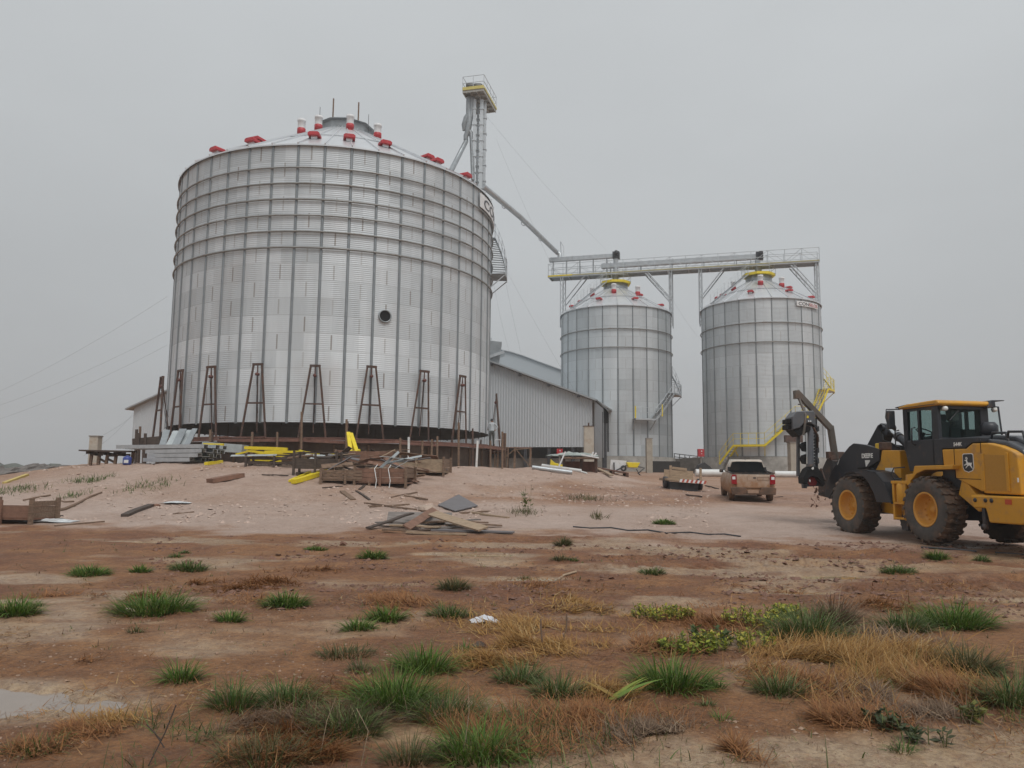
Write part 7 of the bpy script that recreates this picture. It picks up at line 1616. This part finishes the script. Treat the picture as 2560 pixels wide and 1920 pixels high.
for (dx, dy, dw, dh, pal, n, Lb) in DG:
    c = gp(dx*1.1573, dy*1.1573); c2 = gp(dx*1.1573, (dy-dh*.4)*1.1573); c3 = gp(dx*1.1573, min((dy+dh*.4), 1658)*1.1573); sc = c.y/F*1.1573
    rx, ry = dw*sc*.5, max((c2.y-c3.y)*.5, .15); n = int(n*2.3)
    r = np.abs(rg.normal(0, .68, n)); a = rg.uniform(0, 2*math.pi, n); x = c.x+r*np.cos(a)*rx; y = (c2.y+c3.y)/2+r*np.sin(a)*ry
    k = (fbm(x*2.0, y*2.0, 77, 3) > -.10+.25*(r-.6)) & (y > 3.2); x, y = x[k], y[k]; n = len(x)
    P_ = np.stack([x, y, Hn(x, y)-.005+rg.uniform(0, .03, n)], 1); flow = vn(x*.8, y*.8, 91)*3.0+.6; A_ = flow+rg.normal(0, 1.0, n); le = np.clip(rg.normal(1.32, .28, n), .2, 1.52)
    parts.append(blades(P_, np.stack([np.cos(A_)*le, np.sin(A_)*le], 1), Lb*rg.uniform(.5, 1.4, n), np.maximum(.0045, .0010*y)*rg.uniform(.6, 1.5, n), rg.uniform(-.1, .45, n), pick(pal, n), 3))
tag(blade_obj('dry_grass', parts), 'flattened rusty and straw coloured dry grass over the foreground', 'dry grass', kind='stuff')
n = 26000; y = 3.5+rg.random(n)**1.3*9; x = rg.uniform(-.72, .74, n)*y
f_ = fbm(x*.55+4, y*.7, 57, 4)+.22*fbm(x*2.4, y*2.4, 58, 3)+.22*sst(-1.5, 2.5, x)-.10*(y > 8.5); k = f_ > .14; x, y = x[k], y[k]; n = len(x)
A_ = vn(x*.7, y*.7, 91)*3+rg.normal(0, 1.1, n); le = np.clip(rg.normal(1.4, .2, n), .4, 1.55); pc_ = np.where(rg.random((n, 1)) < .3, pick('straw', n), np.where(rg.random((n, 1)) < .6, pick('rust', n), pick('dull', n)))
tag(blade_obj('dry_litter', [blades(np.stack([x, y, Hn(x, y)+rg.uniform(-.004, .015, n)], 1), np.stack([np.cos(A_)*le, np.sin(A_)*le], 1), rg.uniform(.05, .16, n), np.maximum(.004, .0009*y)*rg.uniform(.6, 1.3, n), rg.uniform(-.1, .3, n), pc_, 3)]), 'loose dry stalks matted thinly over the foreground soil', 'dry litter', kind='stuff')
n = 5200; cx_, cy_ = gp(800*1.1573, 1590*1.1573).xy; x = cx_+rg.normal(0, .75, n); y = cy_+rg.normal(0, .42, n); k = (fbm(x*1.7, y*1.7, 71, 3) > .03) & (y > 3.4); x, y = x[k], y[k]; n = len(x)
x2 = gp(2050*1.1573, 1500*1.1573); m_ = 1500; xb, yb_ = x2.x+rg.normal(0, .6, m_), x2.y+rg.normal(0, .5, m_); k = fbm(xb*1.7, yb_*1.7, 72, 3) > .08; x = np.concatenate([x, xb[k]]); y = np.concatenate([y, yb_[k]]); n = len(x)
tag(blade_obj('low_grass', [blades(np.stack([x, y, Hn(x, y)-.005], 1), rg.normal(0, .7, (n, 2)), rg.uniform(.05, .24, n), np.full(n, .006)*rg.uniform(.6, 1.4, n), rg.uniform(.2, 1.6, n), np.where(rg.random((n, 1)) < .5, pick('olive', n), pick('dark', n)), 4)]), 'thin uneven low grass between the tufts in the bottom centre and at the right', 'low grass', kind='stuff')
# thin sparse low weeds and litter everywhere in the foreground
n = 2600; y = 3.6+rg.random(n)**1.5*14; x = rg.uniform(-.72, .72, n)*y; k = fbm(x*.9, y*.9, 55, 3) > .02; x, y = x[k], y[k]; n = len(x)
k5 = np.repeat(np.arange(n), 5); x, y = x[k5]+rg.normal(0, .02, n*5), y[k5]+rg.normal(0, .02, n*5); n = len(x)
tag(blade_obj('weed_litter', [blades(np.stack([x, y, Hn(x, y)-.004], 1), rg.normal(0, .8, (n, 2)), rg.uniform(.02, .075, n), np.maximum(.0035, .0009*y), rg.uniform(0, 1, n), np.where(rg.random((n, 1)) < .35, pick('dark', n), pick('dull', n)), 2)]), 'tiny weeds and dry bits scattered over the wet ground', 'weeds', kind='stuff')
# stones: gravel over mound and foreground
def gravel(name, n, gen, smin, smax, m_, label):
    x, y = gen(n); z = Hn(x, y); s = smin*(smax/smin)**(rg.random(len(x))**2.2)
    base = np.array([(1, 0, 0), (.2, 1, .1), (-.9, .3, -.1), (-.3, -1, .1), (.1, .1, .8), (.55, -.6, .35)]); F_ = np.array([(0, 1, 4), (1, 2, 4), (2, 3, 4), (3, 5, 4), (5, 0, 4), (3, 0, 5), (0, 3, 2), (0, 2, 1)])
    a = rg.uniform(0, 2*math.pi, len(x)); J = base[None]+rg.normal(0, .22, (len(x), 6, 3)); J[..., 2] *= .75
    ca, sa = np.cos(a)[:, None], np.sin(a)[:, None]; X = (J[..., 0]*ca-J[..., 1]*sa)*s[:, None]+x[:, None]; Y = (J[..., 0]*sa+J[..., 1]*ca)*s[:, None]+y[:, None]; Z = J[..., 2]*s[:, None]+z[:, None]
    V = np.stack([X, Y, Z], -1).reshape(-1, 3); Q = (F_[None]+(np.arange(len(x))*6)[:, None, None]).reshape(-1, 3)
    me = bpy.data.meshes.new(name); me.from_pydata(V.tolist(), [], Q.tolist()); me.materials.append(m_); o = bpy.data.objects.new(name, me); COL.objects.link(o); return tag(o, label, 'stones', kind='stuff')
def gm(n):
    y = rg.uniform(21, 38, n); x = rg.uniform(-.62, .25, n)*y; k = fbm(x*.35, y*.35, 81, 3) > -.02-.15*(y < 30); return x[k], y[k]
def gf(n):
    y = 3.6+rg.random(n)**1.6*17; x = rg.uniform(-.72, .72, n)*y; k = fbm(x*.6, y*.8, 83, 3) > .0; return x[k], y[k]
grm = mat('gravel_stone', (.46, .35, .29), .85, 0, .3, 1.5); grf = mat('pebble_stone', (.27, .18, .125), .85, 0, .4, 2)
gravel('gravel', 8000, gm, .012, .09, grm, 'pale stones and rubble scattered over the mound slope')
gravel('gravel', 26000, gf, .003, .020, grf, 'small pale pebbles pressed into the foreground mud')
def gc(n):
    y = rg.uniform(9.5, 18.5, n); x = rg.uniform(-.45, .72, n)*y; k = fbm(x*.5, y*1.4, 85, 3)+.15*sst(-2, 4, x) > .1; return x[k], y[k]
gravel('mud_clods', 9000, gc, .012, .075, mat('mud_clod', (.17, .09, .062), .8, 0, .3, 2), 'clods of red brown mud churned up on the right')
# plastic bag, sticks, cable, dark lump
crumple('plastic_bag', gp(1046*1.1573, 1345*1.1573), .30, .16, .10, mat('white_plastic', (.62, .64, .68), .35, 0, .1, 6), 'crumpled white plastic bag lying on the dry grass in the centre', 'plastic bag', 6)
crumple('mud_lump', gp(1035*1.1573, 1398*1.1573), .12, .1, .06, woodd, 'small dark burnt lump beside the small tuft in the dry yellow grass', 'lump', 7)
def gtube(pts, r, m_, name, label, cat):
    b = MB(); b.tube([gp(x*1.1573, y*1.1573)+Vector((0, 0, r*.8)) for x, y in pts], r, 6); return tag(b.build(name, m_), label, cat)
gtube([(1205, 1255), (1218, 1245), (1245, 1237)], .02, woodp, 'bent_stick', 'pale curved stick lying on the wet mud right of centre', 'stick')
gtube([(1238, 1139), (1275, 1142), (1320, 1141), (1356, 1147), (1400, 1146), (1440, 1153), (1490, 1151), (1530, 1156), (1565, 1155), (1600, 1160)], .020, darkst, 'hose', 'long thin dark hose lying along the pale track right of centre', 'hose')
gtube([(1990, 1184), (2050, 1188), (2110, 1193)], .025, darkst, 'hose', 'short dark hose on the mud just below the loader wheels', 'hose')
gtube([(2150, 1195), (2212, 1200)], .02, darkst, 'hose', 'dark hose end on the mud at the right edge of the photo', 'hose')
for k, (pts, lab) in enumerate([([(320, 1655), (360, 1610), (395, 1580)], 'bare twig in the lower left foreground, longer one'), ([(355, 1615), (325, 1600)], 'bare twig branching left in the lower left foreground')]):
    c = gp(pts[0][0]*1.1573, pts[0][1]*1.1573); b = MB()
    if k == 0: b.tube([c, c+Vector((.06, .05, .16)), c+Vector((.10, .08, .30))], .004, 5); b.tube([c+Vector((.05, .04, .12)), c+Vector((-.05, .06, .2))], .003, 5)
    else: b.tube([c, c+Vector((-.08, .03, .08))], .004, 5)
    tag(b.build('twig', woodd), lab, 'twig')
for k, (dx, dy) in enumerate([(1172, 1400), (1215, 1385)]):
    c = gp(dx*1.1573, dy*1.1573); b = MB(); b.tube([c, c+Vector((-.01+.05*k, 0, .12)), c+Vector((-.02+.06*k, .01, .26))], .009, 6); tag(b.build('plant_stem', wood), ['left one of two dead stems standing in the dry yellow grass', 'right one of two dead stems standing in the dry yellow grass'][k], 'stem')
# tall thin seed stalks in the bottom centre
for k, (dx, dy, hh) in enumerate([(690, 1640, .34), (1000, 1640, .42), (780, 1655, .3)]):
    c = gp(dx*1.1573, dy*1.1573); b = MB(); b.tube([c, c+Vector((.03, .02, hh*.6)), c+Vector((.08-.06*k, .02, hh))], .0022, 5); tag(b.build('grass_stalk', woodp), ['thin dry grass stalk rising at the bottom left of the centre clump', 'thin dry grass stalk rising right of the centre clump', 'thin dry grass stalk rising at the bottom edge before the centre clump'][k], 'grass stalk')

# ------------------------------------------------------------------ the damp air
b = MB(); b.box((0, 0, 22.5), (1400, 1400, 50)); hz_ = b.build('haze', bpy.data.materials.new('haze_air')); hz_['kind'] = 'stuff'; hz_['label'] = 'thin grey damp haze filling the air'; hz_['category'] = 'haze'
hm = hz_.data.materials[0]; hm.use_nodes = True; t = hm.node_tree; t.nodes.remove(t.nodes['Principled BSDF']); pv = t.nodes.new('ShaderNodeVolumePrincipled')
pv.inputs['Color'].default_value = (.86, .88, .90, 1); pv.inputs['Density'].default_value = .0009; pv.inputs['Anisotropy'].default_value = .2
t.links.new(pv.outputs[0], t.nodes['Material Output'].inputs['Volume'])
